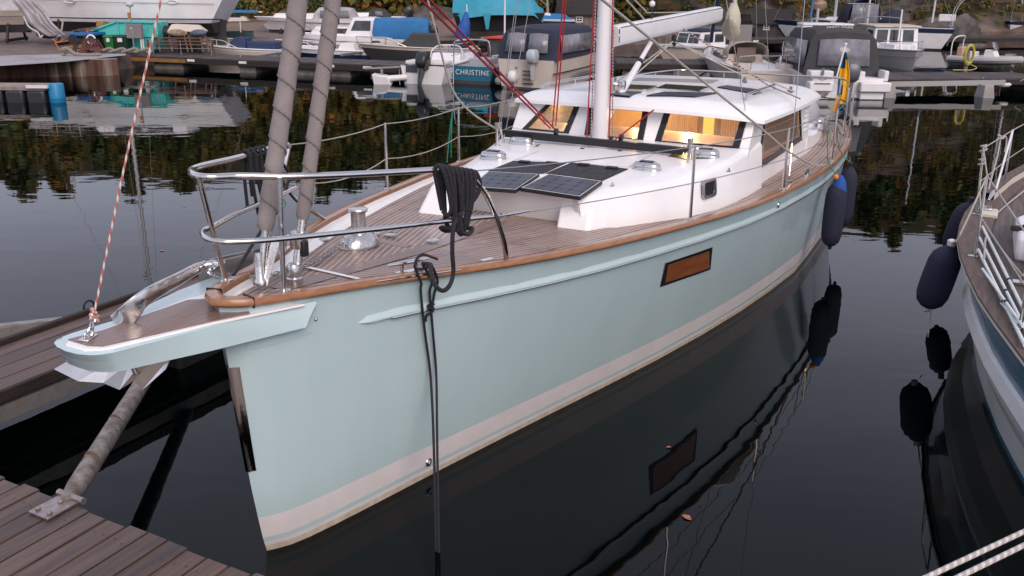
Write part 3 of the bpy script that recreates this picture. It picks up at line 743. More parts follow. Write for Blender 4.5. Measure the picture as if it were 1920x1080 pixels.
# cockpit coaming and aft deck
mb=MB()
for sg in (1,-1):
    hw=HP if sg>0 else -HS
    R=[]
    for s,z,l in ((9.27,1.52,hw-.0),(9.8,1.46,hw-.02),(10.5,1.42,hw-.05),(11.3,1.40,hw-.14),(12.0,1.36,hw-.3)):
        R.append([Vp(s,sg*l,deckz(s)-.03),Vp(s,sg*l,z-.02),Vp(s,sg*(l-.03),z),Vp(s,sg*(l-.30),z+.005),Vp(s,sg*(l-.33),z-.02),Vp(s,sg*(l-.34),deckz(s)-.03)])
    mb.loft(R,caps=True)
mb.box((12.1,-.12,1.28),(.3,2.2,.16))
ck=mb.build('cockpit_coaming',white,Y,ang=35)
mb=MB(); mb.box((10.4,-.15,1.30),(2.1,2.0,.03)); mb.box((9.7,-.95,1.44),(.8,.45,.03)); mb.box((11.3,-1.25,1.33),(1.0,.3,.02)); mb.build('cockpit_sole',teakplain,ck)
for x,y,h in ((1560,222,.14),(1478+10,262-8,.0)):
    if h: 
        p=Vp(10.45,1.42,1.42); mb=MB(); mb.lathe([(.085,0),(.09,.02),(.06,.05),(.055,.10),(.075,.13),(.07,.15),(.02,.155)],p,20); mb.build('sheet_winch',chrome,ck)
# row of clutches
mb=MB()
for k in range(4): mb.box((9.72,-(1.20+k*.06),1.50),(.14,.04,.05)); 
cl_=mb.build('line_clutch',black,ck,bevel=.006); mb=MB()
for k in range(4): mb.beam((9.66,-(1.20+k*.06),1.53),(9.76,-(1.20+k*.06),1.56),.03,.012)
mb.build('clutch_lever',chrome,cl_)
# ---------------------------------------------------------------- mast, boom
mx_=5.54; mastm=pm('mast_white',(.74,.735,.74),(.69,.68,.69),scale=3,rough=.35,stretch=(1,1,.3))
RK=.015
def oval(cx,cy,z,a,b,n=24): return [(cx+a*math.cos(2*PI*k/n)*(1.0 if math.cos(2*PI*k/n)<.3 else .93),cy+b*math.sin(2*PI*k/n),z) for k in range(n)]
mb=MB(); mb.loft([oval(mx_+RK*(z-1.8),0,z,.105,.078) for z in (1.78,3,6,10,14,17.5)],closed=True,caps=True)
mast=mb.build('mast',mastm,Y,ang=40)
mb=MB(); mb.beam((mx_+.118,0,2.62),(mx_+.14+.2,0,17),.035,.03,up=(1,0,0)); mb.beam((mx_+.135,0,2.64),(mx_+.17+.2,0,17),.012,.018,up=(1,0,0)); mb.build('mast_track',pm('track_black',(.03,.03,.033),rough=.4,metal=.5),mast)
mb=MB(); 
for z in [2.7+.09*k for k in range(60)]: mb.cyl((mx_+.135,-.014,z),(mx_+.135,-.018,z),.008,n=6)
mb.build('track_screw',chrome,mast)
p=Vp(mx_+.11,.05,2.42); mb=MB(); mb.box(p,(.09,.1,.16)); mb.lathe([(.04,0),(.05,.02),(.035,.04),(.035,.09),(.055,.11),(.02,.12)],p+Vector((.02,-.04,0)),18,R=Matrix.Rotation(PI/2,3,'X')); mb.build('mast_winch',chrome,mast,bevel=.005)
mb=MB(); mb.box((mx_-.02,-.0,1.80),(.36,.3,.05)); mb.build('mast_collar',chrome,mast,bevel=.01)
mb=MB()   # spreaders, out of the frame but in the reflection
for z in (7,11.5):
    for sg in (1,-1): mb.beam((mx_+.1,0,z),(mx_+.35,sg*1.0,z+.05),.1,.03)
mb.build('spreader',mastm,mast)
# boom
b0=Vector((5.76,0,2.905)); b1=Vector((9.80,0,3.03)); mb=MB()
def bring(c,a,b_): return [(c.x,c.y+a*x,c.z+b_*y) for x,y in rrect(1,1,.55,4)]
mb.loft([bring(b0,.075,.105),bring(b0+(b1-b0)*.98,.075,.105),bring(b1+Vector((.015,0,0)),.06,.09)],closed=True,caps=True); boom=mb.build('boom',mastm,Y,ang=40)
mb=MB(); mb.tube([b0+Vector((.06,-.076,.09-.02*0)),b1+Vector((0,-.076,.09))],.004,5); mb.box(b0+Vector((.02,-.0765,.05)),(.02,.004,.05)); mb.box(b0+Vector((.02,-.0765,-.03)),(.02,.004,.06)); mb.box(b1+Vector((-.02,-.0765,-.07)),(.02,.006,.02)); mb.build('boom_slot',black,boom)
p=onl(1208,31,0); p=Vector(p); mb=MB(); mb.cyl(b0+(b1-b0)*.30+Vector((0,0,.1)),b0+(b1-b0)*.30+Vector((0,0,.24)),.012); mb.build('boom_light_stem',black,boom)
mb=MB(); mb.ball(b0+(b1-b0)*.30+Vector((0,0,.27)),.035); mb.build('boom_light',pm('frosted',(.7,.7,.68),rough=.2),boom)
mb=MB(); mb.cyl((5.62,0,2.60),(5.80,0,2.80),.02); mb.box((5.70,0,2.90),(.12,.05,.16)); mb.build('gooseneck',chrome,boom)
# rigid vang
va=Vector(onl(1152,215,0)); vb=Vector(onl(1213,92,0)); print('VANG',va,vb)
va=Vector((5.70,0,2.05))
mb=MB(); mb.cyl(va,va+(vb-va)*.80,.036,n=16); mb.cyl(va+(vb-va)*.78,vb+(vb-va)*.12,.026,n=16); vg=mb.build('boom_vang',mastm,Y)
mb=MB(); q=va+(vb-va)*.8; mb.cyl(q-(vb-va)*.02,q+(vb-va)*.02,.042,n=16); mb.build('vang_collar',black,vg)
# black traveller bar across the coachroof with legs, blocks
ta=Vp(5.25,-.98,1.885); tb=Vp(5.25,1.0,1.87); mb=MB(); mb.beam(ta,tb,.06,.075); tv=mb.build('staysail_track',pm('track_black',(.03,.03,.033)),Y,bevel=.006)
for q0 in (Vp(5.05,1.12,trz(5)),Vp(5.0,-.95,trz(5))):
    sg=-1 if q0.y<0 else 1; top=q0+Vector((.15,-sg*.03*0,.22)); mb=MB(); mb.cyl(q0,q0+Vector((.0,0,.20)),.016); mb.cyl(q0+Vector((.16,0,0)),q0+Vector((.06,0,.20)),.016); mb.box(q0+Vector((.03,0,.21)),(.09,.04,.06)); mb.lathe([(.04,0),(.04,.004),(.02,.008)],q0,16); mb.build('track_bracket',chrome,tv,bevel=.006)
def block(p,par,r=.035,name='pulley_block',R=None):
    mb=MB(); R=R or Matrix.Rotation(PI/2,3,'X'); mb.lathe([(r*.4,-.016),(r,-.016),(r*1.0,-.010),(r*.8,-.004),(r*.8,.004),(r,.010),(r,.016),(r*.4,.016)],p,16,R=R); mb.cyl(Vector(p)-Vector((0,0,r*1.5)),p,.008,n=6); return mb.build(name,black,par)
carb=onl(1038,246,0); c1=lp(1038,248,1.95)
bl1=Vp(5.25,c1[1],1.95); block(bl1,tv); block(Vp(5.3,.33,1.94),tv); block(Vp(5.35,.2,1.9),tv,.03); block(Vp(5.15,-.03,1.8),tv,.028); block(Vp(5.2,.36,1.8),tv,.028)
q=Vp(5.0,1.10,1.93); block(q,tv,.03)
# furled headsails on foils
def pl_(px,py,l=0): return Vector(onl(px,py,l))
for (pts,r0,r1,nm,seed) in (([(488,535),(497,432),(560,0)],.052,.066,'furled_genoa',1),([(553,535),(567,412),(625,0)],.043,.062,'furled_staysail',2)):
    A=pl_(*pts[0]);B=pl_(*pts[1]);T=pl_(*pts[2]); d=(T-B).normalized(); end=B+d*((17.0-B.z)/d.z)
    mb=MB(); P=[];R=[]; n=150; Lk=(end-B).length
    k=0
    while k<=n:
        f=(k/n)**1.6; P.append(B+(end-B)*f); R.append((r0+(r1-r0)*min(1,f*8))*(1-.45*f)*(.82 if k<1 else (.95 if k<2 else 1))); k+=1
    # spiral lap of cloth
    N=20; rings=[]
    e1=d.cross(Vector((0,1,0))).normalized(); e2=d.cross(e1)
    for p,r in zip(P,R):
        h=(p-B).length; ph=2*PI*h/(.21 if seed==1 else .19)
        ring=[]
        for j in range(N):
            a=2*PI*j/N; dd=((-a-ph)%(2*PI))/(2*PI); ring.append(p+(e1*math.cos(a)+e2*math.sin(a))*r*(.93+.11*dd+.012*math.sin(h*17+a*3)))
        rings.append(ring)
    # denser rings near the viewer for the spiral
    P2=[];h=0
    rings=[]
    while h<Lk:
        f=h/Lk; r=(r0+(r1-r0)*min(1,f*6))*(1-.45*f)*min(1,.8+h*4); p=B+d*h; ph=2*PI*h/(.175 if seed==1 else .16); ring=[]
        for j in range(32):
            a=2*PI*j/32; dd=((-a-ph)%(2*PI))/(2*PI); ring.append(p+(e1*math.cos(a)+e2*math.sin(a))*r*(.92+.13*dd+.014*math.sin(h*13+a*2+seed)))
        rings.append(ring); h+=.018 if h<4 else .25
    mb.loft(rings,closed=True,caps=True); sv=mb.build(nm,sailcloth,Y,ang=60)
    hx=[];h=.02
    while h<4.5:
        f=h/Lk; r=(r0+(r1-r0)*min(1,f*6))*(1-.45*f)*min(1,.8+h*4)*1.05; ph=2*PI*h/(.175 if seed==1 else .16); hx.append(B+d*h+(e1*math.cos(-ph)+e2*math.sin(-ph))*r); h+=.008
    mb=MB(); mb.tube(hx,.003,5); mb.build('lap_edge',pm('sail_edge',(.16,.135,.13),rough=.9),sv)
    mb=MB(); mb.cyl(A,B+d*.05,.022 if seed==1 else .03,n=14)
    if seed==1:
        mb.beam(A+Vector((0,-.02,0)),B+Vector((.06,-.03,-.05)),.05,.006,up=(1,.4,0)); mb.lathe([(.0,0),(.045,.0),(.045,.03),(.03,.05),(.028,.16),(.018,.2)],A,16,sx=.8)
    else:
        mb.lathe([(.03,-.02),(.05,0),(.05,.05),(.042,.06),(.045,.12),(.035,.14)],A,18); mb.lathe([(.05,0),(.055,.02),(.055,.08),(.05,.10)],A+(B-A)*.58,18)
    mb.build('furler_drum',chrome2,sv)
    if seed==2:
        mb=MB(); q=A+(B-A)*.64; mb.box(q+Vector((-.02,-.055,-.02)),(.05,.03,.10)); mb.build('furler_motor_cap',black,sv,bevel=.01)
# shrouds, stays, lifelines (part of the rig)
def wire(pts,r,name,mat=greywire,k=1,par=None): 
    mb=MB(); (mb.tube(pts,r,6) if k==1 else mb.curve(pts,r,6,k)); return mb.build(name,mat,par or Y)
def shroud(base,top,r=.005,turn=.42):
    base=Vector(base);top=Vector(top); d=(top-base).normalized(); o_=wire([base,top],r,'shroud'); mb=MB()
    mb.cyl(base+d*.05,base+d*turn,.011,n=8); mb.cyl(base+d*.10,base+d*(turn-.08),.014,n=8); mb.box(base+Vector((0,0,.02)),(.05,.022,.07)); mb.lathe([(.05,0),(.05,.006),(.01,.01)],base-Vector((0,0,.008)),14); mb.build('turnbuckle',chrome,o_)
mtop=Vector((mx_+.2,0,16.8))
# outer shroud through (1421,345)->(1365,0) ; second (1478,340)->(1512,60)
def line_from(b_px,t_px,z0_,l_t,dz0=.02):
    s,l=lp(*b_px,z0_); A=Vp(s,l,z0_)
    B=Vector(onl(t_px[0],t_px[1],l_t)); return A,B
A=Vp(*lp(1421,345,deckz(6)+.0),deckz(6)); B=Vector(onl(1362,0,1.3)); print('SHROUD',A,B); d=B-A
shroud(A,A+d*6)
A=Vp(*lp(1479,338,deckz(6.3)),deckz(6.3)); B=Vector(onl(1500,100,1.6)); print(B); shroud(A,A+(B-A)*7)
A=Vp(5.7,-1.40,deckz(6)+.06)
for tx in (975,990,985): 
    pass
for (b,t) in (((935,262),(972,0)),((945,262),(995,0)),((932,262),(968,0))):
    A=Vector(onl(b[0],b[1],-1.35)); B=Vector(onl(t[0],t[1],-1.15)); A=A+(A-B).normalized()*.28; wire([A,A+(B-A)*6],.0045,'shroud'); mb=MB(); dd=(B-A).normalized(); mb.cyl(A,A+dd*.35,.011,n=8); mb.build('turnbuckle',chrome,C.objects[-1] if False else Y)
# running backstay-ish light lines crossing the doghouse
P1=Vector(onl(1130,0,1.25)); P2=Vector(onl(1420,235,1.74)); P3=Vector(onl(1480,285,1.86)); P4=Vp(7.9,bd(7.9)-.03,sheer(7.9)+.12); P5=Vp(8.5,bd(8.5)-.06,sheer(8.5)+.25)
wire([P1+(P1-P2)*1.2,P1,P2,P3,Vector(onl(1530,310,1.93)),Vector(onl(1560,300,1.93)),P5],.010,'preventer_line',whiterope,5)
Q1=Vector(onl(802,0,-1.2)); Q2=Vector(onl(818,60,-1.2)); Q3=Vector(onl(845,160,-1.3)); Q4=Vector(onl(880,208,-1.3)); Q5=Vector(onl(935,245,-1.3))
wire([Q1+(Q1-Q2)*6,Q1,Q2,Q3,Q4,Q5],.011,'preventer_line',whiterope,5)
# topping lift / lazy lines to the boom
for (a,b) in (((1175,0),(1207,35)),((1190,0),(1212,22))):
    A=Vector(onl(a[0],a[1],0)); B=Vector(onl(b[0],b[1],0)); wire([B,A+(A-B)*12],.009,'topping_lift',whiterope)
wire([Vector(onl(1212,24,0)),Vector(onl(1290,22,0)),Vector(onl(1345,16,0))],.006,'topping_lift',whiterope,4)
# mainsheet
bb=Vector(onl(1264,64,0)); mb=MB(); 
blk=block(bb+Vector((0,0,-.05)),Y,.045); block(bb+Vector((.03,0,-.10)),Y,.04)
for (t,dz) in (((1490,172),.0),((1472,165),.01),((1400,145),.0)):
    e=rpt(t[0],t[1],.05); wire([bb+Vector((0,0,-.09)),e],.008,'mainsheet',whiterope)
for t in ((1150,158),(1158,170),):
    e=rpt(t[0],t[1],.03); wire([bb+Vector((0,0,-.08)),e],.008,'mainsheet',whiterope)
tracer=strand('tracer_rope',(.48,.42,.40),(.17,.07,.08))
e=rpt(1440,160,.05); rope_uv([bb+Vector((.15,0,.1)),e,rpt(1500,185,.03)],.008,.05,'mainsheet',tracer,Y,6)
# red halyards and downhaul
R1=Vp(5.25,c1[1],1.99)
for k,(t,b) in enumerate((((790,0),(1031,240)),((806,0),(1038,240)))):
    A=Vector(onl(b[0],b[1],-c1[1]*0+c1[1])); B=Vector(onl(t[0],t[1],.1)); wire([A,A+(B-A)*1.8],.009,'red_sheet',redrope)
for k,(t,b) in enumerate((((1056,0),(1036,236)),((1061,0),(1042,236)))):
    A=Vector(onl(b[0],b[1],c1[1])); B=Vector(onl(t[0],t[1],c1[1]*.5)); wire([A,A+(B-A)*5],.008,'red_sheet',redrope)
for (t,b,l,m_) in (((1114,0),(1100,258),.02,redrope),((1149,0),(1142,258),.1,redrope),((1117,0),(1108,258),.03,None),((1150,0),(1148,250),.08,None)):
    A=Vector(onl(b[0],b[1],l)); B=Vector(onl(t[0],t[1],l)); P=[A,B+(B-A)*3]
    if m_: wire(P,.0075,'halyard',m_)
    else: rope_uv([P[0]+(P[1]-P[0])*i/10 for i in range(11)],.0062,.034,'halyard',tracer,Y,6)
wire([Vector(onl(1153,262,.3)),Vector(onl(1226,206,.7))],.008,'red_sheet',redrope)
# ---------------------------------------------------------------- pulpit
def pz(px,py,dz=.66):
    s=1
    for _ in range(6): z=sheer(min(max(s,-.2),3))+dz; s,l=lp(px,py,z)
    return Vp(s,l,z)
tr=[Vp(1.66,-.86,2.28),Vp(1.58,-.83,2.325)]+[pz(x,y) for x,y in [(495,282),(440,297),(400,306),(372,313)]]+[pz(358,320),pz(368,329),pz(395,332),pz(450,330),pz(525,331),pz(610,329),pz(700,325),pz(790,320),pz(840,317)]
tr+= [Vector(onl(872,322,.76)),Vector(onl(895,342,.79)),Vector(onl(915,372,.82)),Vector(onl(930,405,.85)),Vector(onl(944,450,.86)),Vp(*lp(950,485,sheer(1.84)),sheer(1.84))]
mb=MB(); mb.curve(tr,.0195,12,6); pu=mb.build('pulpit_rail',chrome,Y)
mr=[pz(x,y,.34) for x,y in [(555,352),(485,383),(440,402),(400,424)]]+[pz(380,434,.34),pz(386,446,.34),pz(410,453,.34),pz(450,453,.34),pz(525,448,.34),pz(700,430,.34),pz(850,413,.34)]+[Vector(onl(935,405,.85))]
mb=MB(); mb.curve(mr,.0165,12,6); mb.build('pulpit_mid_rail',chrome,pu)
for b,t in (((424,527),(372,331)),((532,545),(524,332))):
    A=Vp(*lp(b[0],b[1],sheer(.33)),sheer(.33)); B=pz(*t)
    mb=MB(); mb.cyl(A,B,.0155,n=12); mb.lathe([(.04,0),(.04,.006),(.018,.012)],A,16); mb.build('pulpit_post',chrome,pu)
A=Vp(2.15,-bd(2.15)+.04,sheer(2.15)); mb=MB(); mb.curve([A,Vector(onl(553,372,-.95)),Vector(onl(533,330,-.88)),Vp(1.66,-.86,2.28)],.0155,10,5); mb.build('pulpit_post',chrome,pu)
# stanchions and lifelines
SPT=[4.0,6.1,8.45,10.55]; SST=[3.62,5.6,7.6,9.6,11.2]
def stan(s,l,h=.64):
    b=Vp(s,l,sheer(s)+.0); mb=MB(); mb.tube([b,b+Vector((0,0,h))],[.015,.0115],10); mb.lathe([(.035,0),(.035,.008),(.018,.02)],b,14); mb.build('stanchion',chrome,Y); return b
tp=[];ts=[]
for s in SPT: b=stan(s,bd(s)-.03); tp.append(b)
for s in SST: b=stan(s,-(bd(s)-.03)); ts.append(b)
eL=Vp(12.3,1.45,sheer(12.3)); 
gp=Vector(onl(935,405,.85)); 
def sagline(pts,sag):
    o_=[]
    for i in range(len(pts)-1):
        a,b=pts[i],pts[i+1]
        for k in range(6): u=k/6; p=a+(b-a)*u; p=p-Vector((0,0,sag*4*u*(1-u))); o_.append(p)
    o_.append(pts[-1]); return o_
up_=lambda L_,h:[p+Vector((0,0,h)) for p in L_]
wire(sagline([Vector(onl(872,322,.76))]+up_(tp,.63)+[eL+Vector((0,0,.63))],.012),.0045,'lifeline')
wire(sagline([gp]+up_(tp,.32)+[eL+Vector((0,0,.32))],.012),.0045,'lifeline')
mb=MB(); dd=(tp[0]+Vector((0,0,.32))-gp).normalized(); mb.cyl(gp+dd*.03,gp+dd*.30,.008,n=8); mb.cyl(gp+dd*.08,gp+dd*.22,.011,n=8); mb.build('turnbuckle',chrome,Y)
wire(sagline([Vp(1.62,-.85,2.30)]+up_(ts,.63),.03),.005,'lifeline',whiterope)
wire(sagline([Vp(1.9,-.9,1.96)]+up_(ts,.30),.06),.005,'lifeline',whiterope)
# green fender lines draped on the port quarter and starboard stanchion are separate below
# stern pushpit
PS=[Vector(onl(x,y,l)) for x,y,l in []]
def sternp(px,py,s0_):
    a=(px-960)/FPX; b=(py-540)/FPX; r=_r*a+_d*b+_F; o=Vector((0,0,HC)); so=(o.x-YX)*CA+(o.y-YY)*SA; sd_=r.x*CA+r.y*SA; t=(s0_-so)/sd_; q=o+r*t; s,l=loc_sl(q); return Vp(s,l,q.z)
tz=1.98; hb_=1.36
topr=[Vp(11.1,1.70,tz),Vp(11.9,1.60,tz),Vp(12.45,1.42,tz),Vp(12.62,1.25,tz),Vp(12.65,.6,tz),Vp(12.65,-.6,tz),Vp(12.62,-1.25,tz),Vp(12.45,-1.42,tz),Vp(11.9,-1.6,tz),Vp(11.1,-1.7,tz)]
mb=MB(); mb.curve(topr,.016,10,5); pp=mb.build('pushpit_rail',chrome,Y)
mb=MB(); mb.curve([p-Vector((0,0,.33)) for p in topr],.013,8,5); mb.build('pushpit_mid_rail',chrome,pp)
mb=MB()
for s,l in ((11.1,1.7),(11.9,1.6),(12.5,1.38),(12.65,.6),(12.65,-.6),(12.5,-1.38),(11.9,-1.6),(11.1,-1.7)): mb.cyl(Vp(s,l,sheer(s)-.05),Vp(s,l,tz),.0145,n=8)
mb.build('pushpit_post',chrome,pp)
mb=MB(); mb.box(Vp(12.55,.2,1.69),(.5,1.9,.03)); mb.build('stern_seat',teakplain,pp)
# deck hardware
def cleat(s,l,rz_=0,L_=.30):
    z=sheer(s) if abs(l)>bd(s)-.13 else deckz(s)+.02
    b=Vp(s,l,z); M=Matrix.Rotation(rz_,3,'Z'); mb=MB()
    mb.tube([b+M@Vector((x,0,.062+abs(x)*.03)) for x in (-L_/2,-L_/4,0,L_/4,L_/2)],[.009,.013,.014,.013,.009],10)
    for x in (-.05,.05): mb.cyl(b+M@Vector((x,0,0)),b+M@Vector((x,0,.064)),.012,n=8)
    mb.box(b+Vector((0,0,.003)),(.18,.05,.006),rz_); return mb.build('mooring_cleat',chrome,Y)
c0=lp(793,497,sheer(1.15)+.06); CS,CL=c0; print('CLEAT',c0)
cleat(CS,min(CL,bd(CS)-.05),-.47); cleat(1.12,-(bd(1.12)-.06),.47); cleat(7.15,bd(7.15)-.06,-.03,.2); cleat(7.2,-(bd(7.2)-.06),.03,.22)
mb=MB(); mb.tube([Vp(s,bd(s)+.03,sheer(s)-.012) for s in (.86,1.0,1.15,1.3,1.42)],.006,6); mb.tube([Vp(s,-bd(s)-.03,sheer(s)-.012) for s in (.86,1.0,1.15,1.3,1.42)],.006,6); mb.build('chafe_strip',chrome,cap)
# windlass
wz=deckz(1.75)+.02; wp_=Vp(*lp(674,460,wz),wz); mb=MB()
mb.lathe([(.155,0),(.155,.02),(.14,.05),(.115,.085),(.095,.10)],wp_,28,sx=1.15,sy=.85); mb.lathe([(.06,.10),(.055,.12),(.055,.25),(.068,.26),(.075,.275),(.07,.285),(.02,.29)],wp_,24); wl=mb.build('windlass',chrome2,Y)
mb=MB(); mb.chain([Vp(.30,-.30,sheer(.3)+.02),Vp(.55,-.25,deckz(.5)+.05),Vp(.95,-.22,deckz(1)+.04),wp_+Vector((-.14,.02,.05))],.0048,.05); mb.build('anchor_chain',pm('galvanised',(.42,.40,.38),(.3,.29,.28),scale=50,rough=.4,metal=.8),wl)
for x,y in ((732,440),(604,449),(702,438),(688,474),(811,451)):
    q=Vp(*lp(x,y,deckz(1.9)+.02),deckz(1.9)+.018); mb=MB(); mb.lathe([(.05,0),(.05,.006),(.04,.011),(.001,.012)],q,18); mb.build('deck_fitting',chrome,Y)
mb=MB(); mb.add([Vp(s,l,kz(s,l)+.012) for s,l in [lp(572,505,1.62),lp(582,503,1.62),lp(682,526,1.62),lp(668,528,1.62)]],[(0,1,2,3)]); mb.build('hatch_edge',white,deck)
for x,y,s in ((913,487,1),):
    q=lp(x,y,deckz(1.7)+.02); mb=MB(); mb.box(Vp(q[0],q[1],deckz(1.7)+.022),(.10,.05,.006),-.4); mb.build('drain_plate',chrome,Y)
# ================================================================ WATER, LAND
wm=bpy.data.materials.new('harbour_water'); wm.use_nodes=True; n=wm.node_tree; b=n.nodes['Principled BSDF']
b.inputs['Base Color'].default_value=(.0003,.0014,.0014,1); b.inputs['Roughness'].default_value=.015; b.inputs['IOR'].default_value=1.27
t=n.nodes.new('ShaderNodeTexCoord'); mp=n.nodes.new('ShaderNodeMapping'); mp.inputs['Scale'].default_value=(.55,1.0,1); n.links.new(t.outputs['Object'],mp.inputs[0])
z1=n.nodes.new('ShaderNodeTexNoise'); z1.inputs['Scale'].default_value=1.5; z1.inputs['Detail'].default_value=2; z1.inputs['Distortion'].default_value=.4; n.links.new(mp.outputs[0],z1.inputs['Vector'])
z2=n.nodes.new('ShaderNodeTexNoise'); z2.inputs['Scale'].default_value=7; z2.inputs['Detail'].default_value=2; n.links.new(mp.outputs[0],z2.inputs['Vector'])
ma=n.nodes.new('ShaderNodeMath'); ma.operation='MULTIPLY_ADD'; ma.inputs[1].default_value=.08; n.links.new(z2.outputs[0],ma.inputs[0]); n.links.new(z1.outputs[0],ma.inputs[2])
bp=n.nodes.new('ShaderNodeBump'); bp.inputs['Strength'].default_value=.06; bp.inputs['Distance'].default_value=.06; n.links.new(ma.outputs[0],bp.inputs['Height']); n.links.new(bp.outputs[0],b.inputs['Normal'])
mb=MB(); mb.add([(-400,-120,0),(400,-120,0),(400,500,0),(-400,500,0)],[(0,1,2,3)]); wo=mb.build('water',wm,smooth=False); tag(wo,kind='structure')
# shared exterior materials
gravel=pm('gravel',(.20,.145,.13),(.15,.115,.10),scale=1.6,rough=.9,bump=.5,bscale=40,detail=9)
quayc=pm('quay_concrete',(.36,.345,.36),(.26,.235,.235),scale=.8,rough=.45,rough2=.8,detail=8,bump=.2)
rust=pm('rusty_sheet_piling',(.075,.032,.022),(.14,.08,.05),scale=1.4,rough=.8,stretch=(1,1,.25),bump=.6,detail=8)
plankw=pm('weathered_planks',(.13,.083,.066),(.052,.032,.027),scale=2.2,rough=.6,stretch=(.7,9,9),bump=.4,rough2=.35)
island_vary(plankw)
darkwood=pm('dark_wet_wood',(.030,.018,.013),(.014,.009,.007),scale=4,rough=.7,stretch=(1,6,6),bump=.4)
galv=pm('galvanised_steel',(.36,.34,.33),(.24,.21,.19),scale=8,rough=.45,metal=.65,bump=.3,rough2=.65)
concm=pm('float_concrete',(.22,.20,.18),(.12,.10,.08),scale=3,rough=.85,bump=.4)
def dock_planks(name,s0_,s1_,l0,l1,z,w,gap,along,label,cat,jag=0,par_m=None,group=None):
    """planked deck in yacht-aligned coordinates. along='s' planks run along s"""
    o=thing(name,label,cat,YW(s0_,l0,0),YA,group)
    def loc3(s,l,zz): return (s-s0_,-(l-l0),zz)
    rnd=random.Random(5); k=0
    mb=MB()
    if along=='s':
        l=l0
        while l<l1-.01:
            a=min(w,l1-l)-gap; j=rnd.uniform(-jag,jag); dz=rnd.uniform(-.002,.002)
            mb.box(loc3((s0_+s1_)/2+j/2,l+a/2,z-.02+dz),(s1_-s0_+j,a,.04)); l+=w
    if name=='dock':
        n0=len(mb.f); l=l0
        while l<l1-.01:
            if -3<l<1.5:
                for ss in (s1_-.13,s1_-.9,s1_-1.7):
                    for dl in (.035,.105):
                        c=Vector(loc3(ss+rnd.uniform(-.01,.01),l+dl,z+.0015)); mb.add([c+Vector((.006*math.cos(a),.006*math.sin(a),0)) for a in [PI*k/3 for k in range(6)]],[tuple(range(6))],1)
            l+=w
    mb.build('planks',[plankw,pm('screw_head',(.05,.04,.035),rough=.4,metal=.6)],o,bevel=.006,bseg=1)
    return o,loc3
dk,L3=dock_planks('dock',-3.4,-.5,-9,9,.5,.155,.014,'s','brown planked dock running across the yacht bow','dock',.016)
mb=MB(); mb.box(L3(-.62,0,.38),(.14,17.8,.16)); mb.box(L3(-3.3,0,.38),(.14,17.8,.16)); 
for l in (-7,-4,-1,2,5,8): mb.box(L3(-2,l,.40),(2.5,.12,.12))
mb.build('beams',darkwood,dk)
mb=MB()
for l in (-7.5,-3.5,1.8,5.5): mb.box(L3(-2,l,.08),(2.2,1.5,.5))
mb.build('float',pm('float_black',(.02,.02,.022),rough=.6),dk,bevel=.04)
jt,J3=dock_planks('finger_jetty',-.45,9.5,-3.42,-2.60,.5,.205,.02,'s','long narrow jetty of lengthwise brown planks beyond the yacht bow','jetty',.0)
mb=MB()
mb.box(J3(4.5,-2.585,.465),(9.9,.04,.10)); mb.box(J3(4.5,-3.455,.47),(9.9,.05,.15))
mb.build('edge_board',darkwood,jt,bevel=.008)
mb=MB(); mb.box(J3(4.4,-2.60,.33),(9.7,.06,.12)); mb.box(J3(4.4,-3.38,.30),(9.7,.06,.16)); mb.build('steel_beam',galv,jt)
mb=MB()
for s in (2.6,6.5,9.0): mb.box(J3(s,-3.0,.08),(1.2,.7,.42))
mb.build('float',pm('float_black',(.02,.02,.022)),jt,bevel=.04)
mb=MB(); q=J3(.62,-3.3,.5); q=Vector(at(168,583,.5)); s_,l_=loc_sl(q)
mb.tube([Vector(J3(s_,l_,.5))+Vector((.055*math.cos(a),0,.045+.055*math.sin(a))) for a in [PI*k/8 for k in range(-2,11)]],.010,8); mb.build('mooring_ring',black,jt)
# mooring boom lying further out
a=at(-150,632,.32);b_=at(116,603,.32); o=thing('mooring_boom','thin grey timber boom lying on the water beyond the jetty','mooring boom',((a+b_)/2))
mb=MB(); c=(a+b_)/2; mb.beam(a-c,b_-c,.09,.07); mb.beam(a-c+Vector((.1,-.13,-.02)),b_-c+Vector((-.25,-.12,-.02)),.05,.09,mi=0); mb.build('beam',galv,o); mb=MB(); mb.box((0,0,-.30),(2,.3,.2)); mb.build('float',black,o)
# strut between dock and jetty
A=YW(-.50,-.84,.50); B=YW(1.95,-2.60,.42)
s1_,l1_=lp(262,722,.47); d=(YW(s1_,l1_,.47)-A); d.z=0; d.normalize(); 
B=A+d*3.1; B.z=.42
o=thing('dock_brace','mottled grey steel brace pole hinged to the dock edge under the anchor','brace pole',A)
mb=MB(); P=[Vector((0,0,.0))+ (B-A)*t for t in (0,.06,.3,.6,1)]; mb.tube(P,[.045,.062,.064,.062,.06],16); mb.build('pole',pm('pole_metal',(.34,.30,.28),(.16,.12,.095),scale=14,rough=.45,rough2=.7,metal=.35,bump=.35,detail=8,stretch=(1,1,1)),o)
mb=MB(); M=Matrix.Rotation(YA,3,'Z'); mb.box(M@Vector((-.09,.0,.012)),(.20,.17,.012),YA)
for x,y in ((-.15,.05),(-.15,-.05),(-.04,0)): mb.lathe([(.016,.012),(.016,.026),(.008,.03)],M@Vector((x,y,.006)),6)
mb.build('hinge_plate',pm('plate_metal',(.40,.36,.35),(.26,.2,.17),scale=22,rough=.35,metal=.7),o,bevel=.002)
mb=MB(); mb.cyl(M@Vector((.03,.11,.02)),M@Vector((.03,-.11,.02)),.02,n=14); mb.build('hinge_barrel',pm('plate_metal',(.4,.36,.35)),o)
mb=MB()
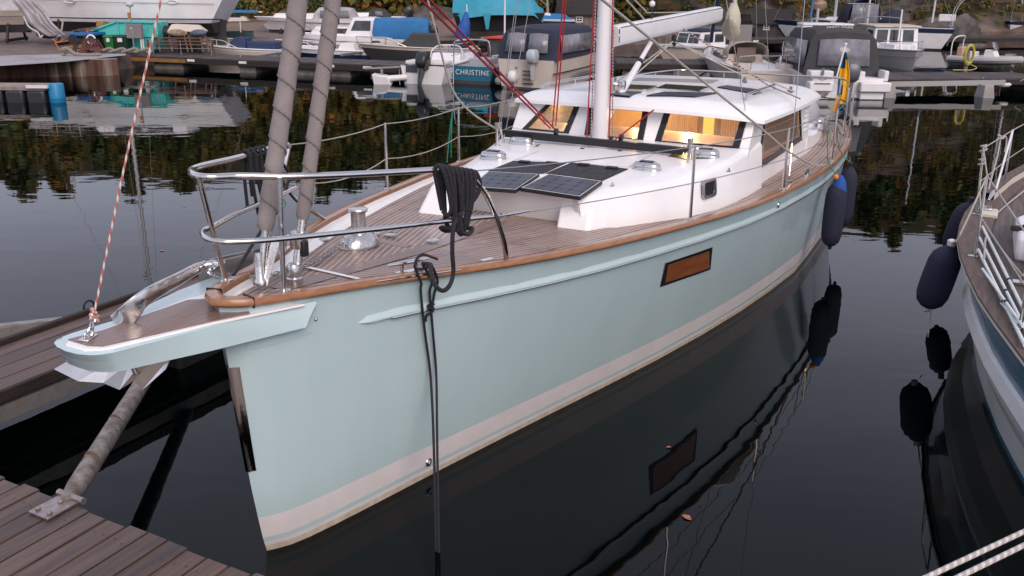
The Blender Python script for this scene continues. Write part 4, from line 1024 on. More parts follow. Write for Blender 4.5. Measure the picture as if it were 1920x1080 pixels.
for f in (.16,.34): 
    q=(B-A)*f; mb.tube([q+Vector((.0,0,0))+Matrix.Rotation(YA,3,'Z')@Vector((.0,.069*math.cos(a),.069*math.sin(a))) for a in [2*PI*k/14 for k in range(14)]],.008,5,closed=True)
mb.build('strap',pm('brown_line',(.12,.07,.04),rough=.8),o)
# ================================================================ ANCHOR on the bow roller
ah=pm('polished_anchor',(.76,.73,.71),(.64,.60,.57),scale=9,rough=.10,rough2=.22,metal=1,bump=.05)
ap=lambda x,y,z: Vector(at(x,y,z))
o=thing('anchor','polished stainless steel plough anchor stowed on the bowsprit roller','anchor',ap(215,690,1.40)); org=Vector(o.location)
sh=[ap(222,608,1.66),ap(240,590,1.72),ap(262,566,1.78),ap(290,547,1.80),ap(330,526,1.80),ap(365,506,1.80),ap(384,497,1.795)]
sh=smooth_path(sh,5); mb=MB(); rings=[]
for i,p in enumerate(sh):
    f=i/(len(sh)-1); hgt=.062-.032*f; wd=.012; t=(sh[min(i+1,len(sh)-1)]-sh[max(i-1,0)]).normalized(); x=Vector((-t.y,t.x,0)).normalized(); y=t.cross(x)
    if y.z<0: y=-y
    rings.append([p-org+x*wd*a+y*hgt*c for a,c in ((1,.7),(.5,1),(-.5,1),(-1,.7),(-1,-.8),(-.4,-1),(.4,-1),(1,-.8))])
mb.loft(rings,closed=True,caps=True)
mb.beam(ap(222,608,1.66)-org,ap(262,700,1.40)-org,.06,.03)
mb.build('shank',ah,o,bevel=.003)
mb=MB(); lo=[ap(101,692,1.42),ap(147,715,1.37),ap(193,718,1.35),ap(224,731,1.31),ap(251,714,1.36),ap(267,731,1.30),ap(311,692,1.42)]; hi=[ap(112,686,1.46),ap(150,684,1.48),ap(193,688,1.47),ap(222,694,1.46),ap(248,690,1.48),ap(270,684,1.49),ap(302,681,1.49)]
hi=[v+Vector((.02,.10,0)) for v in hi]; mb.loft([[v-org for v in lo],[v-org for v in hi],[v-org+Vector((.02,.16,.03)) for v in hi]]); q=mb.build('fluke',ah,o,smooth=False); m_=q.modifiers.new('t','SOLIDIFY'); m_.thickness=.012
mb=MB(); e=sh[-1]-org; mb.tube([e+Vector((.0,0,0)),e+Vector((.04,.02,.01)),e+Vector((.08,.04,0))],.018,10); mb.ball(e+Vector((.03,.015,.0)),.026); mb.ball(e+Vector((.09,.045,.0)),.024)
ce=YW(.28,-.30,sheer(.28)+.03)-org; mb.chain([e+Vector((.09,.045,0)),(e+ce)/2+Vector((0,0,-.01)),ce],.007,.045); mb.build('swivel',chrome,o)
mb=MB(); q1=ap(372,512,1.70)-org; q2=ap(438,497,1.70)-org; 
mb.beam(q1,q2+(q2-q1)*.3,.012,.10); mb.beam(q1+Vector((.03,.13,0)),q2+(q2-q1)*.3+Vector((.03,.13,0)),.012,.10); mb.beam(q1+Vector((.01,.06,-.05)),q2+Vector((.01,.06,-.05)),.13,.01); mb.build('roller_channel',pm('plate_metal2',(.40,.38,.37),rough=.35,metal=.8),o)
# halyard with shackles tied to the bowsprit tip
tw=strand('white_red_rope',(.60,.52,.48),(.38,.12,.11))
e=ap(168,632,1.69); o=thing('furling_line','red flecked white halyard shackled to the bowsprit tip','halyard',e)
l0_=loc_sl(e)[1]
def onlW(px,py,l0):
    q=Vector(onl(px,py,l0)); return YW(q.x,-q.y,q.z)
A=onlW(176,590,l0_*.98); B=onlW(238,290,l0_*.9); D=onlW(302,0,l0_*.8); D2=D+(D-B)*3.2
rope_uv(smooth_path([A-e,(A-e)*.5+(B-e)*.5+Vector((0,0,0)),B-e,D-e],8)+[D2-e],.006,.07,'rope',tw,o,8)
mb=MB(); mb.chain([Vector((0,0,.01)),(A-e)*.5,A-e],.0055,.05); mb.build('shackle_chain',chrome,o)
mb=MB(); mb.tube([ (A-e)+Vector((.016*math.cos(a),.012*math.sin(a*1.3),-.035+.07*a/18)) for a in [k*.7 for k in range(26)]],.008,6); mb.build('knot',pm('knot_cream_red',(.6,.5,.45),(.45,.12,.10),scale=60,rough=.8),o)
# ================================================================ ROPES at the bow
def rope_thing(name,label,cat,paths,r,matl,k=6,group=None,part='rope'):
    P0=Vector(paths[0][0]); o=thing(name,label,cat,P0,0,group); mb=MB()
    for p in paths: mb.curve([Vector(q)-P0 for q in p],r,8,k)
    mb.build(part,matl,o); return o
rl=[Vector(q) for q in smooth_path(tr,6)]
def ywv(v): return YW(v.x,-v.y,v.z)
# coil hung over the near end of the pulpit
rnd=random.Random(3); paths=[]
ca=ywv(pz(822,320)); cb=ywv(Vector(onl(884,330,.78)))
dn=Vector((SA,-CA,0))   # towards port
for i in range(8):
    f=i/7; p=ca+(cb-ca)*(f*.95+.02); drop=rnd.uniform(.29,.43)*(1-.35*abs(f-.45)); sh_=(.5-f)*.10+rnd.uniform(-.022,.022); along=(cb-ca).normalized()
    q=p+along*sh_
    paths.append([q+dn*(-.028)-Vector((0,0,drop*.9)),q*.5+p*.5+dn*(-.034)-Vector((0,0,drop*.4)),p-dn*.030,p+Vector((0,0,.034)),p+dn*.032,q*.45+p*.55+dn*.045-Vector((0,0,drop*.4)),q+dn*.04-Vector((0,0,drop*.85)),q+dn*.01-Vector((0,0,drop)),q-dn*.024-Vector((0,0,drop*.92))])
p=ca+(cb-ca)*.25; q=ca+(cb-ca)*.75
for zz in (.36,): paths.append([p+dn*.06-Vector((0,0,zz)),(p+q)/2+dn*.085-Vector((0,0,zz+.02)),q+dn*.06-Vector((0,0,zz-.02)),q-dn*.05-Vector((0,0,zz)),(p+q)/2-dn*.07-Vector((0,0,zz+.02)),p-dn*.05-Vector((0,0,zz)),p+dn*.05-Vector((0,0,zz))])
paths.append([cb-dn*.03,cb+Vector((0,0,.03))+(cb-ca)*.12,cb+(cb-ca)*.28-Vector((0,0,.05)),cb+(cb-ca)*.12-Vector((0,0,.14)),cb-(cb-ca)*.05-Vector((0,0,.17))])
c0w=YW(CS,CL,sheer(CS)+.07)
tail=[onlW(866,400,.86),onlW(851,425,.87),onlW(848,470,.87),onlW(850,510,.86),onlW(843,535,.86),onlW(830,545,.84),onlW(816,535,.82),onlW(808,512,.76),onlW(806,497,.70),c0w]
paths.append(tail); paths.append([onlW(862,400,.88),onlW(864,430,.88),onlW(863,431,.88)])
rope_thing('mooring_rope','thick black rope coiled over the near end of the pulpit, tail to the cleat','rope',paths,.0142,blackrope)
# small coil on the far side rail
pa=ywv(pz(462,291)); pb=ywv(pz(490,284)); paths=[]
for i in range(4):
    f=i/3; p=pa+(pb-pa)*f*1.1; drop=.40-.08*(i%3)
    paths.append([p-dn*.03-Vector((0,0,drop*.9)),p-dn*.034-Vector((0,0,.15)),p-dn*.026,p+Vector((0,0,.03)),p+dn*.028,p+dn*.035-Vector((0,0,.18)),p+dn*.02+(pb-pa)*.3-Vector((0,0,drop))])
paths.append([pb+dn*.03,pb+dn*.04+(pb-pa)*1.2-Vector((0,0,.12)),pb+(pb-pa)*1.6-Vector((0,0,.30)),YW(.42,-.27,sheer(.4))])
rope_thing('mooring_rope','black rope hung in loops on the far side of the pulpit','rope',paths,.0115,blackrope)
# doubled line from the cleat down to the water
def hangpt(px,py,o_=.03):
    h=hullhit(px,py); 
    return YW(h[0],h[1]+o_,h[2]) if h else None
w1=Vector(at(822,1052,-.05)); 
hp=hangpt(797,700,.07)
def H(px,py,o_=.04): return hangpt(px,py,o_)
a1=[c0w+Vector((-.05,-.03,-.01)),H(776,528,.055),H(779,545,.04),H(787,620,.04),H(793,700,.06),hp+(w1-hp)*.35+Vector((-.012,0,0)),w1+Vector((-.012,0,0))]
kn=H(798,574,.04)
a2=[c0w+Vector((0,-.02,.0)),H(797,524,.05),H(797,545,.035),kn,H(802,620,.04),H(804,700,.06),hp+(w1-hp)*.35+Vector((.012,0,0)),w1+Vector((.004,0,.02))]
a3=[c0w+Vector((.05,.0,.0)),H(808,522,.05),H(806,548,.035),kn+Vector((.012,0,.02)),kn+Vector((.01,0,-.03)),kn+Vector((-.03,0,-.06)),kn+Vector((-.035,0,-.10))]
lp1=[c0w+Vector((-.05,-.03,-.01)),c0w+Vector((-.035,-.01,.035)),c0w+Vector((0,.01,.055)),c0w+Vector((.05,.03,.035)),c0w+Vector((.09,.045,.015))]
lp2=[c0w+Vector((-.05,-.03,-.025)),c0w+Vector((0,-.015,-.03)),c0w+Vector((.06,.015,-.015))]
kk=[kn+Vector((.02*math.cos(a),.014*math.sin(a),-.03*a/6+.02)) for a in [k*.9 for k in range(9)]]
rope_thing('mooring_line','doubled black bow line from the port cleat hanging down the hull into the water','rope',[a1,a2,a3,lp1,lp2,kk],.0088,blackrope)
# ================================================================ FENDERS
navy=pm('navy_fender_cloth',(.012,.014,.035),(.018,.02,.045),scale=30,rough=.85,bump=.3)
def fender(p,r,h,label,tilt=(0,0),group=None,endm=None,nm='fender',bodym=None):
    """p = top eye position (world)"""
    o=thing(nm,label,'fender',p,0,group); o.rotation_euler=(tilt[0],tilt[1],0)
    mb=MB(); mb.lathe([(r*.16,-.02),(r*.22,-.05),(r*.55,-.085),(r*.85,-.14),(r*.98,-.22),(r,-.35),(r,-h+.24),(r*.97,-h+.14),(r*.8,-h+.06),(r*.45,-h+.012),(r*.18,-h)],(0,0,0),22); mb.build('body',bodym or navy,o)
    mb=MB(); mb.lathe([(r*.10,.02),(r*.3,.0),(r*.24,-.05)],(0,0,0),12); mb.lathe([(r*.2,-h),(r*.2,-h-.03),(r*.08,-h-.045)],(0,0,0),12); mb.build('end_eye',endm or black,o)
    return o
green=pm('green_line',(.02,.22,.15),rough=.7)
f1=YW(8.02,2.12,1.22); f2=YW(8.95,2.12,1.25)
g1=fender(f1,.125,.86,'black cylindrical fender with a blue and orange tied top hanging on the yacht quarter'); g2=fender(f2,.115,.84,'plain black fender hanging behind the blue topped one on the yacht quarter')
mb=MB(); mb.lathe([(.03,.03),(.05,.0),(.075,-.04),(.09,-.1),(.10,-.16)],(0.02,-.0,0),10); mb.build('blue_cover',pm('blue_cloth',(.01,.07,.30),rough=.8),g1)
mb=MB(); mb.ball((-.05,-.05,.02),.035); mb.build('orange_tie',pm('orange_cloth',(.75,.22,.02),rough=.8),g1)
rope_thing('fender_line','green line from the lifeline to the blue topped fender','rope',[[YW(7.9,1.95,sheer(8)+.60),YW(7.95,1.98,sheer(8)+.1),f1]],.006,green,3)
rope_thing('fender_line','green line from the lifeline down to the plain black fender','rope',[[YW(8.55,1.92,sheer(8)+.62),YW(8.8,1.98,sheer(8)+.1),f2]],.006,green,3)
s1_=onlW(848,208,-1.78); rope_thing('fender_line','green line looped over the starboard lifeline','rope',[[onlW(848,208,-1.80),onlW(843,250,-1.82),onlW(838,305,-1.84)],[onlW(848,208,-1.80),onlW(846,260,-1.8),onlW(846,296,-1.82)]],.006,green,3)
rope_thing('fender_line','thin green line dangling from the pulpit beside the furled sails','rope',[[onlW(519,372,-.5),onlW(512,390,-.5),onlW(518,402,-.5),onlW(535,385,-.5),onlW(530,372,-.5)]],.0035,green,5)
# ================================================================ FLAG
base=sternp(1561,172,12.66); topf=sternp(1586,83,12.72); bw_=ywv(base); tw_=ywv(topf)
o=thing('ensign','blue and yellow Swedish flag hanging limp from a white staff at the yacht stern','flag',bw_)
mb=MB(); mb.cyl((0,0,0),tw_-bw_,.014,n=10); mb.ball(tw_-bw_,.024); mb.build('staff',pm('staff_white',(.75,.73,.7),rough=.4),o)
fl=pm('flag_blue',(.008,.065,.16),rough=.85); fy=pm('flag_yellow',(.80,.42,.012),rough=.85)
def S(px,py,ss=12.70): return ywv(sternp(px,py,ss))-bw_
mb=MB(); d_=tw_-bw_
ys=[98,112,128,145,160,178,195,208]
cols=[[1581,1579,1576,1573,1571,1569,1565,1561],[1584,1583,1580,1577,1575,1574,1569,1565],[1586,1586,1585,1583,1581,1579,1575,1570],[1587,1588,1589,1589,1588,1586,1582,1576],[1587,1590,1592,1593,1592,1590,1586,1580]]
L_=[[S(cols[c][i],ys[i],12.70+.05*(c%2)+.02*math.sin(i*.9)) for i in range(8)] for c in range(5)]
cm=[[0,0,1,0,0,1,1],[0,0,1,1,0,1,1],[0,1,1,1,1,1,0],[0,1,1,1,1,1,0]]
for c in range(4):
    for i in range(7): mb.add([L_[c][i],L_[c+1][i],L_[c+1][i+1],L_[c][i+1]],[(0,1,2,3)],cm[c][i])
q=mb.build('cloth',[fl,fy],o,smooth=False); sd2=q.modifiers.new('thick','SOLIDIFY'); sd2.thickness=.006
# pale grey rolled item (liferaft canister) on the aft deck
lrp=ywv(Vp(11.35,1.05,1.50)); o=thing('outboard_cover','large rounded light grey covered dome on the yacht aft deck','cover',lrp-Vector((0,0,.12)))
mb=MB(); mb.lathe([(.17,0),(.21,.04),(.235,.14),(.22,.25),(.16,.33),(.05,.365),(.001,.37)],(0,0,0),24); mb.lathe([(.14,0),(.18,.04),(.20,.12),(.18,.22),(.12,.29),(.001,.32)],(-.30,-.02,.03),24); q=mb.build('shell',pm('grey_cover',(.36,.34,.37),(.31,.29,.32),scale=4,rough=.55),o)
mb=MB(); mb.box((0,0,.02),(.2,.2,.05)); mb.build('base',black,o)
# fallen leaf on the water
def leaf(px,py,label,sz=.035,ang=0):
    q=at(px,py,.006); M=Matrix.Rotation(ang,3,'Z'); mb=MB(); P=[(0,-1,0),(.45,-.5,.05),(.7,.1,.1),(.4,.6,.05),(0,1.1,0),(-.45,.6,.08),(-.6,0,.12),(-.4,-.6,.05)]
    mb.add([M@Vector(p)*sz for p in P]+[Vector((0,0,0))],[(i,(i+1)%8,8) for i in range(8)]); o=mb.build('fallen_leaf',pm('leaf_brown',(.45,.18,.10),(.3,.10,.05),scale=30,rough=.6),loc=q); tag(o,label,'leaf'); return o
leaf(1288,970,'reddish leaf floating beside the yacht reflection near the hull window image',.04,.6); leaf(304,470,'pale leaf floating on the water beyond the jetty',.035,1); leaf(1254,838,'tiny pale leaf floating on the dark hull reflection',.02,2)
# ================================================================ NEIGHBOUR BOAT at the right
RE=[(-1.5,5.2),(0,4.85),(1,4.58),(2,4.32),(3.0,4.08),(3.42,3.97),(3.84,3.87),(4.36,3.76),(5.02,3.66),(5.63,3.585),(6.3,3.545),(7.0,3.56),(8,3.66),(9.1,3.84),(10.4,4.15),(11.6,4.6),(12.4,5.1)]
RZ=1.12; cen=5.35
def re(s): return lerp([a for a,b in RE],[b for a,b in RE],s)
ro=YW(5,cen,0); o=thing('sailing_yacht','older white sailing yacht with a blue band and worn brown deck, right edge','sailing yacht',ro,YA)
def r3(s,l,z): return Vector((s-5,-(l-cen),z))
RS=[-1.5,-.5,.5,1.3,2,2.7,3.2,3.7,4.2,4.8,5.4,6.0,6.6,7.2,8,9.1,10.4,11.6,12.4]
def rsec(s,z):
    l=re(s); t=z/RZ; w=cen-l; wl=w-.30*(1-t)**.7 if z>=0 else (w-.30)*(1+z)
    return wl
lv=[-.5,-.2,0,.06,.3,.48,.58,.67,.69,.90,1.09,RZ]
rub={.74:.035,.62:.02,.76:.035}
mb=MB()
for sg in (1,-1):
    for i in range(len(lv)-1):
        mi=3 if lv[i]<0 else (1 if lv[i]<.06 else (0 if lv[i]<.48 else (2 if lv[i]<.69 else (1 if lv[i]<1.09 else 2))))
        mb.loft([[r3(s,cen-sg*(rsec(s,z)+{.48:.055,.58:.075,.67:.03}.get(z,0)),z) for s in RS] for z in (lv[i],lv[i+1])],mi=mi)
for s in (RS[0],RS[-1]):
    a=[r3(s,cen-rsec(s,z),z) for z in lv]; b_=[r3(s,cen+rsec(s,z),z) for z in lv]; mb.loft([a,b_],mi=0)
mb.build('hull',[pm('old_gelcoat',(.66,.65,.65),(.58,.57,.56),scale=2,rough=.35),pm('blue_band',(.018,.11,.20),(.025,.13,.225),scale=2,rough=.25,coat=.3),pm('old_white',(.76,.75,.76),(.68,.67,.68),scale=3,rough=.4),black],o,ang=40)
deckbrown=pm('worn_deck',(.135,.095,.08),(.085,.058,.05),scale=4,rough=.75,bump=.3,stretch=(1,8,1))
rd=pm('worn_teak',(.15,.115,.10),(.075,.055,.048),scale=3,rough=.7,stretch=(.8,12,1),bump=.4)
mb=MB(); mb.loft([[r3(s,cen-sg*(rsec(s,RZ)+.01),RZ-.01) for s in RS] for sg in (1,-1)]); mb.loft([[r3(s,cen-(rsec(s,RZ)+.02),RZ) for s in RS],[r3(s,cen-(rsec(s,RZ)+.02),RZ+.02) for s in RS],[r3(s,cen-(rsec(s,RZ)-.28),RZ+.02) for s in RS],[r3(s,cen-(rsec(s,RZ)-.28),RZ-.005) for s in RS]]); mb.build('side_deck',deckbrown,o)
mb=MB(); mb.loft([[r3(s,cen-(rsec(s,RZ)-.285),RZ+.004) for s in RS],[r3(s,cen-(rsec(s,RZ)-.8),RZ+.004) for s in RS]]); 
mb.build('planked_deck',rd,o)
mb=MB(); mb.loft([[r3(s,cen-(rsec(s,RZ)-.15),RZ+.10) for s in RS if s>7.3],[r3(s,cen-(rsec(s,RZ)-.02),RZ+.10) for s in RS if s>7.3],[r3(s,cen-(rsec(s,RZ)-.02),RZ) for s in RS if s>7.3]]); mb.build('stern_bulwark',deckbrown,o)
mb=MB(); mb.loft([[r3(s,cen-(rsec(s,RZ)-.155),RZ+.10) for s in RS if s>7.3],[r3(s,cen-(rsec(s,RZ)-.155),RZ) for s in RS if s>7.3]]); mb.build('bulwark_face',pm('cream_paint',(.6,.55,.47),rough=.5),o)
mb=MB(); mb.loft([[r3(s,cen-(rsec(s,RZ)+.022),RZ-.02) for s in RS],[r3(s,cen-(rsec(s,RZ)+.022),RZ+.004) for s in RS]]); mb.build('rub_strip',pm('cream_paint',(.6,.55,.47)),o)
def RP3(px,py,z): q=at(px,py,z); s,l=loc_sl(q); return r3(s,l,z)
# coachroof edge
mb=MB(); A=[RP3(1899,440,1.16),RP3(1902,482,1.16),RP3(1935,488,1.16),RP3(2010,640,1.16),r3(2.2,cen-.5,1.16),r3(1.2,cen,1.16),r3(2.2,cen+.5,1.16),r3(4.5,cen+.95,1.16),r3(7.6,cen+.9,1.16),r3(8.3,cen+.6,1.16),r3(8.3,cen-.6,1.16)]
mb.prism([(v.x,v.y) for v in A],RZ-.0,RZ+.22); mb.build('coachroof',pm('old_white',(.6,.6,.6)),o,bevel=.03)
mb=MB(); q=RP3(1903,448,1.25); mb.box(q+Vector((0,0,.1)),(.05,.1,.05)); mb.box(q+Vector((.02,-.06,.1)),(.04,.05,.07)); mb.build('deck_block',black,o,bevel=.01)
# stanchions, lifelines
rails=[]
sts=[((1831,403),(1844,278)),((1827,482),(1851,329)),((1912,618),None),((1882,350),(1899,244)),((2010,250),None)]
tops=[]
for bpx,tpx in sts:
    b_=RP3(bpx[0],bpx[1],RZ+.02); tp_=None
    if tpx:
        # top: same plan distance along the view ray depth
        P=Vector(at(bpx[0],bpx[1],RZ+.02)); q=atY(tpx[0],tpx[1],P.y+.03); s,l=loc_sl(q); tp_=r3(s,l,q.z)
    else: tp_=b_+Vector((0,.02,.62))
    mb=MB(); mb.tube([b_,tp_],[.0135,.011],10); mb.box(b_+Vector((0,0,.006)),(.05,.11,.012)); mb.build('stanchion',chrome,o); tops.append(tp_)
mb=MB(); mb.tube([tops[3],RP3(1867,357,RZ+.1)],.012,8); mb.build('stanchion_brace',pm('white_tube',(.7,.7,.72),rough=.3),o)
mb=MB()
for pts in ([tops[4],tops[3],tops[0],tops[1],tops[2]],):
    mb.tube(pts,.006,6)
hm=lambda i,f:(RP3(*sts[i][0],RZ+.02)*(1-f)+tops[i]*f)
mb.tube([hm(4,.5),hm(3,.5),hm(0,.5),hm(1,.5),hm(2,.5)],.005,6); mb.build('lifeline',whiterope,o)
mb=MB()
for i,f in ((0,.98),(0,.78),): q=hm(i,f); mb.tube([q+Vector((.03*math.cos(a),.03*math.sin(a),.008*a-.03)) for a in [k*.8 for k in range(14)]],.010,6)
q=tops[3]*.55+tops[0]*.45; mb.tube([q+Vector((.03*math.cos(a),.03*math.sin(a),.007*a-.03)) for a in [k*.8 for k in range(12)]],.011,6); mb.curve([q,q+Vector((.12,-.05,0)),q+Vector((.16,-.07,-.08)),q+Vector((.15,-.07,-.18))],.010,6,5); mb.curve([q,q+Vector((-.05,0,-.2)),q+Vector((-.15,.02,-.42)),q+Vector((-.22,.03,-.55))],.010,6,5)
mb.build('rope_knot',whiterope,o)
mb=MB(); mb.curve([RP3(1920,358,RZ+.02),RP3(1870,400,RZ+.02),RP3(1850,440,RZ+.02),RP3(1845,485,RZ+.3)],.009,6,6); mb.curve([RP3(1845,418,RZ+.05),RP3(1880,470,RZ+.05),RP3(1920,520,RZ+.05)],.008,6,6); mb.build('deck_line',whiterope,o)
# chocks and cleat
mb=MB(); q=RP3(1858,372,RZ+.12); mb.tube([q+Vector((-.12,.02,.0)),q+Vector((0,0,.04)),q+Vector((.12,-.02,.06))],[.012,.025,.02],8); q=RP3(1850,393,RZ+.05); mb.box(q,(.16,.10,.06)); mb.build('mooring_cleat',chrome,o,bevel=.01)
mb=MB(); q=RP3(1855,400,RZ+.03); mb.box(q,(.3,.16,.05)); mb.build('fairlead_block',pm('cream_paint',(.6,.55,.47)),o,bevel=.01)
mb=MB(); q=RP3(1914,530,RZ+.02); mb.box(q,(.09,.12,.02)); mb.tube([q,q+Vector((0,0,.06)),q+Vector((.04,-.03,.08))],.012,6); mb.build('deck_hinge',chrome,o)
# poles lying on the side deck, each a thing
polem=pm('aqua_white_pole',(.68,.74,.75),(.60,.67,.68),scale=4,rough=.35)
labs=['longest pale pole lying along the right boat side deck, innermost of the bundle','second pale pole in the bundle on the right boat side deck, with a black collar','pale pole under the bundle on the right boat side deck, ending near the stanchion base','short pale pole crossing the bundle on the right boat side deck','thin pale batten lying alone outside the bundle on the right boat deck']
for (a,b_,r,lb) in (((1842,425),(1935,612),.017,labs[0]),((1836,445),(1930,632),.015,labs[1]),((1834,468),(1922,648),.017,labs[2]),((1842,504),(1918,612),.014,labs[3]),((1876,568),(1908,606),.006,labs[4])):
    A=at(a[0],a[1],RZ+.05+(.03 if 'cross' in lb else 0)); B=at(b_[0],b_[1],RZ+.05+(.03 if 'cross' in lb else 0)); t_=thing('pole',lb,'pole',A,0,'poles lying on the right boat deck'); mb=MB(); mb.cyl((0,0,0),B-A,r*.78,n=10); mb.build('tube',polem,t_)
    if r>.01: mb=MB(); q=(B-A)*.62; u=(B-A).normalized(); mb.cyl(q-u*.02,q+u*.02,r*1.0,n=10); mb.build('collar',black,t_)
# its fenders
e=YW(4.62,3.42,1.02)
cap_=pm('fender_rope_white',(.6,.58,.54),rough=.8)
g=fender(at(1786,452,1.10),.155,.70,'large navy cloth covered fender hanging clear of the right boat by a long rope',tilt=(0,.20),endm=cap_)
rope_thing('fender_line','light rope from the right boat lifeline to the large navy fender','rope',[[at(1851,329,RZ+.6),at(1800,440,1.22),at(1786,456,1.08)]],.008,whiterope,3)
g=fender(at(1824,372,1.12),.14,.66,'navy fender tucked behind the large one against the right boat',tilt=(0,.25),endm=black)
q=at(1741,575,.42); rope_thing('trailing_line','short line dangling from the bottom of the large navy fender','rope',[[at(1746,578,.38),at(1744,600,.30),at(1740,632,.2)]],.005,whiterope,3)
# twin white mooring lines at the lower right
tw2=strand('laid_rope',(.62,.58,.54),(.40,.37,.34))
for (a,b_,lb) in (((1700,1100),(1960,978),'laid white mooring line nearest the boats, upper of the two at the lower right'),((1750,1105),(1960,1003),'laid white mooring line, lower of the two at the lower right corner')):
    A=at(*a,.95);B=at(*b_,.95); d=(B-A); A2=A-d*1.2; t_=thing('mooring_line',lb,'rope',A,0,'white mooring lines at the lower right'); rope_uv([A2-A+(B-A2+d*2)*k/30 for k in range(31)],.0125,.055,'rope',tw2,t_,8)
# ================================================================ LAND, CLIFF, WOOD
def fbm(x,y,z=0,o=5,s=1.0):
    v=0;a=1;t=0
    for k in range(o): v+=a*noise.noise(Vector((x*s,y*s,z*s))); t+=a; a*=.5; s*=2.03
    return v/t
SHORE=[(-70,17),(-34,27.9),(-30,29.5),(-18.2,33.8),(-15.2,35.6),(-14.6,37.2),(-14.0,45.2),(-4.5,47),(2.5,53.5),(12,57.5),(22,61),(34,63),(60,64),(90,66)]
def shoreY(x):
    p=SHORE
    return np.interp(x,[a for a,b in p],[b for a,b in p])
def groundmat():
    m=pm('yard_ground',(.20,.145,.13),(.11,.082,.075),scale=1.6,rough=.9,bump=.5,bscale=40,detail=9); n=m.node_tree; b=n.nodes['Principled BSDF']; old=b.inputs['Base Color'].links[0].from_socket
    t=n.nodes.new('ShaderNodeTexCoord'); sp=n.nodes.new('ShaderNodeSeparateXYZ'); n.links.new(t.outputs['Object'],sp.inputs[0]); z=n.nodes.new('ShaderNodeTexNoise'); z.inputs['Scale'].default_value=.5; n.links.new(t.outputs['Object'],z.inputs['Vector'])
    ad=n.nodes.new('ShaderNodeMath'); ad.operation='MULTIPLY_ADD'; ad.inputs[1].default_value=6; n.links.new(z.outputs[0],ad.inputs[0]); n.links.new(sp.outputs[1],ad.inputs[2])
    mr=n.nodes.new('ShaderNodeMapRange'); mr.inputs[1].default_value=64.5; mr.inputs[2].default_value=66.5; n.links.new(ad.outputs[0],mr.inputs[0])
    z3=n.nodes.new('ShaderNodeTexNoise'); z3.inputs['Scale'].default_value=1.5; z3.inputs['Detail'].default_value=6; n.links.new(t.outputs['Object'],z3.inputs['Vector']); r=n.nodes.new('ShaderNodeValToRGB'); r.color_ramp.elements[0].color=(.018,.02,.007,1); r.color_ramp.elements[1].color=(.075,.045,.016,1); r.color_ramp.elements[0].position=.4; r.color_ramp.elements[1].position=.6; n.links.new(z3.outputs[0],r.inputs[0])
    mx=n.nodes.new('ShaderNodeMix'); mx.data_type='RGBA'; n.links.new(mr.outputs[0],mx.inputs[0]); n.links.new(old,mx.inputs[6]); n.links.new(r.outputs[0],mx.inputs[7]); n.links.new(mx.outputs[2],b.inputs['Base Color']); return m
# terrain behind: front edge is the quay line
def groundhill(x,h):
    cap=(12.2 if x<-6 else (12.2+(x+6)*.2 if x<12 else 15.8))*79/68-2.0
    return min(cap, h*.42 if h<6.5 else 2.73+(h-6.5)*1.7)
def groundz(x,Y):
    d=Y-63.0+ (4 if x<-8 else 0)*.0
    z=.6+max(0,min(1,(Y-50)/12))*.35
    hill=max(0,Y-(63.5 if x<12 else 62.5))
    return z+ (groundhill(x,hill))+ (.35*fbm(x,Y,0,4,.25)*min(1,max(0,(Y-56)/8)))
mb=MB(); rows=[]; 
poly=[]
xs=list(np.linspace(-70,90,81))
for x in xs:
    f=shoreY(x); row=[(x,f,-.6),(x,f,.0),(x,f,.6)]
    for k in range(1,28):
        Y=f+(108-f)*(k/27)**1.15; row.append((x,Y,groundz(x,Y)))
    rows.append(row)
mb.loft(rows); g=mb.build('boatyard_ground',groundmat(),ang=30); tag(g,kind='structure')
# wet pale concrete apron on the quay
mb=MB(); A=[at(-60,131,.604),at(0,123.5,.604),at(120,116,.604),at(236,103.5,.604),at(236,101,.604),at(118,101,.604),at(60,103,.604),at(0,104.5,.604),at(-60,106,.604)]
mb.add(A,[tuple(range(9))]); o=mb.build('quay_apron',quayc); tag(o,kind='structure')
# sheet piled quay wall
o=thing('sheet_pile_wall','rust brown sheet pile wall along the left quay, streaked with pale stains','quay wall',(-18,32,0))
mb=MB(); a=Vector((-34,27.1,0)); b_=Vector((-14.85,34.85,0)); n=150; T=[];B=[]
dv=(b_-a).normalized(); nv=Vector((dv.y,-dv.x,0))
for i in range(n+1):
    off=(.16 if (i%6) in (1,2,3) else .0)+.06; p=a+(b_-a)*i/n+nv*off-Vector((-18,32,0)).xy.to_3d(); T.append(p+Vector((0,0,.59))); B.append(p+Vector((0,0,-.4)))
mb.loft([B,T]); 
def stainmat():
    m=pm('rusty_piling',(.075,.030,.020),(.12,.06,.04),scale=1.2,rough=.8,stretch=(1,1,.2),bump=.5,detail=8); n=m.node_tree; b=n.nodes['Principled BSDF']
    old=b.inputs['Base Color'].links[0].from_socket
    t=n.nodes.new('ShaderNodeTexCoord'); mp=n.nodes.new('ShaderNodeMapping'); mp.inputs['Scale'].default_value=(1.8,1.8,.12); n.links.new(t.outputs['Object'],mp.inputs[0])
    z=n.nodes.new('ShaderNodeTexNoise'); z.inputs['Scale'].default_value=1.4; z.inputs['Detail'].default_value=6; n.links.new(mp.outputs[0],z.inputs['Vector'])
    r=n.nodes.new('ShaderNodeValToRGB'); r.color_ramp.elements[0].position=.58; r.color_ramp.elements[1].position=.68; n.links.new(z.outputs[0],r.inputs[0])
    mx=n.nodes.new('ShaderNodeMix'); mx.data_type='RGBA'; n.links.new(r.outputs[0],mx.inputs[0]); n.links.new(old,mx.inputs[6]); mx.inputs[7].default_value=(.30,.24,.19,1); n.links.new(mx.outputs[2],b.inputs['Base Color']); return m
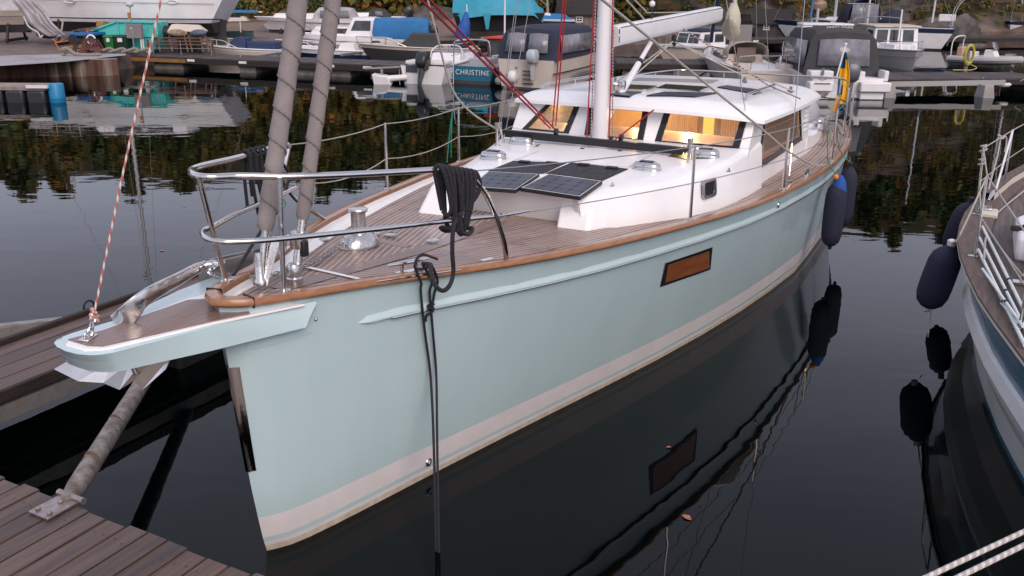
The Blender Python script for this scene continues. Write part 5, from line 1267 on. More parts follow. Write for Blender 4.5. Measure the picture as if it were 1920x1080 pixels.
mb.build('piling',stainmat(),o,smooth=False); mb=MB(); c=Vector((18,-32,0)); mb.beam(a+c+Vector((0,0,.56)),b_+c+Vector((0,0,.56)),.10,.09); mb.build('coping',quayc,o)
# timber quay behind the small boats
o=thing('timber_quay','dark brown timber quay wall behind the small moored boats','quay wall',(-9,46,0)); mb=MB()
mb.beam((-5.0,-.85,.45),(4.6,.95,.45),.35,.12); mb.beam((-5.0,-.95,.18),(4.6,.85,.18),.06,.5)
for i in range(17): t=i/16; mb.box((-5+9.6*t,-1.02+1.8*t,.2),(.16,.12,.75))
mb.build('wall',darkwood,o)
o=thing('timber_quay','low dark quay edge below the gravel bank behind the blue canvas boat','quay wall',(3,54,0)); mb=MB()
mb.beam((-7.4,-6.9,.45),(0,0.0,.45),.3,.25); mb.beam((0,0,.45),(9.0,3.8,.45),.3,.25); mb.beam((-7.4,-7.0,.1),(0,-.1,.1),.1,.6); mb.beam((0,-.1,.1),(9,3.7,.1),.1,.6); mb.build('wall',darkwood,o)
# rock outcrop and cliff
rockm=pm('granite',(.115,.10,.093),(.045,.038,.034),scale=1.1,rough=.9,bump=1.0,bscale=5,detail=9,lo=.38,hi=.62)
def rockmat():
    m=pm('mossy_cliff',(.10,.085,.075),(.045,.036,.032),scale=.5,rough=.92,bump=1.0,bscale=2.2,detail=10,lo=.4,hi=.6); n=m.node_tree; b=n.nodes['Principled BSDF']; old=b.inputs['Base Color'].links[0].from_socket
    t=n.nodes.new('ShaderNodeTexCoord'); z=n.nodes.new('ShaderNodeTexNoise'); z.inputs['Scale'].default_value=.35; z.inputs['Detail'].default_value=9; z.inputs['Roughness'].default_value=.7; n.links.new(t.outputs['Object'],z.inputs['Vector'])
    r=n.nodes.new('ShaderNodeValToRGB'); r.color_ramp.elements[0].position=.47; r.color_ramp.elements[1].position=.55; n.links.new(z.outputs[0],r.inputs[0])
    z3=n.nodes.new('ShaderNodeTexNoise'); z3.inputs['Scale'].default_value=1.2; z3.inputs['Detail'].default_value=5; n.links.new(t.outputs['Object'],z3.inputs['Vector'])
    r3_=n.nodes.new('ShaderNodeValToRGB'); r3_.color_ramp.elements[0].color=(.022,.026,.008,1); r3_.color_ramp.elements[1].color=(.075,.035,.014,1); r3_.color_ramp.elements[0].position=.4; r3_.color_ramp.elements[1].position=.62; n.links.new(z3.outputs[0],r3_.inputs[0])
    mx=n.nodes.new('ShaderNodeMix'); mx.data_type='RGBA'; n.links.new(r.outputs[0],mx.inputs[0]); n.links.new(old,mx.inputs[6]); n.links.new(r3_.outputs[0],mx.inputs[7]); n.links.new(mx.outputs[2],b.inputs['Base Color']); return m
mb=MB(); rows=[]
for i in range(150):
    x=9+ i*.52; row=[]
    for k in range(56):
        t=k/55; z=-.4+11*t; base=shoreY(x)+1.0+z*.42+2.2*(z>1.5)*min(1,(z-1.5)/2)*.4
        e=min(1,max(0,(x-9)/7)); 
        # blocky ledges
        dd=2.2*fbm(x,0,z,4,.22)+ .9*fbm(x,5,z,5,.6)+.25*fbm(x,9,z,3,2.4); q=round(dd*2.2)/2.2; dd=dd*.45+q*.55
        row.append((x,base-dd*1.3+ (1-e)*6,z))
    rows.append(row)
mb.loft(rows); o=mb.build('cliff',rockmat(),ang=25); tag(o,kind='structure')
def boulder(name,label,c,sz,seed,matl=rockm,cat='rock',sub=4):
    bm=bmesh.new(); bmesh.ops.create_icosphere(bm,subdivisions=sub,radius=1)
    for v in bm.verts:
        d=1+.28*fbm(v.co.x+seed,v.co.y,v.co.z,4,1.1)+.08*fbm(v.co.x*4+seed,v.co.y*4,v.co.z*4,3,1); v.co=Vector((v.co.x*sz[0]*d,v.co.y*sz[1]*d,v.co.z*sz[2]*d))
    me=bpy.data.meshes.new(name); bm.to_mesh(me); bm.free(); me.materials.append(matl); me.polygons.foreach_set('use_smooth',[True]*len(me.polygons)); me.set_sharp_from_angle(angle=math.radians(28))
    o=bpy.data.objects.new(name,me); C.objects.link(o); o.location=c; return tag(o,label,cat)
boulder('rock_outcrop','long low grey granite outcrop above the gravel bank',(-5.6,63.8,.75),(3.4,2.2,1.15),2)
boulder('rock_outcrop','dark rounded rock at the right end of the granite outcrop, by the turquoise tarpaulin',(-1.9,61.5,.5),(1.9,1.3,.75),7)
boulder('boulder','big rounded pale boulder at the foot of the cliff behind the inflatable boat',(28.2,59.6,.5),(1.3,.9,1.25),9)
boulder('boulder','smaller dark boulder at the foot of the cliff beside the ketch stern',(26.2,59.0,.4),(1.3,1.0,1.2),12)
# gravel bank rising behind
mb=MB(); rows=[]
for i in range(40):
    u=i/39; x=-9.5+15*u; row=[]
    for k in range(12):
        v=k/11; Y=50.5+13*v+ (1 if x>0 else 0)*2; h=.62+.62*math.sin(PI*min(1,max(0,u*1.1)))*v*.9+.1*fbm(x,Y,0,3,.6); row.append((x,Y,h))
    rows.append(row)
mb.loft(rows); o=mb.build('gravel_bank',pm('pink_gravel',(.245,.165,.14),(.16,.11,.09),scale=3,rough=.95,bump=.4,bscale=50)); tag(o,kind='structure')
# ---- foliage
def leafmat(name,cols,rough=.7,transl=.25):
    m=bpy.data.materials.new(name); m.use_nodes=True; n=m.node_tree; b=n.nodes['Principled BSDF']; b.inputs['Roughness'].default_value=rough
    gm=n.nodes.new('ShaderNodeNewGeometry'); r=n.nodes.new('ShaderNodeValToRGB'); n.links.new(gm.outputs['Random Per Island'],r.inputs[0])
    e=r.color_ramp.elements; e[0].position=0; e[0].color=(*cols[0],1); e[1].position=1; e[1].color=(*cols[-1],1)
    for i,c in enumerate(cols[1:-1]): q=e.new((i+1)/(len(cols)-1)); q.color=(*c,1)
    t=n.nodes.new('ShaderNodeTexCoord'); z=n.nodes.new('ShaderNodeTexNoise'); z.inputs['Scale'].default_value=.28; z.inputs['Detail'].default_value=3; n.links.new(t.outputs['Object'],z.inputs['Vector'])
    rr=n.nodes.new('ShaderNodeValToRGB'); rr.color_ramp.elements[0].position=.38; rr.color_ramp.elements[0].color=(.55,.75,.5,1); rr.color_ramp.elements[1].position=.64; rr.color_ramp.elements[1].color=(2.0,1.15,.7,1); n.links.new(z.outputs[0],rr.inputs[0])
    mx=n.nodes.new('ShaderNodeMix'); mx.data_type='RGBA'; mx.blend_type='MULTIPLY'; mx.inputs[0].default_value=1; n.links.new(r.outputs[0],mx.inputs[6]); n.links.new(rr.outputs[0],mx.inputs[7]); n.links.new(mx.outputs[2],b.inputs['Base Color'])
    return m
lm=leafmat('woodland_leaves',[(.030,.048,.010),(.055,.085,.014),(.090,.110,.020),(.060,.070,.014),(.20,.11,.018)])
lm2=leafmat('autumn_leaves',[(.05,.035,.008),(.11,.06,.012),(.16,.085,.015),(.07,.05,.012)])
lm3=leafmat('shrub_leaves',[(.025,.045,.010),(.05,.075,.015),(.075,.085,.02)])
def leaves(cl,nper,size,rng):
    """cl: list of (centre, radii) clumps -> arrays of quads"""
    V=[]
    for c,r in cl:
        n=max(8,int(nper)); d=rng.normal(size=(n,3)); d/=np.linalg.norm(d,axis=1)[:,None]; rad=rng.random(n)**.45
        p=np.array(c)+d*rad[:,None]*np.array(r)
        a=rng.normal(size=(n,3)); a/=np.linalg.norm(a,axis=1)[:,None]; b=np.cross(a,rng.normal(size=(n,3))); b/=np.linalg.norm(b,axis=1)[:,None]
        s=size*(.6+.8*rng.random(n))[:,None]
        V.append(np.stack([p-a*s,p-b*s*.6,p+a*s,p+b*s*.6],axis=1))
    return np.concatenate(V).reshape(-1,3)
def leafobj(name,V,matl,parent=None):
    n=len(V)//4; me=bpy.data.meshes.new(name); me.vertices.add(len(V)); me.vertices.foreach_set('co',V.astype(np.float32).ravel()); me.loops.add(len(V)); me.loops.foreach_set('vertex_index',np.arange(len(V),dtype=np.int32)); me.polygons.add(n); me.polygons.foreach_set('loop_start',np.arange(0,len(V),4,dtype=np.int32)); me.materials.append(matl); me.update(calc_edges=True)
    o=bpy.data.objects.new(name,me); C.objects.link(o)
    if parent: o.parent=parent
    return o
rng=np.random.default_rng(11)
cl=[]
def treetop(x,Y): return (12.2 if x<-6 else (12.2+(x+6)*.2 if x<12 else 15.8))*Y/68.0
for i in range(165):
    x=-62+ (i%55)*2.75+rng.uniform(-1,1); row=i//55; Y=(63 if x<10 else shoreY(x)+5.2)+ 1.5+row*4+rng.uniform(-1,1.5)
    g0=groundz(x,Y)-.5 if x<10 else 5.5+row*1.2
    top=treetop(x,Y)*rng.uniform(.80,1.04)-(.6 if row==0 else 0); nc=int((top-g0)*1.5)+4
    for k in range(nc):
        t=k/(nc-1); rr=(2.1-1.3*t)*rng.uniform(.75,1.1); a=rng.uniform(0,6.28); off=rng.uniform(.1,1.3)*(1-t*.8)
        cl.append(((x+off*math.cos(a),Y+off*math.sin(a),g0+.3+(top-.8-g0)*t),(rr,rr,rr*rng.uniform(.5,.75))))
V1=leaves(cl,70,.30,rng)
cl=[]
# undergrowth right at the foot of the wood, seen at the top of the picture
for i in range(330):
    x=rng.uniform(-40,14); Y=62.6+rng.uniform(0,4.5); z=groundz(x,Y)+rng.uniform(.1,1.1); 
    if -10.2<x<-1 and Y<65.5: continue
    r=rng.uniform(.35,.85); cl.append(((x,Y,z),(r*1.2,r,r*.7)))
V2=leaves(cl,110,.10,rng)
for i in range(420):
    x=rng.uniform(12,60); f=rng.uniform(0,1)**.8; z=1.2+f*8; 
    cl.append(((x,shoreY(x)+.9+z*.42-.2,z),(.7,.4,.45)))
V3=leaves(cl[-420:],70,.11,rng)
wd=leafobj('woodland',np.concatenate([V1,V2,V3]),lm); tag(wd,kind='stuff')
# trunks inside the wood
mb=MB()
for i in range(70):
    x=-58+i*2.05+random.uniform(-.6,.6); Y=(64.5 if x<10 else shoreY(x)+6.5)+random.uniform(0,4); g0=groundz(x,Y)-.3 if x<10 else 6; mb.tube([(x,Y,g0),(x+random.uniform(-.3,.3),Y,g0+3),(x+random.uniform(-.6,.6),Y,g0+6)],[.16,.12,.03],6)
o=mb.build('tree_trunks',pm('bark',(.07,.052,.042),(.03,.022,.018),scale=6,rough=.9)); tag(o,kind='stuff')
# individual shrubs
def shrub(c,r,label,matl,n=16,seed=0,name='shrub',leaf=.08,per=120,stem=True):
    rg=np.random.default_rng(seed); o=thing(name,label,'shrub' if name=='shrub' else 'tree',c); k=[]
    for i in range(n): d=rg.normal(size=3); d/=np.linalg.norm(d); k.append(((d[0]*r[0]*.6,d[1]*r[1]*.6,r[2]*.9+d[2]*r[2]*.6),(r[0]*.42,r[1]*.42,r[2]*.36)))
    leafobj('crown',leaves(k,per,leaf,rg),matl,o); mb=MB()
    for i in range(5): a=i*1.3; mb.tube([(0,0,-.1),(r[0]*.2*math.cos(a),r[1]*.2*math.sin(a),r[2]*.5),(r[0]*.5*math.cos(a),r[1]*.5*math.sin(a),r[2]*1.2)],[.04,.03,.012],5)
    mb.build('stem',pm('bark',(.07,.05,.04)),o); return o
shrub((-9.6,62.3,1.0),(1.7,1.0,.42),'bright green low shrub at the left end of the granite outcrop',lm3,20,1)
shrub((-3.6,64.2,1.8),(1.5,1,1.3),'orange brown autumn bush above the right half of the granite outcrop',lm2,18,2)
shrub((-1.6,62.8,1.1),(1.0,.8,1.0),'rust coloured bush just left of the turquoise tarpaulin',lm2,14,3)
shrub((-11.6,61.5,.9),(1.3,.8,.5),'low orange brown grass tussock left of the bright green shrub',lm2,14,4)
shrub((-19,60,.8),(2.6,1.2,1.5),'dark leafy bush behind the stern of the big white yacht ashore',lm3,22,5,leaf=.1)
# birch by the shed
o=thing('birch_tree','slender white stemmed birch with yellow leaves left of the grey shed','tree',(2.05,56.5,.8)); mb=MB()
mb.tube(smooth_path([(0,0,0),(-.1,0,1.4),(-.22,0,3),(-.15,0,5),(.1,0,8)],4),[.09-.075*i/16 for i in range(17)],8)
for a,z,l in ((2.6,1.3,1.3),(.4,1.8,1.4),(2.9,2.3,1.5),(0.2,2.9,1.2),(3.3,3.4,1.2),(.6,4,1.1),(2.5,4.8,1)): mb.tube([(-.1*z/1.5,0,z),(-.1+l*.5*math.cos(a),.1,z+l*.35),(-.1+l*math.cos(a),.2,z+l*.8)],[.03,.02,.008],5)
mb.build('trunk',pm('birch_bark',(.50,.46,.42),(.16,.13,.11),scale=9,rough=.8,stretch=(1,1,4)),o); rg=np.random.default_rng(5)
leafobj('crown',leaves([((rg.uniform(-1.3,1.5),rg.uniform(-.6,.8),rg.uniform(1.6,7.5)),(.55,.5,.4)) for _ in range(38)],60,.06,rg),lm2,o)
# shed
def shed(name,label,c,w,d,h,rh,matl,rmat,win,rz=0):
    o=thing(name,label,'shed',c,rz); mb=MB(); mb.box((0,0,h/2),(w,d,h)); mb.add([(-w/2,-d/2,h),(-w/2,d/2,h),(-w/2,0,h+rh),(w/2,-d/2,h),(w/2,d/2,h),(w/2,0,h+rh)],[(0,1,2),(5,4,3)]); mb.build('wall',matl,o,smooth=False)
    mb=MB(); e=.2
    for sg in (1,-1): mb.hexa([(-w/2-e,0,h+rh),(w/2+e,0,h+rh),(w/2+e,sg*(d/2+e),h-.12),(-w/2-e,sg*(d/2+e),h-.12)],[(-w/2-e,0,h+rh+.07),(w/2+e,0,h+rh+.07),(w/2+e,sg*(d/2+e),h-.05),(-w/2-e,sg*(d/2+e),h-.05)])
    mb.build('roof',rmat,o,smooth=False)
    for x,z,ww,hh in win:
        mb=MB(); 
        for q in ((x,z+hh/2,ww+.1,.07),(x,z-hh/2,ww+.1,.07),(x-ww/2,z,.06,hh),(x+ww/2,z,.06,hh),(x,z,.04,hh),(x,z,ww,.04)): mb.box((q[0],-d/2-.02,q[1]),(q[2],.05,q[3]))
        f=mb.build('window',pm('white_frame',(.6,.58,.56),rough=.6),o); mb=MB(); mb.box((x,-d/2-.005,z),(ww,.02,hh)); mb.build('pane',frit,f)
    return o
def boards(name,c1,c2): return pm(name,c1,c2,scale=7,rough=.85,stretch=(1,1,.08),bump=.6,detail=6)
shed('shed','small weathered grey board shed with a white paned window behind the blue canvas boat',(4.2,59.5,.5),3.0,2.4,1.15,1.1,boards('grey_boards',(.19,.155,.135),(.10,.08,.07)),pm('dark_roof',(.025,.022,.02),rough=.9),[(-.35,.80,.36,.30)],.12)
shed('shed','small dark grey boathouse with a white window at the foot of the cliff',(15.9,58.2,.3),1.9,1.8,.95,.7,boards('dark_boards',(.075,.06,.057),(.045,.035,.033)),pm('dark_roof',(.025,.022,.02)),[(-.3,.66,.3,.26)],-.3)
# ================================================================ SMALL CRAFT
hw_=pm('white_boat',(.76,.74,.74),(.68,.66,.66),scale=1.5,rough=.35); cream=pm('cream_boat',(.58,.50,.43),(.52,.44,.38),scale=1.5,rough=.4)
dkg=pm('dark_grey_boat',(.05,.05,.052),rough=.4); navyb=pm('navy_boat',(.012,.022,.06),rough=.35); teal=pm('teal_boat',(.012,.115,.19),(.015,.13,.21),scale=2,rough=.35)
canv=pm('navy_canvas',(.016,.02,.04),(.022,.027,.05),scale=3,rough=.85,bump=.2); gcanv=pm('charcoal_canvas',(.035,.034,.036),(.045,.044,.046),scale=3,rough=.85,bump=.2)
bcanv=pm('blue_tarp',(.012,.12,.30),(.016,.15,.36),scale=3,rough=.75,bump=.5,bscale=8); tcanv=pm('turquoise_tarp',(.03,.29,.40),(.02,.23,.34),scale=2,rough=.6,bump=.6,bscale=5)
vinyl=pm('clear_vinyl',(.24,.235,.26),(.15,.145,.165),scale=3,rough=.12,bump=.3,bscale=5); wnd_=pm('boat_window',(.022,.024,.028),(.06,.065,.07),scale=4,rough=.06)
beige=pm('beige_canvas',(.38,.33,.27),(.30,.26,.21),scale=3,rough=.85,bump=.3); tan=pm('tan_canvas',(.42,.28,.20),(.33,.21,.15),scale=4,rough=.85,bump=.4)
greyc=pm('grey_canvas',(.25,.24,.25),rough=.85); af=pm('bottom_paint',(.03,.028,.028),rough=.8); white_s=pm('white_fitting',(.68,.66,.64),rough=.4)
class Boat:
    def __init__(s,name,label,cat,pos,head,L,B,f0=.6,f1=.85,z0=0,group=None):
        s.o=thing(name,label,cat,(pos[0],pos[1],z0),head,group); s.L=L;s.B=B;s.f0=f0;s.f1=f1
    def w(s,u,p=2.3): return s.B/2*min(1,.86+.3*u)*max(0,1-max(0,(u-.38)/.62)**p)
    def fz(s,u): return s.f0+(s.f1-s.f0)*u**1.6
    def P(s,u,v,dz=0): return Vector((-s.L/2+u*s.L,v*s.w(u),s.fz(u)+dz))
    def hull(s,mats,zones=((0,1),(9,0)),rake=.12,depth=.25,wl=.84,tr=.0,deckm=None,deckdz=-.04):
        us=[0,.08,.18,.3,.42,.54,.65,.75,.83,.9,.95,.985,1.0]; fr=[-1,0]+[a for a in (.08,.2,.4,.62,.8,1)]
        mb=MB()
        def pt(u,f,sg):
            if f<0: z=-depth; k=wl*.55
            else: z=s.fz(u)*f; k=wl+(1-wl)*f**.8
            sh=rake*s.L*(1-max(f,0))*u**3; p=2.3-.9*(1-max(f,0)); x=-s.L/2+u*s.L-sh+tr*(1-max(f,0))*(1-u)**6
            return (x,sg*s.w(u,p)*k,z)
        for sg in (1,-1):
            for i in range(len(fr)-1):
                zc=(fr[i]+fr[i+1])/2; mi=[m for lim,m in zones if zc<=lim][0]
                mb.loft([[pt(u,f,sg) for u in us] for f in (fr[i],fr[i+1])],mi=mi)
        for i in range(len(fr)-1):
            zc=(fr[i]+fr[i+1])/2; mi=[m for lim,m in zones if zc<=lim][0]
            mb.add([pt(0,fr[i],1),pt(0,fr[i],-1),pt(0,fr[i+1],-1),pt(0,fr[i+1],1)],[(0,1,2,3)],mi)
        s.h=mb.build('hull',mats,s.o,ang=45)
        mb=MB(); mb.loft([[s.P(u,1,deckdz) for u in us],[s.P(u,.5,deckdz+.03) for u in us],[s.P(u,-.5,deckdz+.03) for u in us],[s.P(u,-1,deckdz) for u in us]]); mb.build('deck',deckm or mats[0],s.o)
        return s
    def strip(s,matl,dz=0,r=.028,name='rubbing_strake'):
        us=[0,.1,.2,.35,.5,.62,.74,.84,.92,.97,1]; mb=MB(); mb.tube([s.P(u,1.0,dz) for u in us]+[s.P(u,-1.0,dz) for u in us[::-1][1:]],r,6); mb.build(name,matl,s.o); return s
    def cabin(s,u0,u1,wf,h,slf=.3,sla=.05,matl=None,dz=0,win=(),front=0,inset=.08,name='cabin',roofm=None,wm_=None,aft=0,roofo=.0):
        """box cabin with sloped ends; win: list of (f0,f1) along each side; front: number of front panes"""
        x0=-s.L/2+u0*s.L; x1=-s.L/2+u1*s.L; zb=min(s.fz(u0),s.fz(u1))+dz-.04; zt=zb+h; w0=s.w(u0)*wf; w1=s.w(u1)*wf
        b=[(x0,-w0,zb),(x1,-w1,zb),(x1,w1,zb),(x0,w0,zb)]; k=1-inset; t=[(x0+sla*h,-w0*k,zt),(x1-slf*h,-w1*k,zt),(x1-slf*h,w1*k,zt),(x0+sla*h,w0*k,zt)]
        mb=MB(); mb.hexa(b,t); cb=mb.build(name,matl or hw_,s.o,bevel=.03)
        b=[Vector(v) for v in b];t=[Vector(v) for v in t]
        def quad(B0,B1,T0,T1,f0,f1,g0,g1,nn,nm):
            def e(f,g): return (B0*(1-f)+B1*f)*(1-g)+(T0*(1-f)+T1*f)*g
            n_=(B1-B0).cross(T0-B0).normalized()*nn; mb=MB(); Q=[e(f0,g0)+n_*.012,e(f1,g0)+n_*.012,e(f1,g1)+n_*.012,e(f0,g1)+n_*.012]; mb.hexa([q-n_*.02 for q in Q],Q); mb.build(nm,wm_ or wnd_,cb)
        for f0,f1 in win: quad(b[0],b[1],t[0],t[1],f0,f1,.35,.85,1,'window'); quad(b[3],b[2],t[3],t[2],f0,f1,.35,.85,-1,'window')
        for i in range(front): quad(b[1],b[2],t[1],t[2],.05+i*.9/front,.05+(i+1)*.9/front-.05,.3,.88,1,'windscreen')
        for i in range(aft): quad(b[3],b[0],t[3],t[0],.08+i*.84/aft,.08+(i+1)*.84/aft-.05,.2,.85,1,'window')
        if roofm or roofo:
            mb=MB(); c=(t[0]+t[2])/2; T=[c+(q-c)*(1+roofo)+Vector((0,0,.0)) for q in t]; mb.hexa(T,[q+Vector((0,0,.07)) for q in T]); mb.build('roof',roofm or hw_,cb,bevel=.02)
        return cb
    def canopy(s,u0,u1,h,matl,wf=.98,sl0=.2,sl1=.3,win_aft=1,side=1,dz=0,vin=None,top=.82):
        x0=-s.L/2+u0*s.L; x1=-s.L/2+u1*s.L; z=s.f0+dz; n=9; rings=[]
        secs=[(x0,.0,1.0),(x0+sl0*h*.75,.62,.95),(x0+sl0*h+.08,.93,.9),(x0+sl0*h+.35,1.0,.86),((x0+x1)/2,1.03,.86),(x1-sl1*h-.1,.98,.84),(x1-sl1*h*.6,.6,.9),(x1,.0,.95)]
        W=s.B/2*wf
        for x,hh,ww in secs:
            R=[]
            for k in range(n):
                a=k/(n-1); 
                if hh<.01: R.append((x,W*ww*(1-2*a),z)); continue
                e=[(1,0),(1-.06*hh,.5*hh),(.93-.04*hh,.85*hh),(.76,.97*hh),(0,1.03*hh)]
                idx=k if k<=4 else 8-k; sg=1 if k<=4 else -1; R.append((x,sg*W*ww*e[idx][0],z+h*e[idx][1]))
            rings.append(R)
        mb=MB(); mb.loft(rings); cp=mb.build('canopy',matl,s.o,ang=40)
        v=vin or vinyl
        A=[Vector(p) for p in (rings[0][0],rings[0][-1],rings[1][1],rings[1][-2])]
        for i in range(win_aft):
            f0=.12+i*.76/win_aft+.03;f1=.12+(i+1)*.76/win_aft-.03; mb=MB()
            b0=Vector((x0,W*.95,z));b1=Vector((x0,-W*.95,z));t0=Vector((x0+sl0*h*.93,W*.86,z+h*.86));t1=Vector((x0+sl0*h*.93,-W*.86,z+h*.86)); off=Vector((-.03-.03*1,0,.02)); sx=(.0)
            def e(f,g): return (b0*(1-f)+b1*f)*(1-g)+(t0*(1-f)+t1*f)*g+off
            mb.add([e(f0,.24),e(f1,.24),e(f1,.90),e((f0+f1)/2,.93),e(f0,.90)],[(0,1,2,3,4)]); q=mb.build('vinyl_window',v,cp); m_=q.modifiers.new('t','SOLIDIFY'); m_.thickness=.02
        if side:
            for sg in (1,-1):
                m0=x0+sl0*h+.25;m1=x1-sl1*h-.15; k=side
                for i in range(k):
                    a=m0+(m1-m0)*i/k+.05;b=m0+(m1-m0)*(i+1)/k-.05; mb=MB(); mb.add([(a-.08,sg*(W*.90),z+h*.2),(b,sg*(W*.90),z+h*.2),(b,sg*(W*.855),z+h*.75),(a,sg*(W*.855),z+h*.75)],[(0,1,2,3)]); q=mb.build('vinyl_window',v,cp); m_=q.modifiers.new('t','SOLIDIFY'); m_.thickness=.03
        return cp
    def outboard(s,y=0,sc=1,matl=None,tilt=0,x=None,z=None):
        x=-s.L/2-.12 if x is None else x; z=s.f0 if z is None else z; M=Matrix.Rotation(tilt,3,'Y'); c=Vector((x,y,z))
        mb=MB(); rings=[]
        for zz,a,b in ((.02,.14,.12),(.10,.27,.19),(.30,.31,.21),(.50,.29,.19),(.60,.20,.13)):
            rings.append([c+M@Vector((px_*a*sc-.08*sc,py_*b*sc,zz*sc)) for px_,py_ in rrect(1,1,.45,3)])
        mb.loft(rings,closed=True,caps=True); e=mb.build('outboard_motor',matl or pm('outboard_black',(.02,.02,.022),rough=.25),s.o,ang=50)
        mb=MB(); mb.hexa([c+M@Vector(v)*sc for v in ((-.16,-.035,-.65),(.0,-.03,-.65),(.0,.03,-.65),(-.16,.035,-.65))],[c+M@Vector(v)*sc for v in ((-.2,-.08,.08),(.1,-.07,.08),(.1,.07,.08),(-.2,.08,.08))]); mb.build('outboard_leg',pm('outboard_black',(.02,.02,.02)) if not matl else matl,e,bevel=.01); return e
    def rails(s,u0=.45,h=.38,r=.014,matl=None,k=5):
        us=[u0+(1-u0)*i/7 for i in range(8)]; mb=MB(); T=[s.P(u,.92,h*min(1,(u-u0)*6+.05)) for u in us]; T2=[s.P(u,-.92,h*min(1,(u-u0)*6+.05)) for u in us]
        T[-1].x+=.05;T2[-1].x+=.05; mb.curve(T+T2[::-1],r,6,3)
        for i in range(1,8,2):
            for Q,v in ((T,.92),(T2,-.92)): mb.cyl(s.P(us[i],v,0),Q[i],r*.9,n=6)
        mb.build('bow_rail',matl or chrome,s.o); return s
    def mast(s,u,H,r=.07,boom=0,cover=None,furl=None,matl=None,stays=True,boomh=1.2,spread=True,coverr=.14):
        x=-s.L/2+u*s.L; z=s.fz(u)+.3; mb=MB(); mb.tube([(x,0,z),(x-.05,0,z+H)],[r,r*.8],10); m=mb.build('mast',matl or pm('alu_mast',(.55,.54,.54),rough=.35,metal=.4),s.o)
        if spread: mb=MB(); mb.beam((x,-.7,z+H*.55),(x,.7,z+H*.55),.06,.03); mb.build('spreader',pm('alu_mast',(.5,.5,.5)),m)
        if stays:
            mb=MB()
            for q in (s.P(.995,0,.02),s.P(.0,0,.05),s.P(u-.03,.95),s.P(u-.03,-.95)): mb.tube([q,(x,0,z+H*.97)],.008,4)
            mb.build('stay',greywire,m)
        if boom:
            mb=MB(); mb.tube([(x-.1,0,z+boomh),(x-boom,0,z+boomh+.05)],.05,8); b=mb.build('boom',pm('alu_mast',(.5,.5,.5)),m)
            if cover:
                mb=MB(); P=[(x+.02,0,z+boomh+1.0),(x-.05,0,z+boomh+.45),(x-.3,0,z+boomh+.14),(x-boom*.5,0,z+boomh+.12),(x-boom,0,z+boomh+.06)]; mb.tube(smooth_path(P,5),[coverr*.5]*3+[coverr*.9]*4+[coverr*1.15]*6+[coverr*.95]*4+[coverr*.6]*4,10); mb.build('sail_cover',cover,b)
        if furl:
            mb=MB(); a=s.P(.98,0,.15); e=Vector((x,0,z+H*.95)); mb.tube([a,a+(e-a)*.05,a+(e-a)*.9],[.03,.075,.03],8); mb.build('furled_jib',furl,m)
        return m
    def sprayhood(s,u,h=.7,wf=.72,l=.9,matl=None,win=True,vin=None):
        x=-s.L/2+u*s.L; z=s.fz(u)+.15; W=s.w(u)*wf; rings=[]
        for xx,k in ((x-l*.45,1.0),(x,1.0),(x+l*.35,.72),(x+l*.7,.05)):
            rings.append([(xx,W*math.cos(a)*(1 if k>.5 else .95),z+h*k*max(0,math.sin(a))**.45) for a in [PI*i/12 for i in range(13)]])
        mb=MB(); mb.loft(rings); q=mb.build('sprayhood',matl or canv,s.o,ang=60); m_=q.modifiers.new('t','SOLIDIFY'); m_.thickness=.02
        if win:
            mb=MB(); R=[(x-l*.47,W*.78*c,z+h*(.12 if k==0 else .82)) for c,k in ((1,0),(-1,0),(-1,1),(1,1))]; mb.add(R,[(0,1,2,3)]); v=mb.build('vinyl_window',vin or vinyl,q); m_=v.modifiers.new('t','SOLIDIFY'); m_.thickness=.012
        return q
D=math.radians
def g2(px,py,z=0): p=at(px,py,z); return (p.x,p.y)
def from_stern(px,py,head,L,z=0):
    p=at(px,py,z); return (p.x+math.cos(head)*L/2,p.y+math.sin(head)*L/2)
def from_bow(px,py,head,L,z=0):
    p=at(px,py,z); return (p.x-math.cos(head)*L/2,p.y-math.sin(head)*L/2)
# --- A: white open boat, outboard towards us
h=D(72); b=Boat('motorboat','white open motorboat with a big tilted black outboard, left of the blue named boat','motorboat',from_stern(793,158,h,4.9),h,4.9,1.95,.62,.85)
b.hull([hw_,hw_,dkg],((0,2),(9,0))).strip(pm('grey_rub',(.2,.2,.2),rough=.6)); 
mb=MB(); mb.box((-1.9,0,.72),(.7,1.5,.12)); mb.box((-1.3,0,.66),(.4,1.3,.1)); mb.build('aft_well',white_s,b.o,bevel=.03)
mb=MB(); mb.box((-2.47,.42,.52),(.03,.42,.24)); mb.build('transom_panel',dkg,b.o)
b.cabin(.44,.60,.62,.28,.5,.1,front=0,name='console'); mb=MB(); mb.curve([(-.25,.62,.75),(-.15,.6,1.0),(0,.35,1.18),(0,-.35,1.18),(-.15,-.6,1.0),(-.25,-.62,.75)],.02,8,4); mb.build('windscreen_hoop',white_s,b.o)
mb=MB(); mb.add([(-.12,.55,.85),(-.12,-.55,.85),(-.02,-.4,1.14),(-.02,.4,1.14)],[(0,1,2,3)]); q=mb.build('windscreen',glass('boat_glass',(.6,.62,.65),op=.3,opcol=(.3,.3,.32)),b.o)
b.rails(.62,.32,.014); b.outboard(-.05,1.0,None,D(26),z=.48); b.outboard(.75,.5,pm('swim_ladder',(.5,.5,.5),rough=.4),0) if False else None
mb=MB(); 
for y in (.62,.86): mb.tube([(-2.50,y,.5),(-2.52,y,-.1)],.012,6)
for z in (.1,.3): mb.tube([(-2.52,.62,z),(-2.52,.86,z)],.012,6)
mb.build('swim_ladder',chrome,b.o)
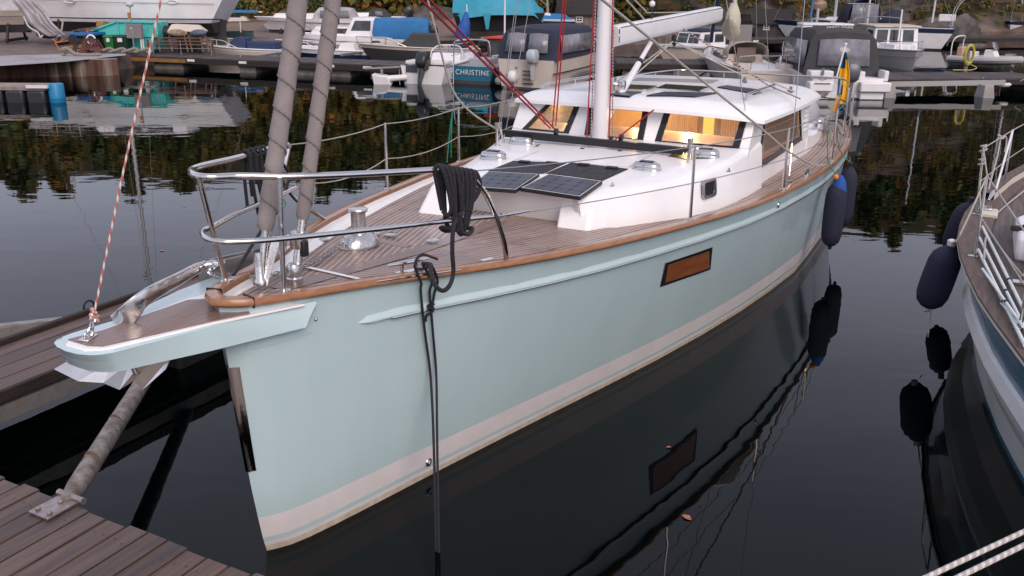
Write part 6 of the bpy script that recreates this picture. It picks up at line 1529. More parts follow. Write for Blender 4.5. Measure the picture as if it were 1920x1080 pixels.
# --- B: blue boat with name
h=D(66); b=Boat('motorboat','teal blue boat with white lettering across its stern and a red roofed wheelhouse','motorboat',from_stern(884,158,h,6.4),h,6.4,1.95,.62,.95)
b.hull([teal,dkg],((0,1),(.2,1),(9,0)),deckm=pm('grey_deck',(.3,.3,.31),rough=.6)).strip(pm('pale_strake',(.45,.5,.5),rough=.5),-.03)
text_mesh('CHRISTINE',.25,white_s,'boat_name',b.o,(-3.235,-.05,.40),(PI/2,0,-PI/2),.004,1.12)
mb=MB(); 
for y in (.66,.88): mb.tube([(-3.22,y,.75),(-3.3,y,.72),(-3.32,y,-.1)],.014,6)
for z in (.0,.2,.4): mb.tube([(-3.31,.66,z),(-3.31,.88,z)],.012,6)
mb.build('boarding_ladder',white_s,b.o)
mb=MB(); mb.curve([(-3.0,.8,.6),(-3.0,.78,1.25),(-3.0,.6,1.48),(-3.0,-.4,1.5),(-3.0,-.62,1.35),(-3.0,-.66,.6)],.026,8,4); mb.build('stern_hoop',chrome,b.o)
mb=MB()
for y in (.85,-.85): mb.tube([(-3.1,y,.95),(-1.2,y,1.0)],.012,6)
mb.build('side_rail',chrome,b.o)
cb=b.cabin(.42,.62,.72,.74,.05,.0,matl=pm('mahogany',(.11,.035,.02),(.08,.025,.015),scale=4,rough=.4),win=((.15,.85),),aft=2,roofm=pm('red_roof',(.50,.035,.02),rough=.5),roofo=.16,inset=.04)
mb=MB(); mb.tube([(-.4,0,1.4),(-.4,0,4.4)],[.035,.03],8); mb.build('signal_mast',white_s,b.o)
mb=MB(); mb.box((-2.2,0,.72),(.8,.8,.25)); mb.box((-1.4,-.3,.75),(.5,.5,.3)); mb.build('engine_box',pm('grey_box',(.35,.36,.38),rough=.5),b.o,bevel=.03)
# --- C: cream cruiser with navy canvas
h=D(64); b=Boat('motor_cruiser','cream motor cruiser with a navy canvas enclosure and small silver outboard','motor cruiser',from_stern(985,168,h,6.9),h,6.9,2.42,.98,1.25)
b.hull([cream,pm('rubber_line',(.02,.02,.02),rough=.6),dkg],((0,2),(.1,2),(9,0))).strip(pm('rubber_line',(.02,.02,.02)),-.42,.022).strip(pm('rubber_line',(.02,.02,.02)),-.0,.012)
b.canopy(.0,.56,1.05,canv,1.0,.28,.1,2,1); b.cabin(.50,.98,.62,.35,.9,.0,matl=cream,win=((.2,.5),(.56,.72)),inset=.2)
mb=MB(); W=1.05; mb.hexa([(.05,-W,1.0),(1.15,-W*.7,1.12),(1.15,W*.7,1.12),(.05,W,1.0)],[(-.05,-W*.85,1.6),(.10,-W*.6,1.6),(.10,W*.6,1.6),(-.05,W*.85,1.6)]); mb.build('windscreen',wnd_,b.o,bevel=.01)
b.rails(.62,.45,.016); b.outboard(-.35,.8,pm('silver_outboard',(.40,.43,.46),rough=.3),0,x=-3.6,z=.86)
text_mesh('DRACO',.2,dkg,'boat_lettering',b.o,(1.15,-1.06,.93),(PI/2,0,D(-9)),.004)
mb=MB(); mb.ball((-3.52,.45,.40),.2,14,10,sz=1.1); mb.build('stern_fender',white_s,b.o)
mb=MB(); 
for z in (.62,.5,.36,.22): mb.box((-3.52,-.12,z),(.10,.38,.03))
mb.build('boarding_ladder',pm('brown_steps',(.12,.06,.04),rough=.5),b.o)
mb=MB()
for y in (.35,.7,.9): mb.cyl((-3.46,y,.70-.25*(y>.6)),(-3.475,y,.70-.25*(y>.6)),.03,n=10)
mb.build('transom_fittings',dkg,b.o)
mb=MB(); mb.ball((-3.35,1.05,.22),.15,12,8); mb.build('corner_fender',pm('grey_rub',(.3,.3,.3)),b.o)
fender(Vector(b.o.location)+Matrix.Rotation(h,3,'Z')@Vector((1.7,-1.22,.80)),.11,.62,'navy fender hanging on the side of the cream canvas covered cruiser')
# --- D: hardtop boat beyond the boom
h=D(222); b=Boat('motorboat','white motorboat with a dark hardtop cabin seen under the main boom','motorboat',from_bow(1229,122,h,5.6),h,5.6,2.15,.66,.92)
b.hull([hw_,cream,dkg],((0,2),(.1,2),(.8,1),(9,0))).strip(pm('grey_rub',(.2,.2,.2)),-.1).rails(.5,.35)
b.cabin(.28,.62,.78,.72,.35,.0,win=((.08,.45),(.52,.9)),front=2,roofm=navyb,roofo=.05,inset=.1)
# --- E: sailing boat with cream sail cover
h=D(93); b=Boat('sailing_boat','cream sailing boat seen from astern with a crumpled pale sail cover and beige sprayhood','sailing boat',from_stern(1438,170,h,8),h,8,2.25,.66,.95)
b.hull([cream,navyb,dkg],((0,2),(.1,2),(.2,1),(9,0)),deckm=pm('old_white',(.6,.58,.55))).strip(pm('teak_strip',(.16,.09,.05),rough=.6))
b.cabin(.36,.75,.66,.32,.8,.0,matl=cream,win=((.2,.8),)); b.sprayhood(.36,.60,.70,.9,beige,False)
mb=MB(); mb.box((-1.28,0,1.0),(.05,.7,.5)); mb.build('companionway',pm('brown_door',(.14,.10,.085),rough=.6),b.o)
m_=b.mast(.6,9.5,.075,0,None,navyb,None,True)
cvr=pm('cream_cover',(.50,.47,.36),(.42,.40,.31),scale=3,rough=.85,bump=.6,bscale=6); mb=MB()
def lob(P,R):
    mb.tube(smooth_path([Vector(p) for p in P],5),[np.interp(k/((len(P)-1)*5),np.linspace(0,1,len(R)),R) for k in range((len(P)-1)*5+1)],12,flat=.8)
lob([(.85,0,2.75),(.8,0,2.3),(.75,.0,1.8),(.6,-.05,1.4)],[.12,.26,.32,.24,.06]); lob([(-.4,.5,2.25),(-.1,.36,2.05),(.3,.2,1.8),(.7,.0,1.6)],[.09,.2,.3,.36,.28]); mb.build('sail_cover',cvr,b.o,ang=70)
mb=MB(); mb.tube([(.9,0,1.45),(-.7,.62,2.4)],.035,8); mb.build('boom',pm('alu_mast',(.5,.5,.5)),b.o)
mb=MB(); mb.curve([(-3.9,1.0,.66),(-3.95,1.0,1.12),(-3.95,0,1.14),(-3.95,-1.0,1.12),(-3.9,-1.0,.66)],.018,6,2)
for y in (.6,-.6): mb.cyl((-3.9,y,.66),(-3.95,y,1.12),.014,n=6)
mb.build('pushpit',chrome,b.o)
mb=MB(); mb.box((-3.3,.75,.74),(.9,.35,.2)); mb.box((-3.3,-.75,.74),(.9,.35,.2)); mb.build('cockpit_locker',cream,b.o,bevel=.03)
# --- F: cabin boat, charcoal canopy
h=D(88); b=Boat('motor_cruiser','white motor cruiser with a large charcoal canopy and grey outboard just beyond the yacht stern','motor cruiser',from_stern(1586,186,h,6.9),h,6.9,2.62,.66,1.1)
b.hull([hw_,cream,dkg],((0,2),(.1,2),(9,0))); b.canopy(.10,.60,1.42,gcanv,.98,.12,.1,1,1,dz=.0)
mb=MB(); mb.box((-3.45,.88,.40),(.55,.75,.30)); mb.box((-3.45,-.80,.40),(.55,.95,.30)); mb.box((-3.40,.85,.15),(.4,.55,.3)); mb.box((-3.40,-.75,.15),(.4,.75,.3)); mb.build('swim_platform',hw_,b.o,bevel=.04)
mb=MB(); mb.box((-3.30,.86,.76),(.5,.72,.22)); mb.box((-3.1,-.45,.70),(.5,.2,.3)); mb.box((-3.1,-1.2,.72),(.6,.14,.32)); mb.build('transom_seat',hw_,b.o,bevel=.03)
mb=MB(); mb.box((-3.72,.88,.50),(.02,.5,.05)); mb.box((-3.60,.86,.86),(.04,.07,.22)); mb.tube([(-3.65,.86+.14*math.cos(a),.72+.12*math.sin(a)) for a in [PI+PI*k/8 for k in range(9)]],.015,6); mb.build('platform_fitting',pm('grey_metal',(.25,.25,.25)),b.o)
b.outboard(-.02,1.15,pm('grey_outboard',(.10,.105,.12),rough=.25),D(6),x=-3.45,z=.5)
b.cabin(.40,.62,.80,1.40,.3,.0,roofo=.02,roofm=hw_,inset=.18,front=2,name='wheelhouse'); text_mesh('MERRY FISHER',.125,white_s,'roof_lettering',b.o,(-1.985,0,2.12),(PI/2,0,-PI/2),.004,1.1)
mb=MB(); mb.box((-1.96,0,2.12),(.03,1.75,.13)); mb.build('name_board',dkg,b.o)
b.rails(.55,.5,.016)
# --- G: wheelhouse boat bow on
h=D(266); b=Boat('motor_cruiser','old cream wheelhouse boat lying bow on to the right hand pier','motor cruiser',from_bow(1714,134,h,7.4),h,7.4,2.65,.72,.86)
b.hull([pm('greyed_hull',(.42,.39,.37),(.36,.33,.31),scale=2,rough=.5),dkg],((0,1),(9,0)),rake=.03,deckm=hw_).strip(pm('grey_rub',(.2,.2,.2)),-.02,.03).strip(pm('grey_rub',(.2,.2,.2)),-.28,.012)
b.cabin(.5,.82,.72,.28,.3,.0,win=(),front=3,wm_=pm('blind_panel',(.5,.5,.5),rough=.6)); b.cabin(.30,.62,.84,.92,.1,.0,dz=.05,win=((.1,.45),(.55,.9)),front=3,roofm=cream,roofo=.10,inset=.06,name='wheelhouse')
b.mast(.66,1.35,.045,0,None,None,white_s,False,spread=False); b.rails(.6,.34)
# --- H: inflatable
h=D(-48); c=g2(1848,128); b=Boat('inflatable_boat','pale grey rigid inflatable boat with a white console and tube arch beside the right pier','inflatable boat',(c[0],c[1]+.8),h,4.6,2.0,.45,.6)
mb=MB(); us=[0,.1,.25,.4,.55,.68,.8,.9,.97,1.0]; A=[Vector((-2.3+u*4.6,b.w(u,3)*.86,.36+.14*u*u)) for u in us]; A2=[Vector((v.x,-v.y,v.z)) for v in A[::-1]]; mb.tube(smooth_path(A+A2[1:],3),.21,12); mb.build('tube',pm('hypalon_grey',(.40,.385,.38),(.36,.345,.34),scale=3,rough=.55),b.o)
mb=MB(); mb.tube([v+Vector((0,.22*(1 if v.y>=0 else -1)*(1 if abs(v.y)>.05 else 0),-.03)) for v in smooth_path(A+A2[1:],2)],.03,6); mb.build('rubbing_band',pm('grey_rub',(.2,.2,.2)),b.o)
mb=MB(); mb.hexa([(-2.3,-.5,.0),(1.9,-.05,.1),(1.9,.05,.1),(-2.3,.5,.0)],[(-2.3,-.85,.4),(1.7,-.5,.45),(1.7,.5,.45),(-2.3,.85,.4)]); mb.box((-1.0,0,.62),(.7,.6,.4)); mb.build('rigid_hull',hw_,b.o,bevel=.03)
mb=MB(); mb.hexa([(-.1,-.42,.5),(.8,-.38,.5),(.8,.38,.5),(-.1,.42,.5)],[(.0,-.38,.98),(.55,-.34,.94),(.55,.34,.94),(.0,.38,.98)]); mb.build('console',white_s,b.o,bevel=.04)
mb=MB(); mb.add([(.6,-.4,.95),(.6,.4,.95),(.35,.36,1.38),(.35,-.36,1.38)],[(0,1,2,3)]); q=mb.build('windscreen',vinyl,b.o); m_=q.modifiers.new('t','SOLIDIFY'); m_.thickness=.03
mb=MB(); mb.curve([(-2.1,.85,.5),(-2.1,.85,1.3),(-1.95,.6,1.62),(-1.95,-.6,1.62),(-2.1,-.85,1.3),(-2.1,-.85,.5)],.04,8,4); mb.build('tube_arch',white_s,b.o)
mb=MB(); mb.box((-1.7,.0,.8),(.4,.9,.5)); mb.build('jockey_seat',pm('tan_seat',(.45,.3,.2),rough=.6),b.o,bevel=.05); b.o.scale=(.64,.68,.78); b.o.location.x+=.35
# --- I: ketch with davits
h=D(158); b=Boat('sailing_yacht','white ketch with stern davits, a boarding ladder and navy sail covers under the cliff','sailing yacht',from_stern(1783,93,h,10),h,10,3.1,1.15,1.45)
b.hull([hw_,navyb,dkg],((0,2),(.1,2),(.85,0),(9,1)),tr=.6).strip(dkg,-.0); b.cabin(.3,.72,.66,.5,.6,.0,win=((.2,.8),)); b.sprayhood(.34,.75,.7,1.1,canv)
b.mast(.55,11,.085,4.2,navyb,None,None,True,1.35,True,.2); b.mast(.12,7.5,.06,2.0,navyb,None,None,False,1.4,True,.2)
mb=MB(); mb.curve([(-4.8,1.1,1.2),(-4.9,1.1,2.1),(-5.2,1.1,2.7),(-5.8,1.1,2.75)],.03,6,3); mb.curve([(-4.8,-1.1,1.2),(-4.9,-1.1,2.1),(-5.2,-1.1,2.7),(-5.8,-1.1,2.75)],.03,6,3); mb.tube([(-5.8,1.1,2.75),(-5.8,-1.1,2.75)],.025,6); mb.build('davit',chrome,b.o)
mb=MB(); mb.box((-4.6,-1.2,1.7),(.9,.25,.4)); mb.build('liferaft_canister',white_s,b.o,bevel=.06)
mb=MB()
for y in (.1,.45): mb.tube([(-4.95,y,1.15),(-4.75,y,.2)],.015,5)
for k in range(5): mb.tube([(-4.93+.04*k,.1,1.0-.18*k),(-4.93+.04*k,.45,1.0-.18*k)],.012,5)
mb.build('boarding_ladder',chrome,b.o)
mb=MB(); mb.add([(-1.2,-1.2,1.75),(-.4,-1.25,1.9),(.5,-1.0,2.45),(1.0,-.8,2.6),(.3,-1.2,2.1)],[(0,1,2,3,4)]); q=mb.build('yellow_cloth',pm('pale_yellow',(.5,.48,.22),rough=.8),b.o); m_=q.modifiers.new('t','SOLIDIFY'); m_.thickness=.02
# --- J: far right yacht
h=D(235); b=Boat('sailing_yacht','white sailing yacht with navy rail stripe and hard windscreen at the far right','sailing yacht',from_bow(1888,77,h,9.5),h,9.5,3.1,1.0,1.3)
b.hull([hw_,navyb,cream],((0,1),(.85,0),(9,1))); b.cabin(.25,.78,.66,.45,.8,.0,win=((.15,.4),(.5,.75))); b.sprayhood(.42,.8,.74,1.2,greyc,True,wnd_); b.rails(.6,.5); b.mast(.58,12,.09); b.mast(.30,10.5,.07,0,None,None,None,False)
mb=MB(); mb.box((-4.6,0,1.1),(.4,2.6,.4)); mb.build('aft_locker',hw_,b.o)
# --- K: blue striped sailing boat
h=D(246); b=Boat('sailing_boat','white sailing boat with a broad blue stripe and rolled tan sail under the cliff','sailing boat',from_bow(1512,92,h,8.2),h,8.2,2.5,.8,1.0)
b.hull([hw_,pm('mid_blue',(.02,.13,.30),rough=.4),navyb],((0,2),(.1,2),(.75,0),(9,1)),rake=.16); b.cabin(.32,.7,.62,.4,.6,.0,matl=pm('mahogany2',(.28,.10,.05),rough=.5),win=((.2,.8),)); b.mast(.55,10,.08,2.9,tan,pm('blue_furl',(.01,.09,.22),rough=.7),None,True,1.0,True,.3)
# --- L: navy hooded yacht
h=D(100); b=Boat('sailing_yacht','white sailing yacht with a tall clear panelled navy hood behind the charcoal canopy','sailing yacht',from_stern(1640,97,h,9.5),h,9.5,3.0,1.1,1.3)
b.hull([hw_,navyb],((0,1),(9,0))); b.cabin(.3,.72,.66,.45,.6,.0,win=((.2,.8),)); b.sprayhood(.22,1.45,.72,1.3,canv,True); b.mast(.5,12,.085,3.6,navyb,None,None,True,1.5); b.mast(.12,8,.06)
mb=MB(); mb.curve([(-4.6,1.3,1.1),(-4.7,1.3,1.75),(-4.7,-1.3,1.75),(-4.6,-1.3,1.1)],.025,6,3); mb.tube([(-4.7,1.0,1.75),(-4.7,1.0,2.5)],.02,6); mb.tube([(-4.7,.4,2.5),(-4.7,1.9,2.5)],.03,6); mb.build('pushpit',chrome,b.o)
# --- M: small boat, blue cover
h=D(172); b=Boat('motorboat','small open white boat with a navy folded cover beyond the left pier','motorboat',g2(452,112),h,4.3,1.7,.5,.7)
b.hull([hw_,cream,dkg],((0,2),(.8,1),(9,0))).strip(hw_,0,.035).rails(.45,.28,.016,white_s); mb=MB(); mb.hexa([(-.5,-.55,.5),(.35,-.5,.55),(.35,.5,.55),(-.5,.55,.5)],[(-.4,-.4,1.0),(.1,-.38,1.0),(.1,.38,1.0),(-.4,.4,1.0)]); mb.box((-1.2,0,.65),(1.3,1.1,.35)); mb.build('cover',pm('navy_cover2',(.025,.04,.10),rough=.8),b.o,bevel=.05)
mb=MB(); mb.tube([(-.1,0,1.2),(-.1,0,1.75)],.02,6); mb.build('light_pole',white_s,b.o); b.outboard(0,.7)
# --- N
h=D(176); b=Boat('motorboat','low white and navy open boat partly hidden behind the furled sails','motorboat',g2(610,112),h,4.4,1.7,.45,.62)
b.hull([hw_,navyb],((0,1),(.66,1),(9,0))).strip(hw_,0,.035).rails(.5,.25,.014,white_s); b.cabin(.15,.35,.5,.35,.5,.4,matl=white_s,name='windscreen'); b.outboard(0,.7)
# --- O: cabin boat blue tarp
h=D(183); b=Boat('motor_cruiser','white cabin boat with a bright blue tarpaulin over its cockpit','motor cruiser',g2(676,108),h,6.6,2.4,.95,1.15)
b.hull([hw_,greyc,pm('blue_bottom',(.02,.09,.16),rough=.6)],((0,2),(.1,2),(.62,1),(9,0))).strip(dkg,-.25,.02); b.cabin(.42,.86,.74,.45,.9,.0,win=((.30,.62),)); b.cabin(.38,.60,.80,.88,.55,.0,win=((.15,.85),),front=2,name='wheelhouse',inset=.1)
mb=MB(); rings=[]
for x,hh in ((-3.25,.95),(-3.15,1.15),(-2.6,1.22),(-1.9,1.15),(-1.1,1.2),(-.75,1.12)): rings.append([(x+.05*math.sin(k*2.1+x),1.12*c,.92+.74*hh*z) for k,(c,z) in enumerate(((1,0),(1.02,.3),(.98,.6),(.92,.9),(.6,1.0),(0,1.04),(-.6,1.0),(-.92,.9),(-.98,.6),(-1.02,.3),(-1,0)))])
mb.loft(rings,caps=True); mb.build('tarpaulin',bcanv,b.o,ang=60)
mb=MB(); mb.tube([Vector((-.9+.2*math.cos(a),1.24,.35+.2*math.sin(a))) for a in [2*PI*k/14 for k in range(14)]],.07,8,closed=True); mb.build('tyre_fender',black,b.o); b.outboard(.0,.9,None,D(20)); b.rails(.7,.35)
# --- P dark grey boat
h=D(186); b=Boat('motorboat','dark grey hulled boat with a charcoal cockpit cover left of the outboard boat','motorboat',g2(786,116),h,5.4,2.0,.62,.8)
b.hull([cream,dkg],((0,1),(.85,1),(9,0))).strip(pm('pale_strake2',(.55,.5,.45),rough=.5),0,.03).rails(.6,.3); mb=MB(); mb.hexa([(-1.1,-.85,.6),(.9,-.8,.65),(.9,.8,.65),(-1.1,.85,.6)],[(-.8,-.68,1.22),(.25,-.62,1.25),(.25,.62,1.25),(-.8,.68,1.22)]); mb.build('cockpit_cover',gcanv,b.o,bevel=.06); mb=MB(); mb.ball((-1.8,0,.7),.38,12,8,sz=.7); mb.build('rolled_cover',canv,b.o); b.outboard(0,.8)
# --- small catamaran style leg at the pier end
h=D(180); p=at(722,157,0); o=thing('workboat_float','small white float with a cylindrical tank at the end of the left pier','float',p); mb=MB(); mb.hexa([(-.35,-.25,-.1),(.3,-.25,-.1),(.3,.25,-.1),(-.35,.25,-.1)],[(-.42,-.3,.35),(.1,-.3,.28),(.1,.3,.28),(-.42,.3,.35)]); mb.build('float',hw_,o,bevel=.03); mb=MB(); mb.cyl((.05,-.1,.18),(.75,.1,.22),.11,n=14); mb.build('tank',white_s,o); mb=MB(); mb.beam((-.7,0,.52),(2.2,.9,.60),.15,.05); mb.beam((-.1,0,.0),(-.1,0,.5),.08,.08); mb.build('frame',galv,o)
# ---------------------------------------------------------------- boats ashore
def cradle(o,L,zb,name='cradle'):
    mb=MB()
    for x in (-L*.28,0,L*.28):
        for y in (-.9,.9): mb.beam((x,y*1.15,-zb),(x,y*.7,.1),.09,.09)
        mb.beam((x,-1.1,-zb+.1),(x,1.1,-zb+.1),.12,.12)
    mb.build(name,darkwood,o)
h=D(181); c=atY(262,38,42.5); zb=c.z
b=Boat('sailing_yacht','big white sailing yacht ashore with a navy waterline stripe and a scooped stern','sailing yacht',(-17.4,42.5),h,9.7,3.4,1.2,1.32,1.62)
b.hull([hw_,navyb,af,cream],((0,2),(9,0)),rake=.02,wl=.9,tr=.75,depth=.45)
mb=MB(); us=[.02,.2,.4,.6,.8,.95]; 
for sg in (1,-1): mb.tube([b.P(u,sg*.995,-b.fz(u)+.17) for u in us],.03,6)
mb.build('waterline_stripe',navyb,b.o)
mb=MB(); mb.hexa([(-.8,-.12,-1.0),(1.0,-.12,-1.0),(1.0,.12,-1.0),(-.8,.12,-1.0)],[(-1.0,-.2,-.3),(1.4,-.2,-.3),(1.4,.2,-.3),(-1.0,.2,-.3)]); mb.build('keel',af,b.o)
mb=MB(); mb.hexa([(-4.3,-.05,-1.0),(-3.75,-.05,-1.0),(-3.75,.05,-1.0),(-4.3,.05,-1.0)],[(-4.4,-.07,.1),(-3.7,-.07,.1),(-3.7,.07,.1),(-4.4,.07,.1)]); mb.build('rudder',dkg,b.o)
mb=MB()
for u in (.12,.72): pass
for x in (-2.6,1.9):
    p=b.P((x+4.85)/9.7,1); mb.tube([Vector((x+.22*math.cos(a),p.y+.0,.88+.07*math.sin(a))) for a in [2*PI*k/12 for k in range(12)]],.03,6,closed=True)
mb.build('hull_port',white_s,b.o)
mb=MB(); us=[.05+.03*k for k in range(31)]; mb.loft([[b.P(u,.985,-.40)+Vector((0,.03,0)) for u in us],[b.P(u,.985,-.385)+Vector((0,.03,0)) for u in us]]); q=mb.build('pinstripe',dkg,b.o); m_=q.modifiers.new('t','SOLIDIFY'); m_.thickness=.01
t_=text_mesh('Taranasi',.19,dkg,'boat_name',b.o,(3.7,1.36,1.02),(PI/2,0,PI+D(-12)),.004,1,.2); cradle(b.o,10,1.05); b.rails(.55,.5)
b.cabin(.25,.7,.62,.5,.8,.0,win=((.15,.8),)); b.mast(.55,13,.09)
h=D(3); b=Boat('sailing_boat','small beige sailing boat ashore on a cradle with a dark green bottom','sailing boat',(-15.0,47.5),h,5.3,1.8,.45,.56,.95)
b.hull([cream,pm('green_bottom',(.03,.07,.07),rough=.7)],((0,1),(.1,1),(9,0)),depth=.35,rake=.16).strip(pm('teak_strip',(.16,.09,.05)),0,.02); b.cabin(.45,.82,.62,.30,.8,.05,matl=cream,win=((.10,.32),)); cradle(b.o,5,.35)
mb=MB(); mb.tube([(-2.8,0,.86),(2.3,0,.95)],.035,8); mb.build('boom',white_s,b.o); mb=MB(); mb.hexa([(-.2,-.4,.90),(2.2,-.25,.94),(2.2,.25,.94),(-.2,.4,.90)],[(.0,-.12,1.04),(2.0,-.1,1.04),(2.0,.1,1.04),(.0,.12,1.04)]); mb.build('blue_cover',bcanv,b.o,bevel=.05)
h=D(5); b=Boat('sailing_boat','cream hulled boat ashore at the far left under a grey cover','sailing boat',(-24.6,42.5),h,7.0,2.2,.6,.7,1.38)
b.hull([cream,af],((0,1),(.1,1),(9,0)),depth=.3).strip(dkg,-.25,.02); cradle(b.o,7,.7); mb=MB(); mb.hexa([(-3.3,-.9,.6),(3.2,-.5,.65),(3.2,.5,.65),(-3.3,.9,.6)],[(-3,-.2,1.5),(2.4,-.1,1.4),(2.4,.1,1.4),(-3,.2,1.5)]); mb.build('winter_cover',pm('grey_tarp',(.42,.40,.41),(.3,.28,.29),scale=3,rough=.7,bump=.5),b.o,bevel=.08)
# hanging grey tarpaulin sheet
o=thing('tarpaulin','long grey tarpaulin sheet draped from the far left boat down to the ground','tarpaulin',at(70,60,.6)); mb=MB(); R=[]
ctrl=[((14,-8),(66,-8)),((28,8),(80,8)),((42,25),(96,25)),((52,42),(108,44)),((68,55),(120,56)),((82,65),(132,66)),((92,69),(112,69.5))]
for i,(l,r) in enumerate(ctrl):
    row=[]
    for k in range(17):
        f=k/16; px=l[0]+(r[0]-l[0])*f*.86; py=l[1]+(r[1]-l[1])*f; row.append(atY(px,py,39.6+.16*noise.noise(Vector((k*.45,i*.25,3)))+.05*i)-Vector(o.location))
    R.append(row)
mb.loft(R); q=mb.build('sheet',pm('grey_tarp',(.4,.38,.38)),o); m_=q.modifiers.new('t','SOLIDIFY'); m_.thickness=.03
mb=MB(); mb.curve([atY(44,30,39.3)-o.location,atY(54,50,39.3)-o.location,atY(70,60,39.3)-o.location,atY(76,70,39.3)-o.location,atY(80,66,39.3)-o.location],.035,6,4); mb.build('hem_rope',pm('tarp_rope',(.5,.48,.46),rough=.8),o)
o=thing('covered_boat','boat ashore under a bright blue cover, left of the big white yacht','boat',(-20.6,46.5,1.6)); mb=MB(); mb.hexa([(-1.7,-1,.0),(2.2,-1,.0),(2.2,1,.0),(-1.7,1,.0)],[(-1.7,-.8,1.6),(2.2,-.4,1.2),(2.2,.4,1.2),(-1.7,.8,1.6)]); mb.build('cover',bcanv,o,bevel=.08); mb=MB(); mb.hexa([(-1.7,-.5,-.5),(2.0,-.4,-.5),(2.0,.4,-.5),(-1.7,.5,-.5)],[(-1.8,-1.05,.0),(2.4,-.9,.0),(2.4,.9,.0),(-1.8,1.05,.0)]); mb.build('hull',hw_,o); mb=MB(); mb.box((0,0,-.75),(1.8,1.2,.5)); mb.build('cradle',darkwood,o)
h=D(185); b=Boat('motor_cruiser','white cruiser ashore with a pointed grey cover, seen between the furled sails','motor cruiser',(-11.2,52.5),h,6.4,2.2,.62,.76,.78)
b.hull([hw_,cream,af],((0,2),(.1,2),(9,0)),depth=.3).strip(dkg,-.2,.02); cradle(b.o,6,.18); b.cabin(.45,.85,.7,.30,.9,.1,win=((.3,.7),)); b.canopy(.1,.5,.62,pm('grey_tarp',(.4,.38,.38)),.9,.4,.5,0,1)
h=D(190); b=Boat('motorboat','white speedboat ashore with a black folding hood, behind the blue tarpaulin boat','motorboat',(-8.6,55),h,4.8,1.9,.6,.7,.85)
b.hull([hw_,cream,af],((0,2),(.6,1),(9,0)),depth=.3); cradle(b.o,5,.22); b.outboard(.0,1.0,None,D(35)); b.cabin(.4,.8,.66,.25,.9,.1); b.canopy(.2,.5,.45,gcanv,.8,.6,.6,0,1)
# turquoise tarp boat
o=thing('covered_boat','dark hulled boat ashore under a bright turquoise tarpaulin with hanging corners','boat',(-1.3,49.5,.62)); mb=MB()
rings=[]
for x,zt_,w_ in ((-1.9,1.95,.7),(-1.2,2.35,1.0),(0,2.75,1.1),(1.2,2.7,1.1),(2.3,2.0,.8),(2.8,1.3,.35)): rings.append([(x,w_*1.1,1.05+.2*math.sin(x*5)),(x,w_,1.5),(x,w_*.5,zt_*.9),(x,0,zt_),(x,-w_*.5,zt_*.9),(x,-w_*1.0,1.5),(x,-w_*1.1,1.02+.22*math.sin(x*6+1))])
mb.loft(rings); mb.build('tarpaulin',tcanv,o,ang=50)
mb=MB()
for x in (-1.35,-.1): mb.hexa([(x-.05,-1.2,.5),(x+.08,-1.2,.5),(x+.08,-1.18,.5),(x-.05,-1.18,.5)],[(x-.2,-1.2,1.3),(x+.2,-1.2,1.3),(x+.2,-1.16,1.3),(x-.2,-1.16,1.3)])
mb.build('hanging_corner',tcanv,o)
mb=MB(); mb.hexa([(-1.6,-.3,.35),(2.4,-.25,.35),(2.4,.25,.35),(-1.6,.3,.35)],[(-1.9,-1.0,1.3),(2.9,-.8,1.35),(2.9,.8,1.35),(-1.9,1.0,1.3)]); mb.build('hull',dkg,o,bevel=.05); mb=MB(); mb.box((0,0,.18),(2.6,1.3,.4)); mb.build('cradle',darkwood,o)
h=D(184); b=Boat('motorboat','navy and white speedboat ashore under a blue half cover, left of the birch','motorboat',(1.2,52.8),h,4.2,1.8,.5,.62,1.0); b.hull([hw_,navyb,cream],((0,2),(.2,2),(.8,1),(9,0)),depth=.25,rake=.2); b.cabin(.3,.75,.7,.35,.9,.3,matl=white_s,name='foredeck_screen',win=((.3,.7),)); mb=MB(); mb.hexa([(-2.0,-.8,.48),(.5,-.75,.5),(.5,.75,.5),(-2.0,.8,.48)],[(-1.6,-.5,.76),(.2,-.4,.86),(.2,.4,.86),(-1.6,.5,.76)]); mb.build('cover',bcanv,b.o,bevel=.06); cradle(b.o,4,.7)
# ================================================================ PIERS AND YARD THINGS
def pier(name,label,A,B,wd,z,h=.22,floats=(),plates=(),band=None,back=1,fm=darkwood,sup=()):
    A=Vector((*A,0));B=Vector((*B,0)); d=(B-A); L_=d.length; ang=math.atan2(d.y,d.x); o=thing(name,label,'pier',A,ang)
    if 'pier_planks' not in MATS: island_vary(pm('pier_planks',(.085,.068,.063),(.045,.036,.033),scale=3,rough=.7,bump=.3),.7,1.2)
    mb=MB(); n=int(L_/.16)
    for i in range(n): mb.box((.08+i*L_/n,back*wd/2,z-.02),(L_/n-.012,wd,.04))
    mb.build('decking',pm('pier_planks',(.085,.068,.063),(.045,.036,.033),scale=3,rough=.7,bump=.3),o)
    mb=MB(); mb.box((L_/2,0,z-.04-h/2),(L_,.10,h)); mb.box((L_/2,back*wd,z-.04-h/2),(L_,.10,h)); mb.build('side_beam',fm,o)
    for a,b in floats: mb=MB(); mb.box(((a+b)/2,back*wd/2,z*.5-.25),(b-a,wd*.86,z+.28)); mb.build('float',concm,o,bevel=.03)
    for a in plates: mb=MB(); mb.box((a,-.065,z-.10),(.34,.015,.09)); mb.build('berth_plate',white_s,o)
    if band: mb=MB(); mb.box(((band[0]+band[1])/2,-.075,z-.14),(band[1]-band[0],.03,.14)); mb.build('fender_board',pm('orange_board',(.28,.13,.035),(.2,.09,.03),scale=3,rough=.6),o)
    return o
p0=at(262,128,0);p1=at(758,150,0)
def tpx(px):  # distance along the pier for a pixel column
    r=at(px,540,0); k=r.x/r.y; # ray azimuth
    d=(p1-p0); t=(k*p0.y-p0.x)/(d.x-k*d.y); return t*d.length
